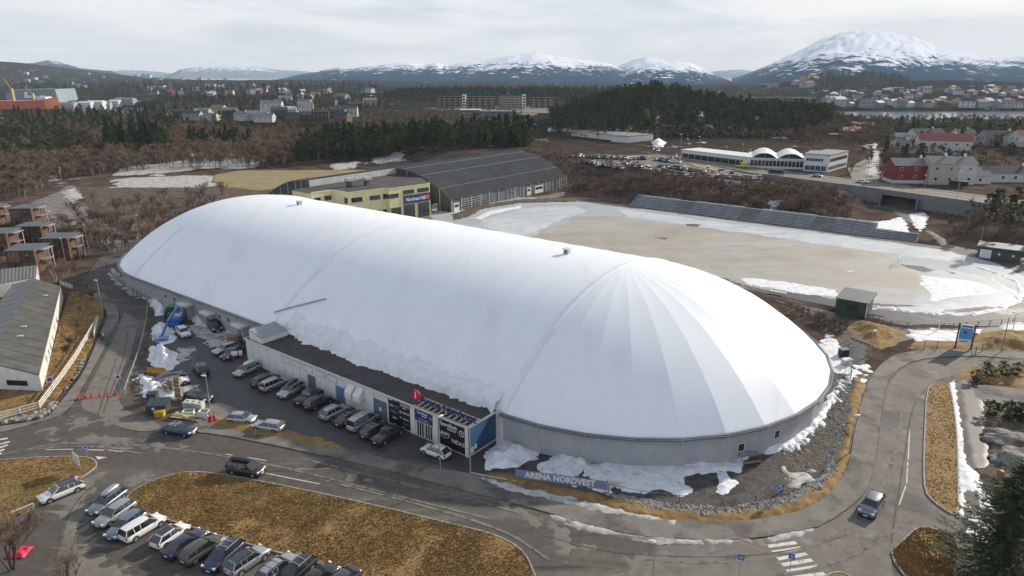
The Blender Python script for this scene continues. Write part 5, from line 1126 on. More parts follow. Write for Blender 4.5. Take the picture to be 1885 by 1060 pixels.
zone('bare', [0, 4, 5, 6], [W(u, v)[:2] for u, v in [(-30, -140), (-40, -136), (-70, -132), (-105, -140), (-105, -180), (-36, -184)]], 200, 1.8, (.6, 1.0), 'leafless shrub on the brown slope above the garages', 'shrubs above the garages', 28)
zone('bare', [0, 1, 3, 4], pxd([(1560, 300), (1990, 275), (1990, 640), (1580, 560)]), 420, 3.4, (.8, 1.3), 'leafless garden tree among the painted houses', 'garden trees among the painted houses', 29)
zone('bare', [0, 1, 3], pxd([(1050, 452), (1490, 460), (1500, 500), (1030, 500)]), 260, 2.8, (.6, 1.0), 'leafless tree at the foot of the rocky knoll', 'leafless trees at the foot of the knoll', 30)
zone('bare', TW, pxd([(560, 640), (960, 620), (960, 900), (500, 900)]), 700, 4, (.9, 1.4), 'distant leafless tree between the pine belt and the villas', 'distant leafless trees', 31)
zone('bare', [2, 4, 5], [W(*to_uv(*G(p, q)[:2]))[:2] for p, q in [(500, 352), (560, 352), (560, 362), (480, 364)]], 6, 2, (.5, .8), 'leafless bush beside the low wing', 'bushes beside the low wing', 32)
zone('bare', [4, 5], poly_px([(1440, 560), (1545, 592), (1560, 620), (1530, 615), (1490, 590)]), 26, 1.2, (.5, .8), 'low leafless shrub behind the curved wall of the dome', 'shrubs behind the dome wall', 33)
zone('bare', [0, 1, 3], pxd([(1560, 640), (1990, 640), (1990, 880), (1600, 860)]), 300, 5, (.8, 1.2), 'distant leafless tree near the strait', 'leafless trees near the strait', 34)
zone('bare', [0, 1, 3, 4], pxd([(1400, 440), (1560, 420), (1600, 480), (1620, 900), (1500, 860), (1490, 560)]), 420, 3.6, (.7, 1.2), 'distant leafless tree on the open ground below the knoll', 'leafless trees below the knoll', 38)
zone('bare', TW, pxd([(-60, 640), (700, 640), (720, 1300), (-60, 900)]), 1500, 4.5, (1.0, 1.5), 'distant leafless tree in the brown lowland before the town', 'distant lowland trees', 35)
zone('bare', [0, 1, 3], pxd([(1060, 500), (1480, 500), (1490, 640), (1060, 640)]), 420, 3, (.6, 1.0), 'leafless tree among the pines of the knoll', 'leafless trees on the knoll', 36)
zone('pine', P3 + F2, pxd([(-60, 1600), (720, 1600), (700, 3000), (-60, 2600)]), 700, 12, (1.3, 2.2), 'tiny distant pine on the hazy plain', 'pines on the hazy plain', 37)
TREES.sort(key=lambda t: math.hypot(t[2][0], t[2][1]))
npn = nbn = 0; rest = {}
firstof = {}
for t in TREES:
    kind, i, loc, s, rz, label, group = t
    cnt = npn if kind == 'pine' else nbn
    if cnt < 296:
        d_ = math.hypot(loc[0], loc[1])
        o = plant(kind, i, loc, s, rz, 'pine_tree' if kind == 'pine' else 'bare_tree', label, 'tree', group, parts=d_ < 300)
        if d_ >= 300: firstof.setdefault((kind, i), o)
        if kind == 'pine': npn += 1
        else: nbn += 1
    else: rest.setdefault((kind, i), []).append((loc[0], loc[1], loc[2], s, rz))
for (kind, i), pts in rest.items():
    src = firstof.get((kind, i))
    if src is None:
        p = pts.pop(0); src = plant(kind, i, p[:3], p[3], p[4], 'pine_tree' if kind == 'pine' else 'bare_tree', 'lone distant ' + ('pine' if kind == 'pine' else 'leafless tree') + ' at the near edge of the far woods', 'tree', 'trees at the edge of the far woods')
    gn_scatter('pine_wood' if kind == 'pine' else 'leafless_wood', src, [(p[0], p[1], p[2], p[3], p[4]) for p in pts], 'distant dark pine wood on the hills' if kind == 'pine' else 'distant leafless brown wood on the low ground', 'wood')
# individual shrubs and trees near the hall, placed one by one
def single(kind, i, px, py, s, label, cat='tree', group=None, name=None, z=0.0, rz=None):
    x, y, _ = G(px, py, z); z = gz(x, y)
    return plant(kind, i, (x, y, z), s, random.uniform(0, 6.28) if rz is None else rz, name or ('pine_tree' if kind == 'pine' else 'bare_tree'), label, cat, group, parts=True)
for k, (px, py, i, s, lab) in enumerate([(302, 372, 1, 1.15, 'broad leafless tree beyond the dome end, first of the row'), (345, 366, 2, 1.25, 'broad leafless tree in the row beyond the dome end, beside the first'), (375, 362, 1, 1.2, 'leafless many-stemmed tree third in the row beyond the dome'), (410, 360, 2, 1.45, 'rounded leafless tree ending the row beyond the dome'), (255, 372, 4, 1.6, 'dark leafless bush beside the timber play frame'), (175, 375, 1, 1.0, 'reddish leafless tree on the verge beside the curved path'), (225, 380, 2, .95, 'leafless tree on the verge between path and dome')]):
    single('bare', i, px, py, s, lab)
for k, (px, py, i, s) in enumerate([(140, 400, 3, .75), (148, 437, 6, .95), (152, 445, 3, .9), (160, 450, 3, .8), (165, 455, 6, .7)]):
    single('bare', i, px, py, s, 'thin pale birch on the grass bank beside the wood-clad units', 'birch tree', 'birches beside the wood-clad units', 'birch_tree')
for k, (px, py, i, s) in enumerate([(95, 505, 6, .75), (112, 510, 2, .8), (103, 520, 6, .85), (125, 512, 6, .7), (118, 500, 1, .7), (135, 495, 4, .9)]):
    single('bare', i, px, py, s, 'leafless yellowish tree between the timber units and the long shed', 'tree', 'trees between the timber units and the shed')
for k, (px, py, i, s) in enumerate([(152, 590, 3, .62), (160, 560, 6, .55), (148, 620, 3, .6), (135, 650, 3, .6), (142, 635, 6, .55), (128, 640, 0, .5), (172, 545, 0, .6), (122, 668, 3, .65), (118, 610, 1, .5), (165, 570, 0, .5)]):
    single('bare', i, px, py, s, 'slender leafless birch on the grass between the shed and the white fence', 'birch tree', 'birches between shed and white fence', 'birch_tree')
single('bare', 3, 12, 705, .62, 'white-stemmed leafless birch in front of the long shed gable', 'birch tree', None, 'birch_tree')
for px, py, i, s, lab in ((1815, 690, 3, .42, 'low dark green juniper hedge bush nearest the road bend'), (1845, 688, 3, .42, 'low dark green juniper bush in the middle of the roadside hedge'), (1872, 692, 3, .4, 'low dark green juniper bush at the outer end of the roadside hedge'), (1800, 702, 3, .36, 'small juniper bush beside the paved forecourt corner'), (1820, 762, 3, .4, 'dark juniper bush beside the gravel path edge'), (1850, 770, 3, .5, 'dark juniper bush below the paved forecourt'), (1878, 772, 3, .5, 'dark juniper bush beside the grey boulder slope')):
    o = single('pine', i, px, py, s, lab, 'bush', None, 'juniper_bush'); o.scale = (s * 1.6, s * 1.3, s * .8)
single('pine', 0, 1895, 765, .55, 'tall dark bush at the edge beside the paved forecourt', 'bush', None, 'juniper_bush')
# big dark fir in the right foreground and the bare tree in the left foreground
def big_fir(h, r, seed):
    rg = random.Random(seed); tr = MB(); cr = MB(); tr.tube((0, 0, -.3), (0, 0, h * .98), .28, .03, 8); nw = 34
    for w_ in range(nw):
        t = w_ / nw; z = h * (.04 + .95 * t)
        for k in range(15 if t < .8 else 8):
            a = rg.uniform(0, 6.283); L_ = r * (1 - t) ** .75 * rg.uniform(.6, 1.1) + .25; p = Vector((0, 0, z + rg.uniform(-.15, .15))); d_ = Vector((math.cos(a), math.sin(a), .12 - .25 * (1 - t))); pts = [p]
            for q in range(6): d_ = (d_ + Vector((rg.uniform(-.08, .08), rg.uniform(-.08, .08), -.05 + .035 * q))).normalized(); pts.append(pts[-1] + d_ * L_ / 6)
            for q in range(6): tr.tube(pts[q], pts[q + 1], .05 * (1 - q / 7), .05 * (1 - (q + 1) / 7), 3, cap=False)
            for s_ in range(48):
                q = min(5.99, 6 * rg.random() ** .8 + .2); i_ = int(q); o = pts[i_].lerp(pts[i_ + 1], q - i_); dd = (pts[i_ + 1] - pts[i_]).normalized(); sd = Vector((-dd.y, dd.x, 0)).normalized() * rg.choice((-1, 1))
                f = (dd * rg.uniform(.5, 1) + sd * rg.uniform(.2, 1.0) + Vector((0, 0, rg.uniform(-.45, .2)))).normalized(); l = rg.uniform(.3, .62) * (1.1 - q / 12); w2 = f.cross(Vector((0, 0, 1))).normalized() * l * .16
                cr.add([o - f * .05, o + f * l * .5 + w2, o + f * l, o + f * l * .5 - w2], [(0, 1, 2, 3)])
                g = (f + Vector((rg.gauss(0, .5), rg.gauss(0, .5), rg.gauss(0, .4)))).normalized(); o2 = o + f * l * .4; w3 = g.orthogonal().normalized() * l * .1; cr.add([o2 - w3, o2 + w3, o2 + g * l * .55], [(0, 1, 2)])
    return tr, cr
tr, cr = big_fir(14.3, 7.0, 77)
x, y, _ = G(1893, 850, 14); t = thing('fir_tree', 'large dark evergreen tree filling the lower corner nearest the camera', 'tree', (x, y, 0))
tr.build('trunk', M_bark, t); cr.build('crown', M_fir, t)
tr, cr = bare_bm(8, 99, 4, 1300, .5, .014)
x, y, _ = G(-10, 925, 8); t = thing('bare_tree', 'leafless tree with spreading branches in the near corner beside the parked cars', 'tree', (x, y, 0)); tr.build('trunk', M_bark, t); cr.build('crown', M_twig_b, t)
tr, cr = bare_bm(5, 98, 4, 500, .5, .010)
x, y, _ = G(110, 985, 6); t = thing('bare_tree', 'leafless low tree reaching over the sandy ground below the parked cars', 'tree', (x, y, 0)); tr.build('trunk', M_bark, t); cr.build('crown', M_twig_b, t)
# grass tufts as one mass
def tufts(name, poly, n, hgt, mat, label, z0=.1, seed=0):
    rg = np.random.RandomState(seed); xs = [p[0] for p in poly]; ys = [p[1] for p in poly]
    X = rg.uniform(min(xs), max(xs), n * 3); Y = rg.uniform(min(ys), max(ys), n * 3); k = inpoly(X, Y, poly) & (fbm(X / 2.5, Y / 2.5, 3) + rg.rand(n * 3) * .5 > .62); X = X[k][:n]; Y = Y[k][:n]; m_ = len(X)
    a = rg.rand(m_) * 6.283; s = hgt * (.5 + rg.rand(m_)); w = s * .8
    V = np.empty((m_, 2, 3, 3))
    for j in range(2):
        aa = a + j * 1.7; V[:, j, 0] = np.stack([X - np.cos(aa) * w, Y - np.sin(aa) * w, np.full(m_, z0)], 1); V[:, j, 1] = np.stack([X + np.cos(aa) * w, Y + np.sin(aa) * w, np.full(m_, z0)], 1)
        V[:, j, 2] = np.stack([X + rg.randn(m_) * w * .7, Y + rg.randn(m_) * w * .7, z0 + s], 1)
    V = V.reshape(-1, 3); me = bpy.data.meshes.new(name); me.from_pydata(V.tolist(), [], np.arange(len(V)).reshape(-1, 3).tolist()); me.materials.append(mat); me.update()
    o = link(name, me); o['kind'] = 'stuff'; tag(o, label, 'grass')
M_tuft = layered('grass_tufts', [((.255, .155, .057), (.36, .235, .09), 2.0), ((.20, .12, .048), (.27, .17, .07), 2.0, .5, .5, .6)])
tufts('grass_tufts', LAWN1, 34000, .10, M_tuft, 'short brown winter grass on the large lawn between road and car park', seed=1)
tufts('grass_tufts', LAWN2, 8000, .10, M_tuft, 'short brown winter grass on the traffic island lawn', seed=2)
tufts('grass_tufts', LAWN4, 5000, .12, M_tuft, 'brown winter grass on the small lawn by the crossing', seed=3)
tufts('grass_tufts', LAWN3, 4000, .09, M_tuft, 'brown winter grass on the narrow strip beside the road bend', seed=4)
tufts('grass_tufts', LAWN6, 9000, .13, M_tuft, 'brown winter grass on the slope inside the white fence', seed=5)
# stones along the apron edge
STONES = []
for s_ in range(4):
    b = MB(); bm_ = bmesh.new(); bmesh.ops.create_icosphere(bm_, subdivisions=1, radius=.5); rg = random.Random(s_)
    vs = [(v.co.x * rg.uniform(.7, 1.3), v.co.y * rg.uniform(.7, 1.2), v.co.z * rg.uniform(.5, .9)) for v in bm_.verts]; b.add(vs, [tuple(v.index for v in f.verts) for f in bm_.faces]); bm_.free(); STONES.append(b)
def stones(name, poly, n, s0, s1, label, z=.05, seed=0, mat=M_stone):
    b = MB()
    for x, y in sample(poly, n, 0, seed):
        st = random.choice(STONES); s = random.uniform(s0, s1); a = random.uniform(0, 6.28); c_, s_ = math.cos(a), math.sin(a)
        b.add([(x + (q[0] * c_ - q[1] * s_) * s, y + (q[0] * s_ + q[1] * c_) * s, z + q[2] * s + s * .15) for q in st.v], st.f)
    o = b.build(name, mat); o['kind'] = 'stuff'; tag(o, label, 'stones'); return o
stones('stones', poly_px([(1110, 908), (1240, 930), (1340, 936), (1440, 918), (1500, 890), (1532, 850), (1545, 870), (1510, 900), (1470, 925), (1400, 942), (1300, 950), (1180, 938)]), 1500, .25, .62, 'loose grey rubble stones on the bank between apron and pavement', seed=1)
stones('stones', poly_px([(1440, 830), (1530, 760), (1560, 690), (1575, 700), (1560, 790), (1530, 850), (1450, 880)]), 700, .18, .45, 'loose dark stones on the gravel beside the curved wall', seed=2)
stones('stones', poly_px([(0, 782), (76, 770), (110, 742), (100, 740), (70, 762), (0, 776)]), 110, .4, 1.1, 'row of grey boulders under the white fence beside the pavement', seed=3)
stones('stones', poly_px([(120, 720), (150, 680), (160, 655), (154, 655), (140, 690), (112, 728)]), 60, .3, .7, 'grey boulders on the slope below the white fence', seed=4)
stones('stones', poly_px([(1040, 296), (1080, 300), (1090, 310), (1050, 308), (1030, 302)], 3.5), 240, .5, 1.0, 'heap of pale rubble on the slope by the far car park', z=3.6, seed=5)
stones('stones', poly_px([(248, 700), (262, 695), (262, 728), (246, 728)]), 30, .4, .8, 'dark boulders around the small snow heap', seed=6, mat=M_rock)
for k, (px, py, s, lab) in enumerate([(1860, 812, 3.2, 'large grey rock outcrop below the paved forecourt'), (1885, 850, 3.6, 'grey rock outcrop beside the big fir'), (1845, 846, 1.6, 'smaller grey boulder beside the gravel path')]):
    x, y, _ = G(px, py); bm_ = bmesh.new(); bmesh.ops.create_icosphere(bm_, subdivisions=4, radius=1)
    b = MB(); b.add([tuple(v.co * (1 + .35 * mnoise.fractal(v.co * 1.3 + Vector((k * 5, 0, 0)), 1, 2, 4))) for v in bm_.verts], [tuple(v.index for v in f.verts) for f in bm_.faces]); bm_.free()
    o = b.build('rock_outcrop', M_rock, None, (x, y, -.1)); o.scale = (s, s * .8, s * .42); tag(o, lab, 'rock')
# ---------------------------------------------------------------- vehicles
def carpaint(name, c, metal=.35, rough=.32):
    m, t, b = nodes(name); b.inputs['Metallic'].default_value = metal; b.inputs['Roughness'].default_value = rough; b.inputs['Coat Weight'].default_value = .5; b.inputs['Coat Roughness'].default_value = .12
    tcn = t.nodes.new('ShaderNodeTexCoord'); n = t.nodes.new('ShaderNodeTexNoise'); n.inputs['Scale'].default_value = 2.2; n.inputs['Detail'].default_value = 6
    r = t.nodes.new('ShaderNodeValToRGB'); r.color_ramp.elements[0].position = .3; r.color_ramp.elements[1].position = .75
    d = (.16, .14, .115)
    r.color_ramp.elements[0].color = tuple(c) + (1,); r.color_ramp.elements[1].color = tuple(k * .82 + q * .18 for k, q in zip(c, d)) + (1,)
    t.links.new(tcn.outputs['Object'], n.inputs['Vector']); t.links.new(n.outputs[0], r.inputs[0]); t.links.new(r.outputs[0], b.inputs['Base Color']); return m
PAINT = dict(white=carpaint('white_paint', (.72, .72, .71), 0), silver=carpaint('silver_paint', (.42, .43, .44), .6), grey=carpaint('grey_paint', (.2, .21, .23), .5), darkgrey=carpaint('dark_grey_paint', (.06, .062, .068), .4), black=carpaint('black_paint', (.012, .013, .015), .2),
    blue=carpaint('dark_blue_paint', (.018, .03, .075), .3), slate=carpaint('slate_blue_paint', (.16, .2, .26), .5), brown=carpaint('brown_grey_paint', (.085, .07, .065), .4), green=carpaint('pale_green_grey_paint', (.3, .36, .35), .4), red=carpaint('red_paint', (.3, .02, .02), .2), lime=carpaint('lime_yellow_paint', (.42, .5, .05), 0), teal=carpaint('teal_paint', (.09, .24, .26), .2), beige=carpaint('champagne_paint', (.42, .38, .32), .5))
M_carglass = plain('car_glass', (.012, .014, .017), .06, spec=.9, coat=.4, vary=0)
M_tyre = plain('tyre_rubber', (.018, .018, .018), .85, vary=.1)
M_rim = plain('alloy_rim', (.38, .39, .4), .35, metal=.6, vary=0)
M_lamp = plain('headlamp_glass', (.7, .72, .74), .1, coat=.8, vary=0)
M_tail = plain('tail_lamp', (.38, .015, .012), .2, coat=.6, vary=0)
M_plastic = plain('black_plastic', (.02, .02, .021), .55, vary=.05)
# type: length, width, height, hood z, belt z, hood end x, windscreen top x, roof end x, rear glass bottom x, tail z
CT = dict(hatch=(4.1, 1.74, 1.46, .86, .95, .22, .41, .84, .985, .92), wagon=(4.7, 1.8, 1.46, .84, .93, .25, .42, .89, .99, .93), suv=(4.55, 1.86, 1.64, 1.0, 1.06, .235, .39, .88, .985, 1.04), mpv=(4.7, 1.84, 1.68, .95, 1.02, .19, .37, .95, .995, 1.0),
    sedan=(4.8, 1.84, 1.43, .86, .93, .25, .42, .74, .90, .98), coupe=(4.9, 1.92, 1.40, .84, .92, .25, .43, .68, .93, .95), van=(5.0, 1.92, 1.95, 1.08, 1.16, .16, .31, .975, .995, 1.12), bigvan=(5.8, 2.05, 2.55, 1.15, 1.3, .13, .26, .985, .998, 1.3), pickup=(5.2, 1.88, 1.78, 1.05, 1.12, .25, .37, .60, .64, 1.08))
PROTO = {}
def ring(x, w, z0, z1, wt=None, inset=0.0):
    """closed section across the car, from sill round to sill"""
    wt = wt or w * .93
    return [(x, -w * .90, z0), (x, -w, z0 + .14), (x, -w * 1.0, (z0 + z1) * .52), (x, -wt, z1 - .03), (x, -wt * .86, z1 + .015), (x, 0, z1 + .035), (x, wt * .86, z1 + .015), (x, wt, z1 - .03), (x, w * 1.0, (z0 + z1) * .52), (x, w, z0 + .14), (x, w * .90, z0)]
def loft(b, rings, mi=0, smooth=True, cap=True):
    k = len(rings[0]); vs = [q for r in rings for q in r]
    fs = [(i * k + j, i * k + (j + 1) % k, (i + 1) * k + (j + 1) % k, (i + 1) * k + j) for i in range(len(rings) - 1) for j in range(k)]
    b.add(vs, fs, mi, smooth)
    if cap: b.add(rings[0], [tuple(range(k))[::-1]], mi); b.add(rings[-1], [tuple(range(k))], mi)
def car_meshes(ty):
    L, Wd, H, zh, zb, xh, xw, xr, xg, zt = CT[ty]; w = Wd / 2; X = lambda t: L / 2 - L * t
    b = MB()
    st = [(0.0, .80, .42, zh * .62), (.012, .88, .30, zh * .76), (.05, .95, .24, zh * .90), (.13, .99, .22, zh * .965), (xh, 1, .22, zb * .985), (.45, 1, .22, zb), (.75, 1, .22, zb), (.90, .985, .24, zt if ty not in ('pickup',) else zt), (.975, .95, .28, zt * .97), (.995, .90, .36, zt * .86), (1.0, .86, .45, zt * .74)]
    loft(b, [ring(X(t), w * k, z0, z1) for t, k, z0, z1 in st])
    # roof skin and pillars in body colour
    wt = w * .76; wr = w * .70; zr = H
    if ty in ('van', 'bigvan'): wt, wr = w * .9, w * .86
    nR = 5; vs = []
    for i in range(nR + 1):
        t = xw + (xr - xw) * i / nR; z = zr - (.05 if i == 0 else 0) - (.06 if i == nR else 0) - .02 * abs(i - 2) * .5
        vs += [(X(t), -wr - .02, z - .06), (X(t), -wr * .85, z - .01), (X(t), 0, z + .015), (X(t), wr * .85, z - .01), (X(t), wr + .02, z - .06)]
    b.add(vs, [(i * 5 + j, i * 5 + j + 1, (i + 1) * 5 + j + 1, (i + 1) * 5 + j) for i in range(nR) for j in range(4)], 0, True)
    wb = w * .93
    def pil(t0, t1, s, wd=.07): b.beam((X(t0), s * wb, zb - .03), (X(t1), s * (wr + .015), zr - .07), .05, wd)
    for s in (-1, 1):
        pil(xh + .005, xw, s, .06); pil(xg, xr, s, .16 if ty != 'pickup' else .08); mid = (xw + xr) / 2 - .03
        if ty in ('wagon', 'mpv', 'suv', 'van', 'bigvan'): pil(xw + (xr - xw) * .72, xw + (xr - xw) * .74, s, .07)
        pil(mid + .01, mid, s, .06)
        b.cbox((X(xh + .05), s * (w + .06), zb + .06), (.12, .14, .12))
        if ty in ('van', 'bigvan'): b.add([(X(.42), s * (wb + .012), zb - .05), (X(xr - .01), s * (wb + .012), zb - .05), (X(xr - .01), s * (wr + .04), zr - .1), (X(.42), s * (wr + .04), zr - .1)], [(0, 1, 2, 3)])
    body = b.mesh('body', [PAINT['white']])
    g = MB(); zt_ = zr - .055
    A = [(X(xh), -wb, zb - .02), (X(xh), wb, zb - .02), (X(xg), wb, zb - .02), (X(xg), -wb, zb - .02)]; Bq = [(X(xw), -wr, zt_), (X(xw), wr, zt_), (X(xr), wr, zt_), (X(xr), -wr, zt_)]
    g.add(A + Bq, [(0, 1, 5, 4), (1, 2, 6, 5), (2, 3, 7, 6), (3, 0, 4, 7)], 0)
    glass = g.mesh('window', [M_carglass])
    wh = MB(); r = .33 if ty not in ('suv', 'pickup') else .37
    wh.tube((0, -.11, 0), (0, .11, 0), r, n=16, mi=0, smooth=False); wheel = wh.mesh('wheel', [M_tyre])
    rm = MB(); rm.tube((0, .0, 0), (0, .12, 0), r * .64, n=10, mi=0, smooth=False); rimm = rm.mesh('rim', [M_rim])
    arch = MB()
    for t in (.18, .80):
        for s in (-1, 1):
            q = [(X(t) + (r + .07) * math.cos(a), s * (w + .004), r + (r + .07) * math.sin(a)) for a in np.linspace(-.25, math.pi + .25, 12)]; arch.add(q, [tuple(range(12))])
    arch.box(X(.01), X(.99), -w * .86, w * .86, .14, .26); arch.cbox((X(0.004), 0, zh * .5), (.06, w * 1.0, .22)); 
    for s in (-1, 1): arch.box(X(.72), X(.26), s * w - .02, s * w + .02, .2, .27)
    am = arch.mesh('trim', [M_plastic])
    hl = MB(); hl.add([(X(.018), -.22, zh * .66), (X(.018), .20, zh * .66), (X(.05), .26, zh * .84), (X(.05), -.20, zh * .84), (X(.03) - .1, .3, zh * .8), (X(.03) - .3, .3, zh * .9)], [(0, 1, 2, 3)])
    hlm = MB(); hlm.cbox((0, 0, 0), (.24, .38, .15)); hlm = hlm.mesh('headlight', [M_lamp])
    tl = MB(); tl.cbox((0, 0, 0), (.12, .2, .34 if ty in ('wagon', 'suv', 'mpv', 'van', 'bigvan', 'hatch') else .18)); tl = tl.mesh('tail_light', [M_tail])
    pl = MB(); pl.cbox((0, 0, 0), (.03, .5, .12)); pl = pl.mesh('number_plate', [M_print])
    return dict(body=body, glass=glass, wheel=wheel, rim=rimm, trim=am, hl=hlm, tl=tl, pl=pl, L=L, w=w, r=r, zh=zh, zt=zt, H=H, wr=wr, X=X, xw=xw, xr=xr)
def child(name, me, p, loc=(0, 0, 0), mat=None):
    o = link(name, me, p, loc)
    if mat is not None:
        o.material_slots[0].link = 'OBJECT'; o.material_slots[0].material = mat
    return o
NCAR = 0
def car(ty, color, pos, head, label, cat='car', group=None, rails=None, box=None, simple=False, name='parked_car', roofcol=None, z=0.0, extra=None):
    if ty not in PROTO: PROTO[ty] = car_meshes(ty)
    p = PROTO[ty]; mat = PAINT[color]; t = thing(name, label, cat, (pos[0], pos[1], z), head, group)
    child('body', p['body'], t, mat=mat); child('window', p['glass'], t); X = p['X']
    if simple:
        child('trim', p['trim'], t); return t
    child('trim', p['trim'], t)
    for tx in (.18, .80):
        for s in (-1, 1):
            wl = child('wheel', p['wheel'], t, (X(tx), s * (p['w'] - .09), p['r'])); rm = child('rim', p['rim'], wl); rm.rotation_euler = (0, 0, 0 if s > 0 else math.pi)
    for s in (-1, 1):
        h_ = child('headlight', p['hl'], t, (X(.035), s * p['w'] * .72, p['zh'] * .80)); h_.rotation_euler = (0, .25, -s * .35)
        child('tail_light', p['tl'], t, (X(.985), s * p['w'] * .80, p['zt'] * .88))
    child('number_plate', p['pl'], t, (X(1.0) - .01, 0, p['zt'] * .6)); child('number_plate', p['pl'], t, (X(0) + .02, 0, .42))
    if rails:
        for s in (-1, 1):
            b = MB(); b.beam((X(p['xw'] + .05), s * (p['wr'] - .02), p['H'] + .03), (X(p['xr'] - .03), s * (p['wr'] - .02), p['H'] + .02), .06, .07); b.build('roof_rail', M_rail if rails == 'silver' else M_plastic, t)
        if rails == 'bars' or rails == 'silver':
            for q in (.52, .70): b = MB(); b.beam((X(q), -p['wr'], p['H'] + .07), (X(q), p['wr'], p['H'] + .07), .06, .04); b.build('roof_bar', M_rail, t)
    if roofcol:
        b = MB(); b.box(X(p['xr'] - .04), X(p['xw'] + .03), -p['wr'] * .8, p['wr'] * .8, p['H'] + .0, p['H'] + .03); b.build('glass_roof', M_carglass, t)
    if box:
        b = MB(); l0, l1 = X(p['xw'] - .03), X(p['xr'] - .02); zz = p['H'] + .12
        rs = []
        for q, ww, hh in ((0, .18, .1), (.1, .34, .24), (.3, .39, .32), (.8, .40, .34), (.95, .36, .30), (1, .3, .2)):
            x = l0 + (l1 - l0) * q; rs.append([(x, -ww, zz), (x, -ww, zz + hh * .6), (x, -ww * .75, zz + hh), (x, ww * .75, zz + hh), (x, ww, zz + hh * .6), (x, ww, zz)])
        loft(b, rs); b.build('roof_box', PAINT[box], t)
    return t
def carpx(ty, color, tail, nose, label, **k):
    a = Vector(G(tail[0], tail[1], .6)[:2]); c = Vector(G(nose[0], nose[1], .6)[:2]); m_ = (a + c) / 2; d_ = c - a
    return car(ty, color, (m_.x, m_.y), math.atan2(d_.y, d_.x), label, **k)
GL = 'cars parked beside the large lawn'; GA = 'cars parked along the annex'; GS = 'cars by the snow heaps'
carpx('wagon', 'white', (148, 889), (76, 918), 'white estate car with dark roof rails driving in beside the traffic island lawn', name='car', rails='black', roofcol=1)
for a in [('wagon', 'slate', (222, 904), (172, 940), 'blue-grey estate with a long silver roof box, first beside the lawn corner', dict(box='silver')),
    ('wagon', 'green', (238, 926), (184, 962), 'pale green-grey estate second in the row beside the lawn', {}),
    ('wagon', 'slate', (256, 946), (207, 984), 'light blue-grey estate parked nose out beside the white people carrier', {}),
    ('mpv', 'white', (236, 986), (288, 955), 'white people carrier with black windows parked nose to the kerb', {}),
    ('hatch', 'white', (290, 1000), (335, 969), 'white hatchback with dark glass roof parked nose to the kerb', dict(roofcol=1)),
    ('sedan', 'blue', (318, 1015), (364, 984), 'dark blue saloon between the white hatchback and the brown crossover', {}),
    ('suv', 'brown', (342, 1030), (400, 993), 'brown-grey crossover with dark windows parked nose to the kerb', {}),
    ('suv', 'blue', (438, 1000), (385, 1046), 'near-black crossover with silver roof rails parked nose out', dict(rails='silver')),
    ('suv', 'silver', (424, 1052), (484, 1012), 'silver-white crossover with black roof bars and red tail lights', dict(rails='black', roofcol=1)),
    ('wagon', 'silver', (484, 1066), (536, 1024), 'silver estate with roof bars parked near the bottom of the row', dict(rails='bars')),
    ('wagon', 'black', (566, 1032), (520, 1072), 'black estate with silver roof rails and red tail light near the lawn kerb', dict(rails='silver')),
    ('sedan', 'black', (560, 1082), (606, 1048), 'black saloon mostly cut off at the bottom of the row', {}),
    ('sedan', 'darkgrey', (648, 1054), (600, 1092), 'dark car at the end of the row, only its roof in view', {})]:
    carpx(a[0], a[1], a[2], a[3], a[4], group=GL, **a[5])
carpx('mpv', 'black', (424, 858), (482, 867), 'black people carrier driving on the main road beside the lawn', name='car', box='black')
carpx('sedan', 'blue', (304, 786), (356, 794), 'dark blue saloon turning at the junction beside the dumpsters', name='car', rails='silver')
carpx('hatch', 'silver', (421, 768), (468, 771), 'silver hatchback parked on the edge of the brown grass strip', group=GS)
carpx('wagon', 'silver', (522, 788), (467, 779), 'silver estate parked on the grass strip behind the silver hatchback', group=GS)
carpx('suv', 'grey', (1617, 912), (1592, 948), 'grey estate-style crossover driving down the road bend by the crossing', name='car', rails='black')
carpx('hatch', 'white', (824, 838), (781, 822), 'white hatchback parked in front of the sponsor boards of the annex', rails='silver', group=GA)
for a in [('wagon', 'silver', (480, 668), (428, 692), 'silver estate with a white roof box and an open door beside the annex', dict(box='white')),
    ('wagon', 'darkgrey', (467, 708), (506, 688), 'dark estate second along the annex wall', {}),
    ('mpv', 'silver', (482, 716), (526, 697), 'silver people carrier with black side windows along the annex', {}),
    ('suv', 'silver', (556, 706), (514, 731), 'silver crossover with a black roof box by the annex door', dict(box='black')),
    ('pickup', 'black', (545, 744), (592, 716), 'black pickup with covered bed parked along the annex', {}),
    ('suv', 'black', (560, 752), (610, 728), 'black crossover beside the black pickup along the annex', {}),
    ('suv', 'silver', (594, 769), (637, 748), 'silver crossover with roof rails halfway along the annex', dict(rails='silver')),
    ('sedan', 'black', (622, 780), (662, 758), 'black saloon with roof bars beside the silver van', dict(rails='bars')),
    ('van', 'silver', (644, 791), (690, 763), 'silver window van parked beside the blue garage door', dict(rails='bars')),
    ('wagon', 'black', (668, 803), (712, 778), 'black estate with shiny silver roof rails near the sponsor board', dict(rails='silver')),
    ('pickup', 'black', (690, 815), (736, 786), 'black pickup nearest the entrance doors', {})]:
    carpx(a[0], a[1], a[2], a[3], a[4], group=GA, **a[5])
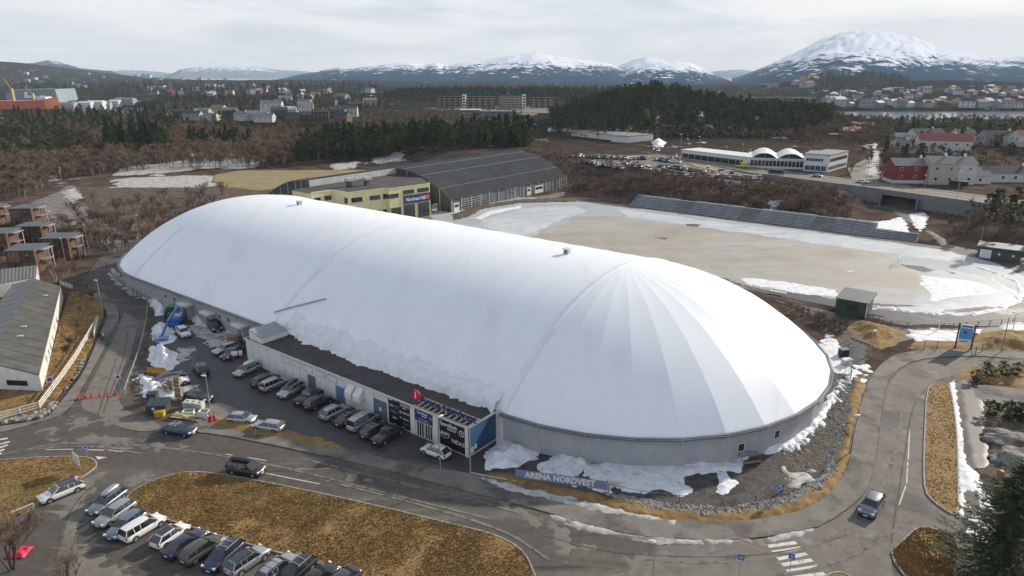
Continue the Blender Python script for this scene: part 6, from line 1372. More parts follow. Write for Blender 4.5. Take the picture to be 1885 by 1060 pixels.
for a in [('suv', 'black', (377, 688), (363, 670), 'black boxy off-roader standing alone in the middle of the car park', dict(rails='silver')),
    ('van', 'black', (386, 590), (405, 612), 'black van parked on the snowy patch below the porches', {}),
    ('suv', 'white', (329, 603), (346, 620), 'white crossover parked beside the blue boom lift', {}),
    ('wagon', 'silver', (434, 634), (396, 648), 'silver estate at the far corner of the annex', {}),
    ('sedan', 'darkgrey', (440, 642), (416, 656), 'dark saloon squeezed beside the annex corner', {}),
    ('sedan', 'darkgrey', (292, 700), (330, 688), 'dark car with bright reflections behind the white coupe', {}),
    ('coupe', 'white', (292, 709), (344, 697), 'white coupe with a black glass roof by the stacked timber frames', dict(roofcol=1)),
    ('sedan', 'black', (342, 722), (388, 735), 'black saloon with bright headlights beside the white containers', {})]:
    carpx(a[0], a[1], a[2], a[3], a[4], group=GS, **a[5])
carpx('van', 'white', (753, 388), (768, 393), 'white compact van driving past the blue banner of the yellow block', name='car')
carpx('bigvan', 'white', (792, 383), (778, 391), 'white high-roof minibus at the corner of the yellow block', name='minibus')
carpx('bigvan', 'white', (806, 381), (797, 390), 'white high-roof minibus beside the other, next to the vaulted hall', name='minibus')
def upper(ty, color, px, py, head_uv, label, z=5.1, **k):
    x, y, _ = G(px, py, z + .6); return car(ty, color, (x, y), ROT + head_uv, label, z=z, simple=True, **k)
upper('hatch', 'silver', 1505, 323, math.pi, 'silver car on the upper road near the bus shelter', name='car'); upper('sedan', 'white', 1588, 334, math.pi, 'white car with dark windows on the upper road above the bank', name='car')
upper('sedan', 'darkgrey', 1604, 263, math.pi / 2, 'dark car coming down the snowy side street', name='car', z=5.2)
amb = upper('bigvan', 'lime', 1366, 306, .1, 'lime yellow ambulance standing beside the long white building', name='ambulance', cat='ambulance', z=5.25)
upper('van', 'white', 1104, 246, .2, 'white van at the end of the upper road near the blue sheds', name='car', z=2)
names = ['white', 'darkgrey', 'silver', 'black', 'grey', 'white', 'blue', 'teal', 'red', 'beige', 'slate', 'white']
ends = ['', '']
tys = ['hatch', 'wagon', 'sedan', 'suv', 'mpv', 'van']
tyn = dict(hatch='hatchback', wagon='estate', sedan='saloon', suv='crossover', mpv='people carrier', van='van')
rowsp = [((1050, 287), (1192, 292), 21, 'back row by the rubble heap'), ((1062, 296), (1148, 306), 11, 'front row by the scrub'), ((1150, 300), (1200, 312), 8, 'short middle row'), ((1218, 294), (1248, 286), 4, 'pair beside the yellow verge'), ((1212, 304), (1300, 316), 13, 'long inner row'), ((1218, 312), (1262, 322), 7, 'inner row nearest the bank'), ((1270, 322), (1402, 328), 15, 'outer row along the bank'), ((1300, 316), (1372, 330), 9, 'row beside the retaining wall'), ((1090, 300), (1150, 309), 9, 'edge row above the brown slope'), ((1205, 292), (1262, 300), 8, 'upper row by the yellow verge'), ((1225, 318), (1300, 328), 11, 'sloping row beside the birches'), ((1300, 310), (1350, 318), 7, 'row under the ambulance road'), ((1163, 266), (1215, 277), 6, 'row on the yard before the white building')]
ordn = ['first', 'second', 'third', 'fourth', 'fifth', 'sixth', 'seventh', 'eighth', 'ninth', 'tenth', 'eleventh', 'twelfth', 'thirteenth', 'fourteenth', 'fifteenth', 'sixteenth', 'seventeenth', 'eighteenth', 'nineteenth', 'twentieth', 'last']
rgc = random.Random(4); cw = dict(white='white', darkgrey='dark grey', silver='silver', black='black', grey='grey', blue='dark blue', teal='turquoise', red='dark red', beige='champagne', slate='blue-grey')
for (p0, p1, n_, rl) in rowsp:
    for k in range(n_):
        t_ = (k + .5) / n_; px = p0[0] + (p1[0] - p0[0]) * t_ + rgc.uniform(-1, 1); py = p0[1] + (p1[1] - p0[1]) * t_ + rgc.uniform(-.8, .8)
        if rgc.random() < .06: continue
        c = rgc.choice(names); ty = rgc.choice(tys)
        upper(ty, c, px, py, math.pi / 2 + .25 + rgc.uniform(-.06, .06) + (math.pi if rgc.random() < .4 else 0), f'{cw[c]} {tyn[ty]}, {ordn[k]} in the {rl}', z=5.07, group='cars in the far car park')
# open car door of the silver estate
x, y, _ = G(462, 682, .9)
# green tractor with front loader cab
t = thing('tractor', 'green farm tractor with big black tyres standing at the dome wall snow bank', 'tractor', G(316, 588)[:2] + (0,), math.radians(-70))
M_green = plain('tractor_green', (.03, .16, .03), .35, coat=.3); M_yel = plain('machine_yellow', (.55, .38, .03), .5)
b = MB(); b.box(.2, 2.1, -.42, .42, 1.0, 1.75); b.box(2.1, 2.25, -.36, .36, 1.0, 1.65); b.build('bonnet', M_green, t)
b = MB(); b.box(-1.2, .2, -.75, .75, 1.2, 1.45); b.box(-1.3, .3, -.85, .85, 2.75, 2.92); b.build('cab_roof', M_green, t)
b = MB(); b.box(-1.1, .15, -.7, .7, 1.45, 2.75); b.build('cab_glass', M_carglass, t)
for s in (-1, 1):
    b = MB(); b.tube((-.8, s * .75, .92), (-.8, s * 1.2, .92), .92, n=18, smooth=False); wv_ = b.build('wheel', M_tyre, t); b = MB(); b.tube((-.8, s * .7, .92), (-.8, s * 1.23, .92), .45, n=12, smooth=False); b.build('rim', M_yel, wv_)
    b = MB(); b.tube((1.6, s * .7, .62), (1.6, s * 1.05, .62), .62, n=16, smooth=False); wv_ = b.build('wheel', M_tyre, t); b = MB(); b.tube((1.6, s * .66, .62), (1.6, s * 1.08, .62), .32, n=12, smooth=False); b.build('rim', M_yel, wv_)
    b = MB(); b.box(-1.5, -.1, s * 1.0 - .22, s * 1.0 + .22, 1.85, 1.95); b.build('mudguard', M_green, t)
# blue boom lift
M_lift = plain('lift_blue', (.02, .13, .42), .35, coat=.3)
p0 = G(325, 600); p1 = G(300, 626); hd = math.atan2(p1[1] - p0[1], p1[0] - p0[0]); L_ = math.hypot(p1[0] - p0[0], p1[1] - p0[1])
t = thing('boom_lift', 'bright blue telescopic boom lift with its basket lowered on the snow heap', 'boom lift', (p0[0], p0[1], 0), hd)
b = MB(); b.box(-1.4, 1.4, -.9, .9, .45, .95); b.build('chassis', M_lift, t)
for x_ in (-1.0, 1.0):
    for s in (-1, 1): b = MB(); b.tube((x_, s * .75, .45), (x_, s * 1.15, .45), .45, n=14, smooth=False); b.build('wheel', M_tyre, t)
b = MB(); b.box(-1.9, .4, -.85, .85, 1.0, 1.75); b.build('turret', M_lift, t); b = MB(); b.box(-2.1, -1.0, -.7, .7, 1.0, 2.1); b.build('counterweight', M_whitep, t)
b = MB(); b.beam((-1.6, .0, 2.0), (-2.2, 0, 3.3), .4, .45); b.beam((-2.2, 0, 3.3), (L_ * .55, 0, 2.4), .42, .48); b.build('boom', M_lift, t)
b = MB(); b.beam((L_ * .5, 0, 2.45), (L_ + .2, 0, 1.0), .3, .34); b.build('jib', M_lift, t)
b = MB(); xx = L_ + .2
b.box(xx, xx + 1.0, -1.2, 1.2, .35, .45)
for z_ in (.8, 1.35):
    for s in (-1.2, 1.2): b.beam((xx, s, z_), (xx + 1, s, z_), .06, .06)
    for q in (xx, xx + 1): b.beam((q, -1.2, z_), (q, 1.2, z_), .06, .06)
for q in (xx, xx + 1):
    for s in (-1.2, 0, 1.2): b.beam((q, s, .4), (q, s, 1.38), .06, .06)
b.build('basket', M_lift, t)
# ---------------------------------------------------------------- street furniture, fences, signs, odds and ends
def lamp(px, py, h, label, head_px=None, arm=0.0, rz=0.0, z=None, name='street_lamp', oval=True):
    x, y, _ = G(px, py, z or 0); zz = z if z is not None else max(0, gz(x, y))
    t = thing(name, label, 'street lamp', (x, y, zz), rz, 'street lamps')
    b = MB(); b.tube((0, 0, -.3), (0, 0, h), .085, .05, 8); b.build('pole', M_rail, t)
    if arm: b = MB(); b.tube((0, 0, h), (arm, 0, h + .3), .045, .04, 6); b.build('arm', M_rail, t)
    b = MB()
    rs = []
    for q, w_, hh in ((0, .06, .04), (.2, .16, .1), (.5, .2, .14), (.8, .17, .1), (1, .06, .04)):
        x_ = arm - .1 + q * .85; rs.append([(x_, w_ * math.cos(a), h + (.3 if arm else 0) + .05 + hh * math.sin(a)) for a in np.linspace(0, 2 * math.pi, 9)[:-1]])
    loft(b, rs); b.build('lamp_head', M_whitep, t); return t
def pole_h(bx, by, topy):           # height whose top projects at topy above the base
    x, y, _ = G(bx, by); k = ray(bx, topy); 
    # sight line to the column of air above the base
    d_ = math.hypot(x, y); r = ray(bx, topy); tt = d_ / math.hypot(r[0], r[1]); return CAMH + r[2] * tt
for (bx, by, ty_, lab, rz) in [(189, 573, 515, 'grey street lamp beside the curved road near the birches', 2.8), (392, 785, 690, 'grey lamp post between car park and white containers', 2.9), (811, 870, 768, 'lamp post in front of the annex sponsor boards', .9), (1201, 1075, 998, 'lamp post at the lower junction near the crossing', 2.7), (1600, 655, 608, 'thin lamp post at the fork behind the curved wall', .4), (1562, 838, 763, 'lamp post on the grass verge beside the road bend', .2), (122, 489, 438, 'lamp post on the grass beside the wood-clad units', 2.6), (165, 468, 412, 'slanting lamp post among the birches', 2.6), (116, 345, 308, 'lamp post at the bend of the snowy drive', 2.0), (254, 430, 396, 'lamp post behind the timber play frame', .5), (1863, 612, 575, 'lamp post beside the far fence of the ice field', 2.8)]:
    lamp(bx, by, max(3.5, pole_h(bx, by, ty_)), lab, rz=rz)
for (bx, by, ty_, lab) in [(866, 872, 785, 'bare steel flagpole in front of the blue annex corner'), (1843, 648, 582, 'dark wooden pole beside the billboard'), (1803, 455, 418, 'steel pole beside the green garages'), (1146, 362, 328, 'floodlight pole at the end of the stands'), (1374, 385, 345, 'floodlight pole behind the middle of the stands')]:
    x, y, _ = G(bx, by); t = thing('pole', lab, 'pole', (x, y, 0), 0); b = MB(); h = pole_h(bx, by, ty_); b.tube((0, 0, -.2), (0, 0, h), .1, .06, 8); b.build('shaft', M_rail if 'steel' in lab else M_timber2, t); b = MB(); b.tube((0, 0, h), (0, 0, h + .12), .1, .03, 8); b.build('cap', M_rail, t)
for k, (px, hh) in enumerate([(1064, 9), (1123, 10), (1136, 10), (1153, 10), (1252, 11), (1265, 9), (1286, 11), (1336, 8), (1365, 10), (1380, 8), (1405, 9), (1448, 9), (1594, 9), (1612, 8), (1536, 7), (1762, 9), (1700, 6)]):
    py = np.interp(px, [1064, 1250, 1400, 1600, 1800], [258, 285, 310, 338, 368]); lamp(px, py, hh, 'thin street lamp on the upper road beyond the field', z=5.1, arm=1.0, rz=ROT + 1.5)
# traffic cones
M_cone = plain('orange_cone', (.62, .035, .015), .5)
for k, (px, py) in enumerate([(144, 735), (157, 733), (170, 731), (185, 730), (199, 729), (215, 728)]):
    t = thing('traffic_cone', f'red-orange traffic cone, {ordn[k]} from the pavement kerb in the row closing the road', 'traffic cone', G(px, py)[:2] + (.025,), k * .5, 'traffic cones across the road')
    b = MB(); b.box(-.24, .24, -.24, .24, 0, .05); b.build('base', M_cone, t); b = MB(); b.tube((0, 0, .05), (0, 0, .95), .19, .03, 12); b.build('cone', M_cone, t)
# white fence: posts and three rails
def fence(pts, label, h=1.1, rails=(.35, .7, 1.05), step=2.0, mat=M_whitep, w=.12, hh=.12, name='fence', z=0.0, cat='fence', pw=.1, zs=None):
    t = thing(name, label, cat, (pts[0][0], pts[0][1], 0), 0); ox, oy = pts[0][:2]
    for i, (a, c) in enumerate(zip(pts[:-1], pts[1:])):
        za = zs[i] if zs else z; zc = zs[i + 1] if zs else z
        L_ = math.hypot(c[0] - a[0], c[1] - a[1]); n_ = max(1, round(L_ / step))
        for k in range(n_):
            q0 = k / n_; q1 = (k + 1) / n_; A = Vector((a[0] - ox + (c[0] - a[0]) * q0, a[1] - oy + (c[1] - a[1]) * q0, za + (zc - za) * q0)); Bv = Vector((a[0] - ox + (c[0] - a[0]) * q1, a[1] - oy + (c[1] - a[1]) * q1, za + (zc - za) * q1))
            b = MB(); b.box(A.x - pw / 2, A.x + pw / 2, A.y - pw / 2, A.y + pw / 2, A.z - .2, A.z + h); b.build('post', mat, t)
            for r in rails: b = MB(); b.beam(A + Vector((0, 0, r)), Bv + Vector((0, 0, r)), w * .5, hh); b.build('rail', mat, t)
    return t
M_fw = plain('fence_white', (.62, .60, .54), .7, vary=.12)
fence([G(*q)[:2] for q in [(-60, 786), (0, 774), (74, 753), (115, 698), (140, 662), (182, 590)]], 'white three-rail timber fence winding along the pavement above the boulders', mat=M_fw, h=1.25, hh=.2, rails=(.35, .75, 1.15))
fence([G(*q)[:2] for q in [(112, 525), (135, 533)]], 'short white fence at the gable of the long shed', mat=M_fw, h=1.3, hh=.16, step=1.5)
fence([G(*q)[:2] for q in [(174, 622), (182, 590)]], 'short second white fence beside the pavement bend', mat=M_fw, h=1.0, hh=.25, step=1.8)
fence([G(*q)[:2] for q in [(230, 724), (236, 705), (247, 676), (256, 650), (264, 622), (270, 590), (272, 560), (271, 548)]], 'galvanised crash barrier between the closed road and the car park', h=.75, rails=(.6,), step=3, mat=M_rail, hh=.32, w=.12, name='guardrail', cat='crash barrier')
fence([G(*q)[:2] for q in [(268, 553), (245, 540), (222, 522), (206, 508), (198, 492), (196, 480)]], 'dark wire fence along the snowy verge at the dome wall', h=1.3, rails=(.1, .6, 1.2), step=2.2, mat=M_trim, hh=.05, w=.08)
fence([G(*q)[:2] for q in [(866, 872), (905, 880), (950, 888)]], 'low timber edge rail between the apron and the flagpole', h=.3, rails=(.2,), step=3, mat=M_timber, hh=.15)
fence([G(*q)[:2] for q in [(1120, 905), (1180, 918), (1250, 926), (1330, 930), (1390, 926), (1440, 905), (1480, 885)]], 'thin steel railing along the stone bank below the curved wall', h=1.0, rails=(.95,), step=4.5, mat=M_trim, hh=.05, w=.08, z=.1)
fence([G(*q)[:2] for q in [(1400, 545), (1440, 552), (1478, 562)]], 'steel railing on the terrace behind the dome', h=1.1, rails=(.5, 1.05), step=1.5, mat=M_rail, hh=.06)
fence([G(*q)[:2] for q in [(1565, 700), (1568, 670), (1572, 640), (1575, 622)]], 'dark chain-link fence beside the dome corner', h=1.9, rails=(.1, 1.0, 1.85), step=2.4, mat=M_trim, hh=.05, w=.08)
fence([G(*q)[:2] for q in [(1674, 643), (1700, 645), (1747, 645)]], 'mesh fence with dark posts beside the billboard', h=1.7, rails=(.1, .9, 1.65), step=3.0, mat=M_trim, hh=.04, w=.07)
fence([G(*q)[:2] for q in [(1788, 655), (1830, 660), (1885, 667), (1960, 674)]], 'grey tube railing along the road beyond the hedge', h=1.0, rails=(.5, .95), step=2.4, mat=M_rail, hh=.06, w=.1)
fence([G(*q)[:2] for q in [(1596, 586), (1640, 598), (1700, 606), (1755, 604), (1800, 600), (1885, 594), (1970, 588)]], 'long dark railing between the walkway and the ice field', h=1.1, rails=(.3, .7, 1.05), step=2.6, mat=M_trim, hh=.07, w=.1)
fence([G(*q)[:2] for q in [(1795, 653), (1830, 636), (1885, 640), (1960, 645)]], 'thin mesh fence on the grassy bank beyond the billboard', h=1.6, rails=(.1, 1.5), step=3.0, mat=M_trim, hh=.04, w=.06)
# round and square signs
def sign(px, py, h, shape, cols, label, size=.6, z=.1, yaw=None, txt=None, name='road_sign'):
    x, y, _ = G(px, py); yaw = math.atan2(-y, -x) if yaw is None else yaw
    t = thing(name, label, 'sign', (x, y, z), yaw); b = MB(); b.tube((0, 0, -.2), (0, 0, h), .035, .035, 6); b.build('post', M_rail, t)
    b = MB()
    if shape == 'round': b.tube((.04, 0, h - .1), (.07, 0, h - .1), size / 2, n=20, smooth=False)
    else: b.box(.04, .07, -size / 2, size / 2, h - .1 - size / 2, h - .1 + size / 2)
    pl_ = b.build('plate', cols[0], t)
    if len(cols) > 1:
        b = MB(); b.disc((.075, 0, h - .1), (1, 0, 0), size * .36, 18, 0); 
        if len(cols) > 2: b.disc((.08, 0, h - .1), (1, 0, 0), size * .24, 18, 1)
        b.build('symbol', list(cols[1:]), pl_)
    return t
M_sblue = plain('sign_blue', (.02, .09, .42), .4, vary=0); M_sred = plain('sign_red', (.6, .02, .03), .4, vary=0)
sign(97, 724, 2.4, 'square', (M_whitep, M_sred, M_sblue), 'white plate with red-ringed blue parking ban disc beside the white fence', 1.0)
sign(221, 718, 2.3, 'square', (M_whitep, M_sred, M_sblue), 'white plate with parking ban disc beside the crash barrier', .8)
sign(164, 856, 2.6, 'round', (M_sblue, M_whitep, M_sblue), 'round blue traffic sign at the tip of the traffic island', .75)
sign(1360, 1064, 2.5, 'square', (M_sblue, M_printd), 'blue crossing sign nearer the lower junction', .6); sign(1452, 1062, 2.5, 'square', (M_sblue, M_printd), 'blue crossing sign beside the zebra stripes', .6)
sign(1431, 925, 2.0, 'round', (M_sblue, M_whitep, M_sblue), 'round blue sign on the rubble bank', .8); 
x, y, _ = G(146, 868); t = thing('notice_board', 'tilted white notice board on two posts on the traffic island', 'sign', (x, y, .1), math.radians(-38))
for s in (-.6, .6): b = MB(); b.tube((s, 0, -.2), (s, 0, 1.9), .04, .04, 6); b.build('post', M_rail, t)
b = MB(); b.box(-.95, .95, -.08, -.04, 1.0, 2.5); pl_ = b.build('board', M_whitep, t)
b = MB()
for k in range(5):
    for j in range(3): b.box(-.7 + j * .5, -.35 + j * .5, -.09, -.083, 1.3 + k * .2, 1.38 + k * .2)
b.build('print', M_printd, pl_)
# red barrier sign with a round plate in front of the containers
x, y, _ = G(391, 782); t = thing('barrier_sign', 'red barrier plate with a round no-entry disc above it beside the timber pile', 'sign', (x, y, .1), -1.2)
b = MB(); b.tube((0, 0, 0), (0, 0, 2.4), .05, .05, 6); b.build('post', M_rail, t); b = MB(); b.box(.05, .1, -.5, .5, .35, 1.35); b.build('barrier_plate', M_sred, t)
b = MB(); b.tube((.05, 0, 1.75), (.09, 0, 1.75), .42, n=20, smooth=False); dd = b.build('disc', M_sred, t); b = MB(); b.disc((.095, 0, 1.75), (1, 0, 0), .3, 20); b.build('disc_centre', M_whitep, dd)
# banner on the apron edge
p0 = G(949, 881); p1 = G(1117, 904); t = thing('arena_banner', 'long pale blue banner with white capitals ARENA NORDVEST beside the pavement', 'banner', (p0[0], p0[1], .1), math.atan2(p1[1] - p0[1], p1[0] - p0[0]))
L_ = math.hypot(p1[0] - p0[0], p1[1] - p0[1]); M_banner = plain('banner_grey_blue', (.21, .24, .36), .6, vary=.08, vs=.6)
b = MB(); b.box(0, L_, -.03, .03, .1, 1.25); bn = b.build('cloth', M_banner, t); b = MB(); b.text('ARENA NORDVEST', 1.12, (L_ * .49, -.045, .68), (1, 0, 0), UP, 0, 0, L_ / 12.6, .05); b.build('lettering', M_print, bn)
for k in range(5): b = MB(); b.box(k * L_ / 4 - .05, k * L_ / 4 + .05, .03, .12, -.2, 1.35); b.build('post', M_trim, t)
p0 = G(1119, 898); t = thing('notice_sign', 'small white notice panel at the end of the pale blue banner', 'sign', (p0[0], p0[1], .1), -.15); b = MB(); b.box(0, 1.9, -.03, .03, .15, 1.0); pl_ = b.build('panel', M_whitep, t); b = MB(); b.box(.2, 1.2, -.04, -.035, .6, .68); b.box(.2, 1.0, -.04, -.035, .4, .46); b.build('print', M_printd, pl_); b = MB(); b.box(.1, .18, .03, .1, -.1, 1); b.build('post', M_trim, t)
# picnic bench frame and crate by the curved wall
x, y, _ = G(1378, 852); t = thing('bench', 'dark steel and timber bench beside the curved wall snow bank', 'bench', (x, y, .1), .25)
b = MB(); b.box(-1.3, 1.3, -.9, -.5, .42, .5); b.build('seat', M_timber2, t)
b = MB()
for s in (-1.2, 1.2): b.beam((s, -.7, 0), (s, -.7, .45), .08, .08); b.beam((s, .6, 0), (s, .6, 1.1), .06, .06); b.beam((s, -.1, 0), (s, -.1, 1.1), .06, .06); b.beam((s, -.1, 1.1), (s, .6, 1.1), .06, .06)
for y_ in (-.1, .6): b.beam((-1.2, y_, 1.1), (1.2, y_, 1.1), .06, .06)
b.build('steel_frame', M_trim, t)
for (px, py, lab, w_) in ((1006, 832, 'grey concrete block between two snow banks at the wall', 1.5), (1558, 672, 'pale grey cabinet beside the dark fence at the dome corner', 1.6)):
    x, y, _ = G(px, py); t = thing('utility_cabinet', lab, 'cabinet', (x, y, 0), .3); b = MB(); b.box(-w_ / 2, w_ / 2, -.5, .5, 0, 1.1); b.build('housing', M_rail, t); b = MB(); b.box(-w_ / 2 - .06, w_ / 2 + .06, -.56, .56, 1.1, 1.18); b.build('lid', M_whitep, t)
# dark goods behind the curved wall
x, y, _ = G(1552, 655); t = thing('waste_bin', 'dark waste bin pushed against the curved dome wall', 'bin', (x, y, 0), .2); b = MB(); b.box(-.7, .7, -.6, .6, .1, 1.3); b.build('body', M_plastic, t); b = MB(); b.box(-.75, .75, -.65, .65, 1.3, 1.4); b.build('lid', M_trim, t)
# dumpsters, yellow crate, containers, pallets
M_dump = plain('dumpster_steel', (.045, .06, .065), .6, vary=.15); M_crate = plain('ochre_box', (.5, .30, .02), .6, vary=.1)
def uvsz(px, py, z=0): return G(px, py, z)
x, y, _ = G(293, 758); t = thing('dumpster', 'large dark steel dumpster with sloping lids in front of the snow heap', 'dumpster', (x, y, 0), .12)
b = MB(); b.add([(-1.3, -.9, .15), (1.3, -.9, .15), (1.4, .9, .15), (-1.4, .9, .15), (-1.45, -1.0, 1.45), (1.45, -1.0, 1.45), (1.45, 1.0, 1.85), (-1.45, 1.0, 1.85)], [(0, 3, 2, 1), (0, 1, 5, 4), (1, 2, 6, 5), (2, 3, 7, 6), (3, 0, 4, 7)]); b.build('tub', M_dump, t)
for s in (-1, 0, 1): b = MB(); b.add([(s * .95 - .46, -1.02, 1.48), (s * .95 + .46, -1.02, 1.48), (s * .95 + .46, 1.02, 1.9), (s * .95 - .46, 1.02, 1.9)], [(0, 1, 2, 3)]); b.add([(s * .95 - .46, -1.02, 1.44), (s * .95 + .46, -1.02, 1.44), (s * .95 + .46, 1.02, 1.86), (s * .95 - .46, 1.02, 1.86)], [(3, 2, 1, 0)]); b.build('lid', M_dump, t)
b = MB(); b.box(-.55, -.2, -1.01, -.98, .8, 1.2); b.build('label_plate', M_print, t)
x, y, _ = G(283, 740); t = thing('dumpster', 'small dark skip behind the large dumpster', 'dumpster', (x, y, 0), .1); b = MB(); b.box(-.7, .7, -.6, .6, .1, 1.5); b.build('tub', M_dump, t); b = MB(); b.box(-.74, .74, -.64, .64, 1.5, 1.58); b.build('lid', M_plastic, t)
x, y, _ = G(295, 766); t = thing('grit_box', 'ochre yellow grit box in front of the dumpster', 'grit box', (x, y, 0), .1); b = MB(); b.box(-.65, .65, -.45, .45, 0, .8); b.build('body', M_crate, t); b = MB(); b.box(-.7, .7, -.5, .5, .8, .9); b.build('lid', M_crate, t)
for k, (px, py, h_) in enumerate([(295, 727, 1.3), (304, 727, 1.6), (313, 724, 2.2), (326, 722, 2.6), (328, 735, 2.0)]):
    x, y, _ = G(px, py); t = thing('wooden_rack', f'weathered upright timber rack, {ordn[k]} in the stack behind the dumpsters', 'wooden rack', (x, y, 0), -.35, 'wooden racks behind the dumpsters')
    for s in (-.6, .6): b = MB(); b.beam((s, 0, 0), (s, .25, h_), .1, .1); b.build('upright', M_timber, t)
    for j in range(3): b = MB(); b.beam((-.6, .25 * j / 2, h_ * (.1 + .42 * j)), (.6, .25 * j / 2, h_ * (.1 + .42 * j)), .1, .1); b.build('crossbar', M_timber, t)
    b = MB(); b.add([(-.55, .03, .1), (.55, .03, .1), (.55, .28, h_), (-.55, .28, h_)], [(0, 1, 2, 3)]); b.build('board', M_timber2, t)
M_wt = plain('white_tank', (.55, .55, .5), .4, vary=.08)
for k, (px, py) in enumerate([(347, 750), (358, 751), (369, 753)]):
    x, y, _ = G(px, py); t = thing('liquid_container', f'white caged liquid container, {ordn[k]} in the row beside the black saloon', 'liquid container', (x, y, 0), -.05, 'caged liquid containers')
    b = MB(); b.box(-.5, .5, -.6, .6, .15, 1.1); b.build('tank', M_wt, t); b = MB(); b.box(-.58, .58, -.62, .62, 0, .14); b.build('pallet', M_timber2, t)
    b = MB()
    for q in np.linspace(-.56, .56, 5): b.box(q - .02, q + .02, -.65, -.62, .14, 1.15)
    for z_ in (.4, .75, 1.12): b.box(-.58, .58, -.66, -.63, z_ - .02, z_ + .02)
    b.build('cage', M_rail, t); b = MB(); b.tube((0, 0, 1.1), (0, 0, 1.2), .16, .16, 10); b.build('cap', M_dump, t)
for k, (px, py, s, lab) in enumerate([(335, 764, 1.3, 'low grey bathtub-like crate on the ground beside the timber'), (348, 762, 1.3, 'white tray with green filling between the crates'), (378, 770, 1.2, 'white-green stacked crate beside the red barrier sign')]):
    x, y, _ = G(px, py); t = thing('crate', lab, 'crate', (x, y, 0), .4 - k * .25); hh = (.45, .6, 1.3)[k]; b = MB()
    b.box(-s / 1.6, s / 1.6, -s / 2.2, s / 2.2, .05, .12)
    for a_ in ((-s / 1.6, -s / 1.6 + .1, -s / 2.2, s / 2.2), (s / 1.6 - .1, s / 1.6, -s / 2.2, s / 2.2), (-s / 1.6 + .1, s / 1.6 - .1, -s / 2.2, -s / 2.2 + .1), (-s / 1.6 + .1, s / 1.6 - .1, s / 2.2 - .1, s / 2.2)): b.box(a_[0], a_[1], a_[2], a_[3], .05, hh)
    b.build('shell', (M_rail, M_whitep, M_whitep)[k], t)
    b = MB(); b.box(-s / 2, s / 2, -s / 3, s / 3, .1, hh * .8); b.build('filling', (M_dump, plain('moss_green', (.12, .2, .06), .8), plain('dark_green_box', (.03, .12, .06), .6))[k], t)
x, y, _ = G(345, 772); t = thing('timber_pile', 'loose pile of long pale planks lying on the gravel', 'timber pile', (x, y, .05), 0)
for k in range(9): a_ = -.35 + random.uniform(-.22, .22); o_ = random.uniform(-.5, .5); b = MB(); b.beam((-2.6 * math.cos(a_), -2.6 * math.sin(a_) + o_, .1 + k * .05), (2.6 * math.cos(a_), 2.6 * math.sin(a_) + o_, .1 + k * .05), .2, .05); b.build('plank', M_timber if k % 2 else M_timber2, t)
# orange plough blade, wooden pallets by the annex corner, gas tank
x, y, _ = G(285, 690); t = thing('snow_plough', 'orange snow plough blade lying beside the snow heap', 'snow plough', (x, y, .1), -.25); b = MB(); n_ = 7
vs = []
for i in range(n_ + 1): a_ = -1.0 + 2.2 * i / n_; vs += [(-1.9, .5 * math.cos(a_), .6 + .6 * math.sin(a_)), (1.9, .5 * math.cos(a_), .6 + .75 * math.sin(a_))]
b.add(vs, [(i * 2, i * 2 + 1, i * 2 + 3, i * 2 + 2) for i in range(n_)], 0, True); b.build('blade', plain('plough_orange', (.6, .24, .02), .5), t); b = MB(); b.beam((-1.7, 0, .15), (-2.9, -.2, .2), .15, .12); b.beam((-.6, 0, .4), (-.6, -1.0, .5), .12, .12); b.beam((.6, 0, .4), (.6, -1.0, .5), .12, .12); b.build('linkage', M_dump, t)
x, y, _ = G(432, 628); t = thing('pallet_stack', 'tilted stack of timber pallets leaning near the annex corner', 'pallets', (x, y, 0), ROT + .3)
for k in range(5): b = MB(); b.cbox((0, 0, .15 + k * .22), (2.6, 1.2, .14), 0, Matrix.Rotation(.12, 3, 'Y')); b.build('pallet', M_timber2, t)
x, y, _ = G(437, 658); t = thing('gas_tank', 'small white gas tank with a red band beside the annex corner', 'gas tank', (x, y, 0), ROT + 1.0); b = MB(); b.tube((-.9, 0, .75), (.9, 0, .75), .5, n=18); b.build('vessel', M_whitep, t); b = MB(); b.tube((-.35, 0, .75), (-.1, 0, .75), .51, n=18, cap=False); b.build('band', M_sred, t)
for s in (-.6, .6): b = MB(); b.box(s - .08, s + .08, -.35, .35, 0, .35); b.build('foot', M_rail, t)
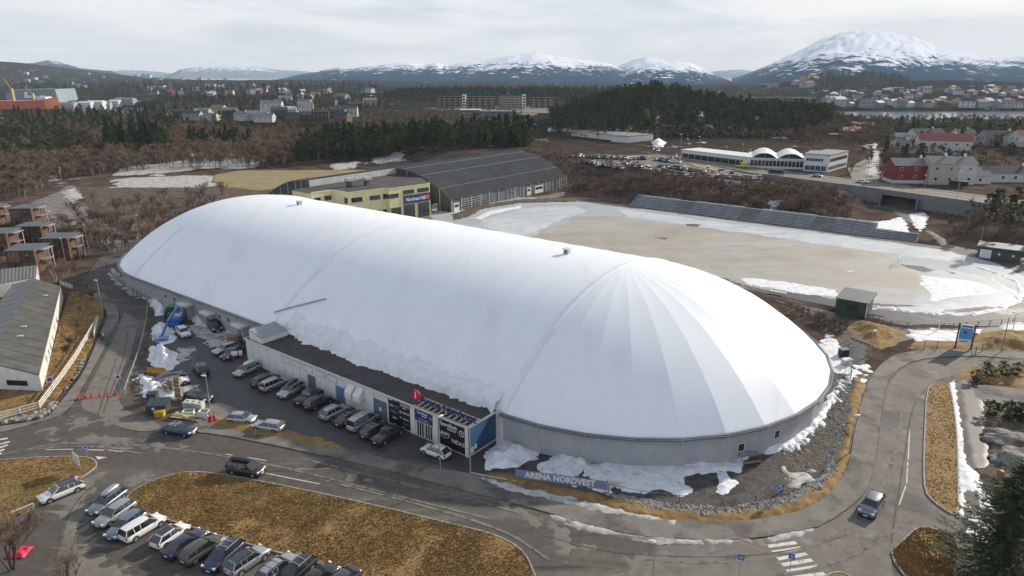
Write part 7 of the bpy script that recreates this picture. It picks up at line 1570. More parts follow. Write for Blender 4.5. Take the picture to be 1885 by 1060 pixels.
# two walkers on the pavement
def person(px, py, label, c_top, c_leg, rz):
    x, y, _ = G(px, py); t = thing('person', label, 'person', (x, y, .13), rz)
    bm_ = bmesh.new(); V = [(0, 0, .95), (0, 0, 1.2), (0, 0, 1.45), (0, 0, 1.55), (0, 0, 1.68), (0, .1, .9), (.05, .1, .5), (-.05, .1, .06), (.1, .1, .03), (0, -.1, .9), (.02, -.1, .5), (-.12, -.1, .07), (.02, -.1, .03), (0, .2, 1.42), (-.04, .27, 1.15), (.08, .26, .92), (0, -.2, 1.42), (.04, -.27, 1.15), (.14, -.26, .94)]
    E_ = [(0, 1), (1, 2), (2, 3), (3, 4), (0, 5), (5, 6), (6, 7), (7, 8), (0, 9), (9, 10), (10, 11), (11, 12), (2, 13), (13, 14), (14, 15), (2, 16), (16, 17), (17, 18)]
    R_ = [.15, .15, .16, .06, .105, .1, .07, .05, .045, .1, .07, .05, .045, .07, .05, .04, .07, .05, .04]
    me = bpy.data.meshes.new('body'); me.from_pydata(V, E_, []); o = link('body', me, t); me.materials.append(c_leg); md_ = o.modifiers.new('s', 'SKIN')
    for v, r in zip(me.skin_vertices[0].data, R_): v.radius = (r, r)
    me.skin_vertices[0].data[0].use_root = True; sb_ = o.modifiers.new('ss', 'SUBSURF'); sb_.levels = 1; sb_.render_levels = 1; bm_.free()
    b = MB(); rs = [[(.19 * k_ * math.cos(a), .24 * k_ * math.sin(a), z_) for a in np.linspace(0, 2 * math.pi, 13)[:-1]] for z_, k_ in ((.82, 1.0), (1.0, .98), (1.25, 1.0), (1.42, .95), (1.5, .5))]; loft(b, rs); b.build('jacket', c_top, t)
    b = MB(); bm_ = bmesh.new(); bmesh.ops.create_icosphere(bm_, subdivisions=2, radius=.118); b.add([(v.co.x - .015, v.co.y, v.co.z * 1.05 + 1.70) for v in bm_.verts if True], [tuple(v.index for v in f.verts) for f in bm_.faces]); bm_.free(); b.build('hair', M_plastic, t)
    return t
M_jk = plain('dark_jacket', (.02, .02, .028), .8); M_jk2 = plain('pink_grey_jacket', (.3, .2, .2), .8); M_leg = plain('dark_trousers', (.018, .018, .022), .85)
person(186, 627, 'person in a dark coat walking on the pavement, nearer the fence', M_jk, M_leg, -1.2); person(191, 627, 'person in a dark jacket and light scarf walking nearer the kerb', M_jk2, M_leg, -1.2)
person(826, 391, 'person in black standing at the corner of the vaulted hall', M_jk, M_leg, 1); person(861, 383, 'person in black walking on the path along the vaulted hall', M_jk, M_leg, 2)
# billboard with two dark posts
x0, y0, _ = G(1758, 640); x1, y1, _ = G(1787, 644); t = thing('billboard', 'tall billboard with a blue and white poster between two black posts', 'billboard', (x0, y0, 0), math.atan2(y1 - y0, x1 - x0)); L_ = math.hypot(x1 - x0, y1 - y0)
for s in (0, L_): b = MB(); b.box(s - .12, s + .12, -.12, .12, 0, 4.9); b.build('post', M_plastic, t)
M_p1 = plain('poster_blue', (.08, .3, .6), .4, vary=.1); b = MB(); b.box(.2, L_ - .2, -.06, .06, 1.1, 4.7); pp = b.build('poster', M_whitep, t); b = MB(); b.box(.22, L_ - .22, -.07, -.06, 1.9, 4.0); b.build('poster_picture', M_p1, pp)
b = MB(); b.box(.4, L_ - .4, -.08, -.07, 4.2, 4.45); b.box(.5, L_ - .8, -.08, -.07, 1.4, 1.55); b.box(.8, 1.3, -.085, -.075, 3.0, 3.4); b.build('poster_print', M_navy, pp)
# green kiosk
M_kgreen = plain('dark_green_boards', (.035, .07, .05), .7, vary=.15, vs=1.5)
t = uvthing('green_kiosk', 'small dark green timber kiosk with flat grey roof beside the ice field', 'kiosk')
u0, u1, v0, v1 = -28.2, -22.6, -58.6, -51.6
b = MB(); b.box(u0, u1, v0, v1, 0, 3.3); b.build('wall', M_kgreen, t); b = MB(); b.add([(u0 - .4, v0 - .4, 3.3), (u1 + .4, v0 - .4, 3.3), (u1 + .4, v1 + .4, 3.3), (u0 - .4, v1 + .4, 3.3), (u0 - .4, v0 - .4, 3.85), (u1 + .4, v0 - .4, 3.85), (u1 + .4, v1 + .4, 3.45), (u0 - .4, v1 + .4, 3.45)], [(0, 3, 2, 1), (4, 5, 6, 7), (0, 1, 5, 4), (1, 2, 6, 5), (2, 3, 7, 6), (3, 0, 4, 7)]); b.build('roof', M_hallgrey, t)
for k in range(15): q = u0 + .2 + k * .38; b = MB(); b.box(q, q + .34, v1, v1 + .03, .1, 3.2); b.build('board', M_kgreen, t)
b = MB(); b.box(-26.6, -24.4, v1 + .03, v1 + .08, 1.2, 2.6); w_ = b.build('shutter', M_plastic, t); b = MB(); b.box(u0 - .06, u0 + .0, v1 - .1, v1 + .06, 0, 3.3); b.build('corner_board', M_whitep, t)
# green garages
t = uvthing('green_garages', 'row of low dark green garages with one white door at the foot of the slope', 'garage')
b = MB(); b.box(-51.0, -41.5, -131, -124.2, -.2, 3.0); b.build('wall', M_kgreen, t); b = MB(); b.box(-51.4, -41.1, -131.4, -123.7, 3.0, 3.3); b.build('roof', M_hallgrey, t)
for k, m_ in enumerate((M_whitep, M_hallwall, M_hallwall)): b = MB(); b.box(-44.6 - k * 3.1, -42.0 - k * 3.1, -124.2, -124.1, .1, 2.4); d_ = b.build('garage_door', m_, t)
for k in (1, 2): b = MB(); b.box(-43.5 - k * 3.1, -43.0 - k * 3.1, -124.08, -124.06, 1.3, 1.8); b.build('door_sign', M_print, t)
# goals, benches by the field
for (px, py, rz, lab, w_) in ((1768, 602, ROT, 'white football goal frame parked by the near field railing', 5.0), (1700, 604, ROT, 'low dark-netted goal frame lying behind the railing', 5.0), (1655, 486, ROT + math.pi / 2, 'small white goal frame on the far ice', 5)):
    x, y, _ = G(px, py); t = thing('football_goal', lab, 'goal', (x, y, 0), rz); 
    for s in (-w_ / 2, w_ / 2): b = MB(); b.tube((s, 0, 0), (s, 0, 2.1), .06, .06, 6); b.tube((s, 0, .05), (s, -1.4, .05), .04, .04, 5); b.tube((s, 0, 2.1), (s, -1.4, .05), .03, .03, 5); b.build('goal_post', M_whitep, t)
    b = MB(); b.tube((-w_ / 2, 0, 2.1), (w_ / 2, 0, 2.1), .06, .06, 6); b.build('crossbar', M_whitep, t)
x, y, _ = G(1432, 541); t = thing('field_bench', 'low pale bench on the dark track behind the dome', 'bench', (x, y, 0), ROT); b = MB(); b.box(-1.8, 1.8, -.4, .4, .5, .62); b.build('seat', M_whitep, t); b = MB(); b.box(-1.6, -1.5, -.3, .3, 0, .5); b.box(1.5, 1.6, -.3, .3, 0, .5); b.build('legs', M_trim, t)
# grandstand: rows of pale bench planks, stepped
st = uvthing('grandstand', 'long low grandstand of pale bench rows along the far side of the ice field', 'grandstand'); M_bench = plain('bench_blue_grey', (.46, .52, .6), .6, vary=.1, vs=.5)
u_l, u_r = 71.0, -25.5; nrow = 8
for r in range(nrow):
    v_ = -133.2 - r * .95; z_ = .35 + r * .44
    ur = u_r + (0 if r < 5 else 12)
    b = MB(); b.box(ur, u_l - r * .4, v_ - .95, v_, -.3, z_ - .2); b.build('step', M_conc, st)
    u_ = ur + .3; k = 0
    while u_ < u_l - 1:
        if (int(u_) // 1) % 24 < 22: b = MB(); b.box(u_, u_ + 5.6, v_ - .5, v_ - .15, z_, z_ + .08); b.build('bench_plank', M_bench, st)
        u_ += 6.0
# ruined frame behind the stands
x, y, _ = G(1345, 372); zz = gz(x, y); t = thing('scoreboard_frame', 'old grey board on crossed stilts among the bushes behind the stands', 'scoreboard', (x, y, zz), ROT); b = MB(); b.box(-3.4, 3.4, -.1, .1, 1.6, 3.6); b.build('board', M_rail, t)
for s in (-2.6, -.9, .9, 2.6): b = MB(); b.beam((s, 0, -.5), (s + .4, -.6, 1.8), .14, .14); b.beam((s, -1.2, -.5), (s, 0, 1.8), .14, .14); b.build('stilt', M_timber2, t)
# bus shelters on the upper road
for px, py, lab in ((1428, 322, 'dark glazed bus shelter on the upper road before the white building'), (1763, 344, 'long bus shelter on the upper road near the pines')):
    x, y, _ = G(px, py, 5.2); t = thing('bus_shelter', lab, 'bus shelter', (x, y, 5.2), ROT + .15)
    b = MB(); b.box(-3.4, 3.4, -.7, .8, 2.3, 2.45); b.build('roof', M_hallgrey, t); b = MB(); b.box(-3.2, 3.2, -.62, -.58, .3, 2.2); b.build('glass_wall', M_glass, t)
    for s in (-3.2, 0, 3.2): b = MB(); b.box(s - .06, s + .06, .5, .62, 0, 2.3); b.box(s - .06, s + .06, -.68, -.56, 0, 2.3); b.build('post', M_trim, t)
x, y, _ = G(1105, 268, 5); t = thing('info_board', 'small dark board on two posts beside the upper road', 'sign', (x, y, 5.0), ROT); b = MB(); b.box(-1.6, 1.6, -.05, .05, 1.6, 3.4); b.build('board', M_hallwall, t); b = MB(); b.box(-.9, -.8, -.1, 0, 0, 1.6); b.box(.8, .9, -.1, 0, 0, 1.6); b.build('post', M_trim, t)
# play frame and planter wall at the far end
x, y, _ = G(254, 428); t = thing('planter_wall', 'curved pale concrete planter wall beyond the far end of the dome', 'planter wall', (x, y, 0), 0); pts = [Vector(G(*q)) - Vector((x, y, 0)) for q in [(206, 424), (215, 432), (232, 438), (250, 440), (262, 436), (280, 425)]]
for a_, c_ in zip(pts[:-1], pts[1:]): b = MB(); b.beam(a_ + Vector((0, 0, .55)), c_ + Vector((0, 0, .55)), .5, 1.1); b.build('wall_section', M_walk, t)
x, y, _ = G(254, 426); t = thing('climbing_frame', 'yellow timber climbing frame behind the curved planter wall', 'climbing frame', (x, y, .6), .3)
for a_, c_ in (((-1.8, -1, 0), (0, 0, 3)), ((1.8, -1, 0), (0, 0, 3)), ((-1.8, 1, 0), (0, 0, 3)), ((1.8, 1, 0), (0, 0, 3)), ((-1.8, -1, .2), (1.8, -1, .2)), ((-1.8, 1, .2), (1.8, 1, .2)), ((2.6, -1, 0), (2.2, 0, 2.2)), ((0, 0, 2.8), (2.2, 0, 2.2))): b = MB(); b.beam(a_, c_, .16, .16); b.build('beam', M_timber, t)
# red cover and junk in the near corner
x, y, _ = G(38, 1018); b = MB(); n_ = 16; vs = []
for i in range(n_ + 1):
    for j in range(n_ + 1):
        u_, v_ = i / n_ * 2 - 1, j / n_ * 2 - 1; e_ = max(abs(u_), abs(v_)); vs.append((u_ * .9, v_ * .9, max(0, .3 * (1 - e_ ** 4)) + .35 * (float(fbm(u_ * 2 + 5, v_ * 2 + 5, 4)) - .5)))
k_ = n_ + 1; b.add(vs, [(i * k_ + j, (i + 1) * k_ + j, (i + 1) * k_ + j + 1, i * k_ + j + 1) for i in range(n_) for j in range(n_)], 0, True); o = b.build('tarpaulin', plain('red_tarpaulin', (.55, .02, .06), .6, vary=.2), None, (x, y, .1)); tag(o, 'crumpled bright red tarpaulin under the bare tree in the near corner', 'tarpaulin')
x, y, _ = G(42, 962); t = thing('trailer_frame', 'rusty trailer frame with a pale bent bar beside the traffic island', 'trailer', (x, y, .1), .9)
for a_, c_, m_ in (((-1.4, -.8, .4), (1.4, -.8, .4), M_hallwall), ((-1.4, .8, .4), (1.4, .8, .4), M_hallwall), ((-1.4, -.8, .4), (-1.4, .8, .4), M_hallwall), ((1.4, -.8, .4), (1.4, .8, .4), M_hallwall), ((1.4, .8, .4), (1.5, .7, 1.3), M_whitep), ((1.5, .7, 1.3), (-.6, .9, 1.2), M_whitep)): b = MB(); b.beam(a_, c_, .12, .1); b.build('frame_bar', m_, t)
b = MB(); b.box(-1.3, 1.3, -.75, .75, .42, .5); b.build('deck', M_hallwall, t)
for s in (-.9, .9): b = MB(); b.tube((0, s, .32), (0, s * 1.2, .32), .32, n=12, smooth=False); b.build('wheel', M_tyre, t)
x, y, _ = G(1840, 878); t = bmesh.new(); bmesh.ops.create_icosphere(t, subdivisions=2, radius=.45); b = MB(); b.add([(v.co.x * 1.1, v.co.y, v.co.z * .85 + .6) for v in t.verts], [tuple(v.index for v in f.verts) for f in t.faces], 0, True); t.free(); o = b.build('buoy', plain('buoy_red', (.42, .06, .04), .5, vary=.1), None, (x, y, 0)); tag(o, 'faded red round buoy beside the snow and the big fir', 'buoy')
# ---------------------------------------------------------------- nearby sheds and far buildings
M_roofgrey = plain('fibre_cement_roof', (.20, .195, .18), .8, vary=.15, vs=.35); M_corr = plain('corrugated_sheet', (.15, .15, .145), .6, vary=.12, vs=.5)
M_clad = plain('orange_brown_cladding', (.115, .062, .038), .75, vary=.25, vs=1.2); M_clad2 = plain('pale_cladding', (.18, .115, .07), .75, vary=.2, vs=1.2); M_darkfr = plain('dark_brown_trim', (.045, .025, .018), .7); M_rooffelt = plain('slate_felt', (.09, .1, .11), .7, vary=.1)
# wood-clad modular units
def unit(px, py, nw, dep, storeys, rz, label, door=True):
    x, y, _ = G(px, py); t = thing('timber_unit', label, 'modular building', (x, y, 0), rz, 'wood-clad modular units'); H_ = 3.0 * storeys; w_ = nw * 3.2
    b = MB(); b.box(0, w_, 0, dep, 0, H_); b.build('wall', M_clad, t)
    for s in range(storeys):
        for k in range(nw):
            x0 = k * 3.2 + .12; 
            for j in range(7): b = MB(); b.box(x0, x0 + 2.96, -.05, 0, s * 3 + .2 + j * .38, s * 3 + .55 + j * .38); b.build('cladding_board', M_clad2 if (s + k) % 2 else M_clad, t)
            b = MB(); b.box(x0 + .95, x0 + 2.05, -.09, -.05, s * 3 + .9, s * 3 + 2.4); f_ = b.build('window', M_darkfr, t); b = MB(); b.box(x0 + 1.1, x0 + 1.9, -.1, -.09, s * 3 + 1.05, s * 3 + 2.25); b.build('pane', M_glass, f_)
        b = MB(); b.box(-.02, w_ + .02, -.1, 0, s * 3 + 2.9, s * 3 + 3.05); b.build('floor_band', M_darkfr, t)
    for k in range(nw + 1): b = MB(); b.box(k * 3.2 - .08, k * 3.2 + .08, -.1, 0, 0, H_); b.build('corner_trim', M_darkfr, t)
    for k in range(int(dep / 1.0)): b = MB(); b.box(w_, w_ + .05, k * 1.0 + .04, k * 1.0 + .96, .1, H_ - .1); b.build('cladding_board', M_clad, t)
    b = MB(); b.box(-.35, w_ + .35, -.5, dep + .3, H_, H_ + .22); b.build('roof', M_rooffelt, t)
    b = MB(); b.box(w_ + .05, w_ + 1.6, dep * .3, dep * .8, H_ * .5, H_ * .5 + .12); b.box(w_ + 1.4, w_ + 1.5, dep * .3, dep * .3 + .1, 0, H_ - .4); b.box(w_ + 1.4, w_ + 1.5, dep * .75, dep * .8, 0, H_ - .4); b.box(w_ + .05, w_ + 1.7, dep * .25, dep * .85, H_ - .4, H_ - .25); b.build('stair_landing', M_rail, t)
rzU = .10
unit(20, 505, 2, 7, 2, rzU, 'two-storey wood-clad unit nearest the corrugated roof, pale panels'); unit(84, 480, 2, 6.5, 2, rzU, 'wood-clad unit beside the leafless birches'); unit(-28, 470, 2, 7, 2, rzU, 'wood-clad unit at the picture edge behind the nearest one')
unit(38, 455, 2, 6, 2, rzU, 'reddish wood-clad unit in the middle of the cluster'); unit(24, 418, 2, 8, 2, rzU, 'pale wood-clad unit at the back of the cluster'); unit(60, 406, 1, 4, 1, rzU, 'small single-storey wood-clad cabin at the back of the cluster'); unit(-38, 415, 2, 6, 2, rzU, 'dark wood-clad unit at the back edge of the cluster')
# long shed with grey roof
p = [G(0, 735, 0), G(62, 735, 0)]
t = thing('long_shed', 'long low shed with grey sheet roof and white gable beside the grass slope', 'shed')
def px3(x_, y_, z_): return Vector(G(x_, y_, z_))
R = [px3(62, 515, 4.2), px3(110, 525, 3.0), px3(76, 690, 3.0), px3(5, 640, 4.2)]
b = MB(); ridge0 = px3(62, 512, 4.6); ridge1 = px3(-20, 668, 4.6); e0 = px3(112, 527, 2.9); e1 = px3(72, 690, 2.9)
d_ = (e1 - e0); perp = (ridge0 - e0); 
q = [ridge0, e0, e1, ridge1]
for i_ in range(14):
    a0, a1 = i_ / 14, (i_ + 1) / 14 - .004; A0 = ridge0.lerp(ridge1, a0); A1 = ridge0.lerp(ridge1, a1); B0 = e0.lerp(e1, a0); B1 = e0.lerp(e1, a1)
    b = MB(); up_ = Vector((0, 0, .12)); b.add([A0, A1, B1, B0, A0 - up_, A1 - up_, B1 - up_, B0 - up_], [(0, 3, 2, 1), (0, 1, 2, 3), (3, 2, 6, 7), (0, 3, 7, 4), (1, 2, 6, 5)]); b.build('roof_sheet', M_roofgrey, t)
far0 = ridge0 + (ridge0 - e0) * .9; far1 = ridge1 + (ridge1 - e1) * .9; far0.z = far1.z = 3.0
for i_ in range(14):
    a0, a1 = i_ / 14, (i_ + 1) / 14 - .004; A0 = ridge0.lerp(ridge1, a0); A1 = ridge0.lerp(ridge1, a1); B0 = far0.lerp(far1, a0); B1 = far0.lerp(far1, a1)
    b = MB(); b.add([A0, A1, B1, B0], [(0, 1, 2, 3)]); b.build('roof_sheet', M_corr, t)
def drop(v, z=0): return Vector((v.x, v.y, z))
b = MB(); ins = .35
b.add([drop(e0), drop(e1), e1 - up_, e0 - up_], [(0, 1, 2, 3)]); b.build('side_wall', M_fw, t)
b = MB(); b.add([drop(e1), drop(far1), far1 - up_, ridge1 - up_, e1 - up_], [(0, 1, 2, 3, 4)]); gw = b.build('gable_wall', M_whitep, t)
b = MB(); b.add([drop(e0), drop(far0), far0 - up_, ridge0 - up_, e0 - up_], [(0, 1, 2, 3, 4)]); b.build('gable_wall', M_whitep, t)
dr = (far1 - e1); dr.z = 0; 
b = MB()
for a0, a1, z0_, z1_ in ((.15, .38, .9, 1.8), (.48, .56, .9, 1.8), (.66, .8, .9, 1.8)):
    nn = Vector((dr.y, -dr.x, 0)).normalized(); nn = nn if nn.y < 0 else -nn
    A0 = drop(e1) + dr * a0 + nn * .05; A1 = drop(e1) + dr * a1 + nn * .05; b = MB(); b.add([A0 + Vector((0, 0, z0_)), A1 + Vector((0, 0, z0_)), A1 + Vector((0, 0, z1_)), A0 + Vector((0, 0, z1_))], [(0, 1, 2, 3)]); b.build('window', M_glass, gw)
for a_, c_ in ((.62, .35), (.72, .36), (.2, .6)):
    A0 = ridge0.lerp(ridge1, a_).lerp(e0.lerp(e1, a_), c_); b = MB(); b.cbox(A0 + Vector((0, 0, .12)), (.9, .5, .2), 0, Matrix.Rotation(.3, 3, 'Z')); b.build('skylight', M_alu, t)
# corrugated roof shed behind
c0, c1, c2, c3 = px3(-40, 500, 4), px3(68, 488, 4), px3(66, 510, 3.2), px3(-40, 528, 3.2)
t = thing('corrugated_shed', 'low shed with a corrugated grey metal roof between the timber units and the long shed', 'shed')
for i_ in range(16):
    a0, a1 = i_ / 16, (i_ + 1) / 16; A0 = c0.lerp(c1, a0); A1 = c0.lerp(c1, a1 - .01); B0 = c3.lerp(c2, a0); B1 = c3.lerp(c2, a1 - .01); b = MB(); h_ = Vector((0, 0, .06)); m0 = A0.lerp(A1, .5) + h_; m1 = B0.lerp(B1, .5) + h_
    b.add([A0, m0, A1, B0, m1, B1], [(0, 1, 4, 3), (1, 2, 5, 4)]); b.build('roof_sheet', M_corr, t)
b = MB(); b.add([drop(c3), drop(c2), c2 - up_, c3 - up_], [(0, 1, 2, 3)]); b.add([drop(c1), drop(c2), c2 - up_, c1 - up_], [(0, 1, 2, 3)]); b.add([drop(c0), drop(c1), c1 - up_, c0 - up_], [(0, 1, 2, 3)]); b.build('wall', M_fw, t)
# yard wall / lean-to of the long shed
x, y, _ = G(30, 700); 
# generic gabled house
M_roofs = dict(dark=plain('dark_tile_roof', (.05, .05, .055), .8, vary=.12), red=plain('red_tile_roof', (.26, .09, .07), .8, vary=.12), grey=plain('grey_tile_roof', (.19, .19, .195), .8, vary=.1), snowy=plain('snowy_roof', (.6, .62, .66), .8, vary=.1))
M_walls = dict(white=plain('white_timber', (.52, .52, .51), .7, vary=.06), red=plain('falu_red', (.2, .03, .028), .75, vary=.1), grey=plain('grey_timber', (.3, .31, .32), .75, vary=.06), bluegrey=plain('blue_grey_timber', (.22, .26, .31), .75, vary=.06), yellow=plain('ochre_timber', (.5, .4, .16), .75, vary=.06), brown=plain('brown_timber', (.12, .08, .055), .8, vary=.1), blue=plain('turquoise_panels', (.16, .3, .36), .6, vary=.06), beige=plain('beige_render', (.42, .38, .32), .8, vary=.06), dark=plain('dark_timber', (.06, .055, .05), .8))
def house(x, y, z, rz, L_, D_, H_, roof, wall, label, parts=True, name='house', rh=None, nwin=4, storeys=2, cat='house', group='houses around the town', base=None, chim=True):
    rh = D_ * .27 if rh is None else rh; e = .35
    body = [(-L_ / 2, -D_ / 2, -2), (L_ / 2, -D_ / 2, -2), (L_ / 2, D_ / 2, -2), (-L_ / 2, D_ / 2, -2), (-L_ / 2, -D_ / 2, H_), (L_ / 2, -D_ / 2, H_), (L_ / 2, D_ / 2, H_), (-L_ / 2, D_ / 2, H_), (-L_ / 2, 0, H_ + rh), (L_ / 2, 0, H_ + rh)]
    bf = [(0, 1, 5, 4), (2, 3, 7, 6), (1, 2, 6, 9, 5), (3, 0, 4, 8, 7)]
    k = e * rh / (D_ / 2)
    rv = [(-L_ / 2 - e, -D_ / 2 - e, H_ - k + .05), (L_ / 2 + e, -D_ / 2 - e, H_ - k + .05), (L_ / 2 + e, 0, H_ + rh + .12), (-L_ / 2 - e, 0, H_ + rh + .12), (L_ / 2 + e, D_ / 2 + e, H_ - k + .05), (-L_ / 2 - e, D_ / 2 + e, H_ - k + .05)]
    rf = [(0, 1, 2, 3), (3, 2, 4, 5)]
    if not parts:
        b = MB(); b.add(body, bf, 0); b.add(rv, rf, 1)
        for s in range(storeys):
            for i_ in range(nwin):
                xw_ = -L_ / 2 + L_ * (i_ + .5) / nwin; z_ = H_ * (s + .45) / storeys
                for sy in (-1,): b.box(xw_ - .5, xw_ + .5, sy * (D_ / 2 + .03) - .02, sy * (D_ / 2 + .03) + .02, z_ - .5, z_ + .6, 2)
        o = b.build(name, [M_walls[wall], M_roofs[roof], M_glass], None, (x, y, z), rz); return tag(o, label, cat, group)
    t = thing(name, label, cat, (x, y, z), rz, group)
    b = MB(); b.add(body, bf); b.build('wall', M_walls[wall], t); b = MB(); b.add(rv, rf); r_ = b.build('roof', M_roofs[roof], t)
    if base: b = MB(); b.box(-L_ / 2 - .03, L_ / 2 + .03, -D_ / 2 - .03, D_ / 2 + .03, -2, 1.2); b.build('basement', M_walls[base], t)
    if chim: b = MB(); b.box(L_ * .2 - .4, L_ * .2 + .4, -.4, .4, H_, H_ + rh + 1.1); b.build('chimney', M_whitep, r_)
    for s in range(storeys):
        for i_ in range(nwin):
            xw_ = -L_ / 2 + L_ * (i_ + .5) / nwin; z_ = (1.2 if base else 0) + (H_ - (1.2 if base else 0)) * (s + .5) / storeys
            b = MB(); b.box(xw_ - .65, xw_ + .65, -D_ / 2 - .06, -D_ / 2, z_ - .6, z_ + .7); f_ = b.build('window', M_frame, t); b = MB(); b.box(xw_ - .52, xw_ + .52, -D_ / 2 - .08, -D_ / 2 - .06, z_ - .48, z_ + .58); b.build('pane', M_glass, f_)
        for sg in (-1, 1):
            for yy in (-D_ * .22, D_ * .22): b = MB(); b.box(sg * L_ / 2 - .04, sg * L_ / 2 + .04, yy - .5, yy + .5, z_ - .55, z_ + .65); b.build('window', M_glass, t)
    return t
def housepx(px, py, z, rz, *a, **k):
    x, y, _ = G(px, py, z); return house(x, y, z, rz, *a, **k)
hz_ = -.05
housepx(1672, 334, 5, hz_, 17, 9, 7.2, 'grey', 'red', 'red two-storey house with white base behind the upper road', base='white', nwin=3)
housepx(1722, 336, 5, hz_, 11, 9, 8.4, 'grey', 'beige', 'beige-grey house attached beside the red house', nwin=2); housepx(1758, 336, 5, hz_, 10, 9, 8.2, 'grey', 'white', 'white two-storey house with roof chimneys beside the beige one', nwin=2)
housepx(1795, 336, 5, hz_, 9, 6, 3.2, 'grey', 'white', 'low white garage wing at the end of the white house', storeys=1, nwin=1, chim=False); housepx(1855, 332, 5, hz_, 25, 9, 3.6, 'dark', 'white', 'long low white house with a black roof and terrace posts', storeys=1, nwin=5)
housepx(1733, 282, 5, -.35, 26, 13, 7.5, 'red', 'white', 'large white villa with a red tile roof', nwin=5); housepx(1700, 270, 5, 0, 18, 9, 8.5, 'dark', 'white', 'white house with a dark roof behind the red-roofed villa', nwin=3)
housepx(1770, 262, 5, 0, 12, 9, 6, 'dark', 'white', 'small white house with black roof behind the villa', nwin=2); housepx(1838, 270, 5, -.1, 22, 10, 7, 'dark', 'grey', 'grey house with black roof on the rise', nwin=4); housepx(1890, 275, 5, -.1, 16, 10, 8.5, 'red', 'white', 'white house with red roof at the edge beside the grey house', nwin=2); housepx(1885, 282, 5, 0, 14, 8, 4, 'dark', 'dark', 'low dark garage with black roof below the grey house', storeys=1)
housepx(1563, 254, 3, .3, 17, 9, 5.5, 'red', 'bluegrey', 'blue-grey house with a pink-edged roof by the side street', nwin=3); housepx(1560, 243, 3, .3, 17, 9, 5.5, 'red', 'bluegrey', 'second blue-grey house with red gable behind the first', nwin=3); housepx(1536, 258, 3, .0, 8, 6, 3, 'snowy', 'white', 'small pale shed beside the blue-grey houses', storeys=1, nwin=1, chim=False); housepx(1590, 238, 2, .0, 16, 8, 4, 'grey', 'beige', 'low beige house at the top of the side street', storeys=1)
housepx(1660, 272, 5, .0, 14, 7, 3, 'grey', 'white', 'low white house with pale roof beside the side street', storeys=1); housepx(1662, 262, 5, 0, 16, 8, 4, 'grey', 'grey', 'grey low house between side street and villa', storeys=1); housepx(1668, 290, 5, 0, 14, 5, 2.6, 'dark', 'brown', 'brown flat shed row below the low white house', storeys=1, chim=False)
# white commercial buildings on the upper level
def slab(name, label, cat, P, z, H_, depth, wall, roofm, front=None, bands=()):
    a = Vector(G(P[0][0], P[0][1], z)); c = Vector(G(P[1][0], P[1][1], z)); L_ = (c - a).length; t = thing(name, label, cat, a, math.atan2(c.y - a.y, c.x - a.x))
    b = MB(); b.box(0, L_, 0, depth, -3, H_); b.build('wall', wall, t); b = MB(); b.box(-.3, L_ + .3, -.3, depth + .3, H_, H_ + .35); b.build('roof', roofm, t)
    for (x0, x1, z0, z1, n_, m_) in bands:
        for i_ in range(n_):
            q0 = L_ * x0 + L_ * (x1 - x0) * i_ / n_; q1 = L_ * x0 + L_ * (x1 - x0) * (i_ + 1) / n_
            b = MB(); b.box(q0 + .15, q1 - .15, -.08, 0, z0, z1); w_ = b.build('window', m_, t)
            b = MB(); b.box(q0 + .02, q0 + .13, -.14, -.02, z0 - .1, z1 + .1); b.build('mullion', M_frame, w_)
    return t, L_
slab('commercial_building', 'long white building with dark shopfront strip under the wooded knoll', 'commercial building', ((1052, 256), (1156, 268)), 4.9, 5.6, 22, M_whitep, M_roofs['grey'], bands=((.02, .72, .4, 2.2, 9, M_glass), (.76, .98, .4, 2.2, 4, M_glass), (.76, .98, 3.4, 4.6, 5, M_glass)))
slab('commercial_building', 'white gable block with four dark windows at the end of the shopfront building', 'commercial building', ((1157, 268), (1188, 262)), 4.9, 5.4, 12, M_whitep, M_roofs['grey'], bands=((.08, .3, .6, 2.2, 1, M_glass), (.08, .3, 3.2, 4.4, 1, M_glass), (.65, .92, .6, 2.2, 1, M_glass), (.65, .92, 3.2, 4.4, 1, M_glass)))
t, L_ = slab('commercial_building', 'long low white building with a row of square windows beside the yellow ambulance', 'commercial building', ((1254, 292), (1378, 308)), 4.9, 4.6, 14, M_whitep, M_whitep, bands=((.01, .92, .5, 3.0, 9, M_glass),))
t, L_ = slab('commercial_building', 'white low hall with wide glazed front under two vaulted roofs', 'commercial building', ((1378, 308), (1480, 312)), 4.9, 4.4, 26, M_whitep, M_whitep, bands=((.02, .98, 1.0, 3.6, 14, M_glass),))
for k in range(2):                                        # two shallow vaults on it
    x0 = L_ * (.04 + .48 * k); wv = L_ * .46; b = MB(); vs = []; n_ = 14
    for i_ in range(n_ + 1): a_ = i_ / n_; z_ = 4.7 + 2.6 * math.sin(math.pi * a_) ** .9; vs += [(x0 + wv * a_, -.4, z_), (x0 + wv * a_, 24, z_)]
    b.add(vs, [(i_ * 2, i_ * 2 + 2, i_ * 2 + 3, i_ * 2 + 1) for i_ in range(n_)], 0, True); b.build('vault', M_whitep, t)
    b = MB(); vs = [(x0 + wv * i_ / n_, 1.2, 4.5 + 2.35 * math.sin(math.pi * i_ / n_) ** .9) for i_ in range(n_ + 1)] ; b.add(vs + [(x0 + wv, 1.2, 4.4), (x0, 1.2, 4.4)], [tuple(range(n_ + 3))]); b.build('vault_glazing', M_glass, t)
t, L_ = slab('commercial_building', 'white two-storey block with blue-framed shop windows at the street corner', 'commercial building', ((1478, 314), (1522, 317)), 4.9, 7.6, 16, M_whitep, M_roofs['grey'], bands=((.05, .95, .5, 2.6, 4, plain('blue_window', (.04, .1, .18), .2)), (.08, .8, 4.7, 5.9, 6, M_glass)))
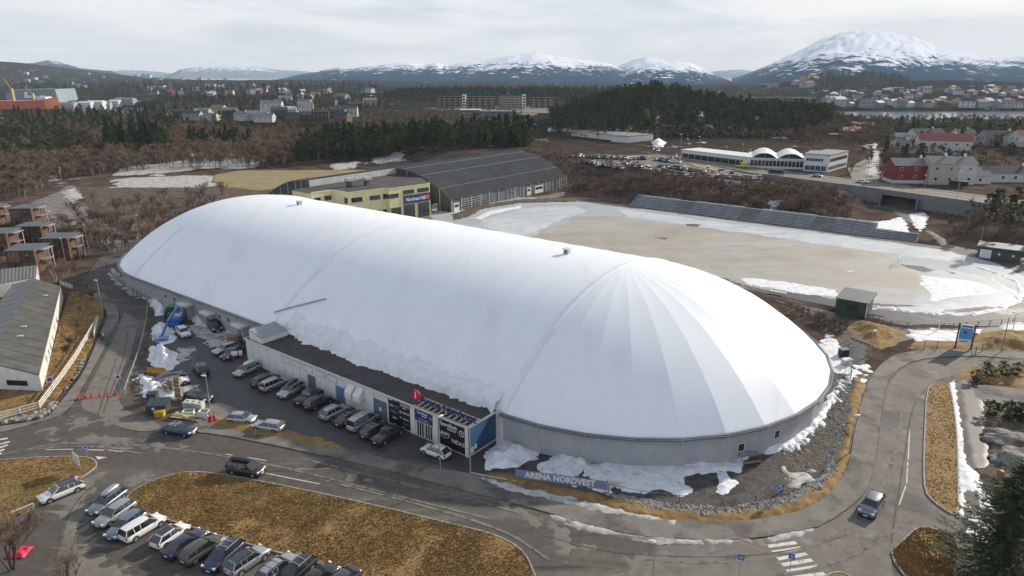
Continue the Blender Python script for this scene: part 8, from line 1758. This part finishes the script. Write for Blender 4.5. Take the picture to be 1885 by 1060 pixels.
b = MB(); b.text('BOHUS', 1.0, (L_ * .82, -.12, 4.0), (1, 0, 0), UP, 0, 0, .8); b.build('lettering', M_navy, t) if False else None
slab('commercial_building', 'white wing with narrow vertical windows running back along the side street', 'commercial building', ((1523, 317), (1558, 307)), 4.9, 7.4, 10, M_whitep, M_roofs['grey'], bands=((.04, .96, 1.0, 2.4, 11, M_glass), (.04, .96, 4.4, 6.0, 11, M_glass)))
# apartments and blue building on the mid distance rise
def block(px0, px1, pyb, d_, H_, name, label, cat, wall, roofm, nst, nwin, z=None, group=None, dep=14):
    x0, y0 = GX(px0, d_); x1, y1 = GX(px1, d_); z = CAMH - (pyb - HY) / F * d_ if z is None else z; L_ = x1 - x0; t = thing(name, label, cat, (x0, y0, z), 0, group)
    b = MB(); b.box(0, L_, 0, dep, -8, H_); b.build('wall', wall, t); b = MB(); b.box(-.4, L_ + .4, -.4, dep + .4, H_, H_ + .5); b.build('roof', roofm, t)
    for s in range(nst):
        for i_ in range(nwin):
            q = L_ * (i_ + .5) / nwin; wd = L_ / nwin * .34; zz = H_ * (s + .3) / nst; b = MB(); b.box(q - wd, q + wd, -.1, 0, zz, zz + H_ / nst * .5); b.build('window', M_glass, t)
        if name == 'apartment_block':
            for i_ in range(nwin // 2): q = L_ * (i_ * 2 + 1) / nwin; b = MB(); b.box(q - L_ / nwin * .6, q + L_ / nwin * .6, -1.3, -.1, H_ * s / nst - .2, H_ * s / nst + .9); b.build('balcony', M_walls['beige'], t)
    return t
block(808, 856, 196, 1000, 17, 'apartment_block', 'dark brown apartment block, first of the three on the rise', 'apartment block', M_walls['brown'], M_roofs['dark'], 5, 10)
block(858, 912, 196, 1010, 17, 'apartment_block', 'grey-brown apartment block with white stair tower, middle of the three', 'apartment block', M_walls['brown'], M_roofs['dark'], 5, 10)
block(919, 965, 194, 1020, 16, 'apartment_block', 'brown apartment block nearest the gravel ground, last of the three', 'apartment block', M_walls['beige'], M_roofs['dark'], 5, 10)
block(976, 1022, 193, 1030, 13, 'apartment_block', 'dark apartment terrace beyond the bare gravel ground', 'apartment block', M_walls['brown'], M_roofs['dark'], 4, 9)
for q, l in ((857, 'pale stair tower between the first two apartment blocks'), (964, 'pale stair tower at the end of the last apartment block')): block(q - 3, q + 3, 196, 998, 19, 'stair_tower', l, 'stair tower', M_whitep, M_whitep, 5, 1)
block(850, 888, 214, 800, 10.5, 'school_building', 'pale grey school building beside the blue-panelled one', 'school building', M_walls['grey'], M_roofs['snowy'], 3, 9); block(885, 942, 216, 790, 10, 'school_building', 'turquoise blue-panelled school building in the middle distance', 'school building', M_walls['blue'], M_roofs['grey'], 3, 12); block(940, 976, 217, 785, 7, 'school_building', 'low blue wing at the end of the turquoise school', 'school building', M_walls['blue'], M_roofs['grey'], 2, 8); block(826, 850, 216, 800, 6, 'school_building', 'small dark blue annex before the pale school', 'school building', M_walls['bluegrey'], M_roofs['grey'], 2, 4)
t = block(912, 1012, 240, 600, 5.5, 'arched_building', 'low grey building with a row of arched roofs beyond the vaulted hall', 'commercial building', M_walls['grey'], M_roofs['grey'], 1, 10)
for k in range(5):
    b = MB(); n_ = 8; w_ = 7.2; x0 = 1 + k * w_; vs = []
    for i_ in range(n_ + 1): vs += [(x0 + w_ * i_ / n_, -.5, 5.8 + 2.6 * math.sin(math.pi * i_ / n_)), (x0 + w_ * i_ / n_, 12, 5.8 + 2.6 * math.sin(math.pi * i_ / n_))]
    b.add(vs, [(i_ * 2, i_ * 2 + 2, i_ * 2 + 3, i_ * 2 + 1) for i_ in range(n_)], 0, True); b.build('arch_roof', M_roofs['grey'], t)
    b = MB(); b.add([(x0 + w_ * i_ / n_, -.3, 5.8 + 2.3 * math.sin(math.pi * i_ / n_)) for i_ in range(n_ + 1)], [tuple(range(n_ + 1))]); b.build('arch_window', M_glass, t)
for px0, px1, d_, roof, wall, lab in ((1041, 1077, 830, 'red', 'red', 'dark red farmhouse on the edge of the wooded knoll'), (1093, 1112, 800, 'red', 'red', 'red house with pale roof edges on the knoll slope'), (1038, 1070, 790, 'dark', 'white', 'small white house beside the dark red farmhouse')):
    x0, y0 = GX((px0 + px1) / 2, d_); house(x0, y0, max(gz(x0, y0), 0) + .5, .2, (px1 - px0) / F * d_ * .8, 8, 5.5, roof, wall, lab, nwin=3)
# shipyard hall, ship, quay sheds
D_ = 1300; x0, y0 = GX(55, D_); x1, _ = GX(138, D_)
t = thing('shipyard_hall', 'huge blue-grey shipyard hall behind the orange ship', 'shipyard hall', (x0, y0, -12)); Ls = x1 - x0; M_sh = plain('shipyard_cladding', (.17, .235, .27), .6, vary=.05, vs=.02)
b = MB(); b.add([(0, 0, 0), (Ls, 0, 0), (Ls, 60, 0), (0, 60, 0), (4, 0, 30), (Ls - 4, 0, 33), (Ls - 4, 60, 33), (4, 60, 30)], [(0, 1, 5, 4), (1, 2, 6, 5), (3, 0, 4, 7), (2, 3, 7, 6)]); b.build('wall', M_sh, t); b = MB(); b.add([(3, -1, 30), (Ls - 3, -1, 33), (Ls - 3, 61, 33), (3, 61, 30), (3, -1, 31.5), (Ls - 3, -1, 34.5), (Ls - 3, 61, 34.5), (3, 61, 31.5)], [(4, 5, 6, 7), (0, 1, 5, 4)]); b.build('roof', M_rail, t)
b = MB(); b.box(-14, 0, 5, 40, 0, 25); b.build('lean_to', M_walls['bluegrey'], t)
b = MB(); b.box(Ls * .28, Ls * .36, -.6, -.1, 17, 28); b.box(Ls * .37, Ls * .56, -.6, -.1, 17.5, 21); b.box(Ls * .6, Ls * .72, -.6, -.1, 18.5, 21.5); b.build('emblem', M_print, t)
x0, y0 = GX(-60, 1150); x1, _ = GX(136, 1150); t = thing('cargo_ship', 'long orange-red cargo ship lying at the quay before the shipyard hall', 'ship', (x0, y0, -12)); Ls = x1 - x0
M_hull = plain('hull_orange', (.55, .12, .05), .5, vary=.08, vs=.03); M_hull2 = plain('hull_bow_orange', (.7, .2, .06), .5); M_boot = plain('hull_dark', (.1, .03, .05), .6)
def hullring(x, w_, z0, z1): return [(x, -w_ * .8, z0), (x, -w_, z1), (x, w_, z1), (x, w_ * .8, z0)]
b = MB(); loft(b, [hullring(q * Ls, w_, 5, zt_) for q, w_, zt_ in ((0, 10, 18), (.1, 13, 18), (.8, 13, 18), (.9, 12, 20), (.96, 7, 22), (1, .8, 23))], smooth=False); b.build('hull', M_hull, t)
b = MB(); loft(b, [hullring(q * Ls, w_ * .99, -1, 5.2) for q, w_ in ((0, 9), (.1, 12.8), (.8, 12.8), (.92, 9), (.985, 1))], smooth=False); b.build('keel', M_boot, t)
b = MB(); loft(b, [[(q * Ls, -w_ * 1.01, 6), (q * Ls, -w_ * 1.02, zt_ + .3), (q * Ls, w_ * 1.02, zt_ + .3), (q * Ls, w_ * 1.01, 6)] for q, w_, zt_ in ((.915, 11, 20), (.96, 7.2, 22), (1.0, 1, 23.2))], smooth=False); b.build('bow', M_hull2, t)
for q, h_ in ((.60, 36), (.78, 22)): b = MB(); b.box(Ls * q - 1.5, Ls * q + 1.5, -2, 2, 17, 17 + h_ * .55); b.beam((Ls * q, 0, 17 + h_ * .5), (Ls * q - 8, -3, 17 + h_), 1.2, 1.2); b.build('deck_crane', plain('crane_ochre', (.4, .3, .1), .6), t)
b = MB(); b.box(Ls * .84, Ls * .92, -8, 8, 19, 24); b.build('deckhouse', M_whitep, t)
for k, (px, w_, h_, c, lab) in enumerate([(150, 34, 9, 'grey', 'long low grey quay shed beside the ship bow'), (186, 22, 10, 'white', 'white quay shed with a flat roof'), (205, 26, 11, 'white', 'larger bright white quay shed'), (222, 18, 8, 'grey', 'small grey quay shed beside the white ones'), (238, 18, 11, 'snowy', 'white-roofed quay hall beside the blue-grey warehouse'), (256, 34, 14, 'bluegrey', 'blue-grey warehouse with two pale panels'), (276, 26, 8, 'grey', 'low grey warehouse behind the leafless wood')]):
    x0, y0 = GX(px, 1240 + k * 15); house(x0, y0, -11, .0, w_, 16, h_, 'snowy' if c in ('snowy', 'white') else 'grey', 'white' if c == 'snowy' else c, lab, parts=False, name='quay_shed', cat='shed', group='sheds on the quay', rh=2, nwin=5, storeys=1)
# villas on the left-middle rise
vill = [(515, 203, 640, 'white', 'grey', 30, 9), (545, 206, 700, 'white', 'snowy', 22, 6), (575, 203, 700, 'white', 'grey', 24, 9), (527, 209, 620, 'dark', 'dark', 22, 6), (600, 211, 600, 'dark', 'dark', 22, 5), (487, 211, 620, 'grey', 'grey', 26, 4), (462, 212, 640, 'white', 'grey', 24, 4), (500, 214, 600, 'white', 'grey', 26, 3), (630, 208, 640, 'dark', 'dark', 22, 6), (655, 205, 660, 'white', 'dark', 20, 6), (662, 196, 800, 'dark', 'dark', 24, 6), (640, 213, 600, 'brown', 'dark', 20, 4), (390, 207, 680, 'grey', 'grey', 24, 5), (420, 203, 720, 'yellow', 'grey', 22, 6), (440, 206, 700, 'brown', 'grey', 22, 5), (372, 211, 640, 'grey', 'dark', 24, 4), (405, 213, 640, 'white', 'grey', 22, 3), (575, 189, 900, 'yellow', 'grey', 26, 5), (620, 188, 950, 'brown', 'dark', 26, 5), (690, 187, 1000, 'grey', 'grey', 30, 6), (340, 208, 720, 'dark', 'dark', 22, 5), (320, 212, 700, 'brown', 'dark', 22, 5), (585, 213, 610, 'dark', 'dark', 30, 4), (555, 214, 610, 'brown', 'dark', 24, 4)]
rgv = random.Random(5)
for k, (px, py, d_, wall, roof, L_, H_) in enumerate(vill):
    x, y = GX(px, d_); z = CAMH - (py - HY) / F * d_; wn_ = {'white': 'white', 'dark': 'dark', 'grey': 'grey', 'brown': 'brown', 'yellow': 'ochre'}[wall]
    house(x, y, z, rgv.uniform(-.4, .4), L_ * .62, 9, H_, roof, wall, f'{wn_} villa with {roof} roof among the far garden trees, {"long and low" if H_ < 5 else "two storeys high" if H_ > 7 else "of middle height"}', parts=d_ < 650, nwin=4, storeys=1 if H_ < 6 else 2, group='villas beyond the pine belt')
# far town houses, one object each
COLS = ['white', 'white', 'grey', 'beige', 'bluegrey', 'yellow', 'red', 'white', 'brown']; RF = ['dark', 'grey', 'red', 'snowy', 'dark', 'grey']
TOWN = {}
def far_house(x, y, z, s, wall, roof, rz, where, group):
    key = (wall, roof)
    if key not in TOWN:
        o = house(0, 0, 0, 0, 11, 8, 5.5, roof, wall, 'x', parts=False, nwin=3, group=group); TOWN[key] = o.data; bpy.data.objects.remove(o)
    o = link('house', TOWN[key], None, (x, y, z), rz); o.scale = (s, s, s)
    wn_ = {'bluegrey': 'blue-grey', 'yellow': 'ochre'}.get(wall, wall); rn = {'snowy': 'snow-covered'}.get(roof, roof)
    return tag(o, f'tiny far {wn_} house with {rn} roof {where}', 'house', group)
rgt = random.Random(8); nh = 0
def town(n_, pxr, dr_, where, group, zf=None, s=(1, 1.7), cols=COLS):
    global nh
    for k in range(n_):
        px = rgt.uniform(*pxr); d_ = rgt.uniform(*dr_); x, y = GX(px, d_); z = gz(x, y) if zf is None else zf(px, d_)
        if z < -11.5: continue
        far_house(x, y, z, rgt.uniform(*s), rgt.choice(cols), rgt.choice(RF), rgt.uniform(-.7, .7), where, group); nh += 1
town(135, (1495, 1960), (1215, 1850), 'in the waterfront town across the strait', 'houses across the strait', s=(.9, 1.5), cols=['white', 'grey', 'beige', 'bluegrey', 'white', 'brown', 'white', 'yellow', 'grey', 'red'])
town(26, (1500, 1960), (1195, 1230), 'on the quay line across the strait', 'quay houses across the strait', s=(1.3, 2.0), cols=['white', 'grey', 'beige', 'bluegrey'])
town(34, (300, 560), (1500, 2600), 'in the hazy suburb behind the villas', 'houses in the hazy suburb', s=(1.1, 1.8))
town(30, (-60, 240), (2300, 3600), 'on the far hillside above the shipyard', 'houses on the far hillside', s=(1.1, 1.7), cols=['white', 'white', 'beige', 'grey'])
town(14, (280, 480), (3800, 5200), 'on the far plain below the snowy mountains', 'sheds on the far plain', s=(1.5, 2.6), cols=['white'])
town(12, (540, 700), (1100, 1900), 'beside the far road through the woods', 'houses by the far road', s=(1.2, 2.0))
town(9, (1380, 1490), (1990, 2300), 'on the shore beside the inlet', 'houses by the inlet', s=(1.6, 2.4))
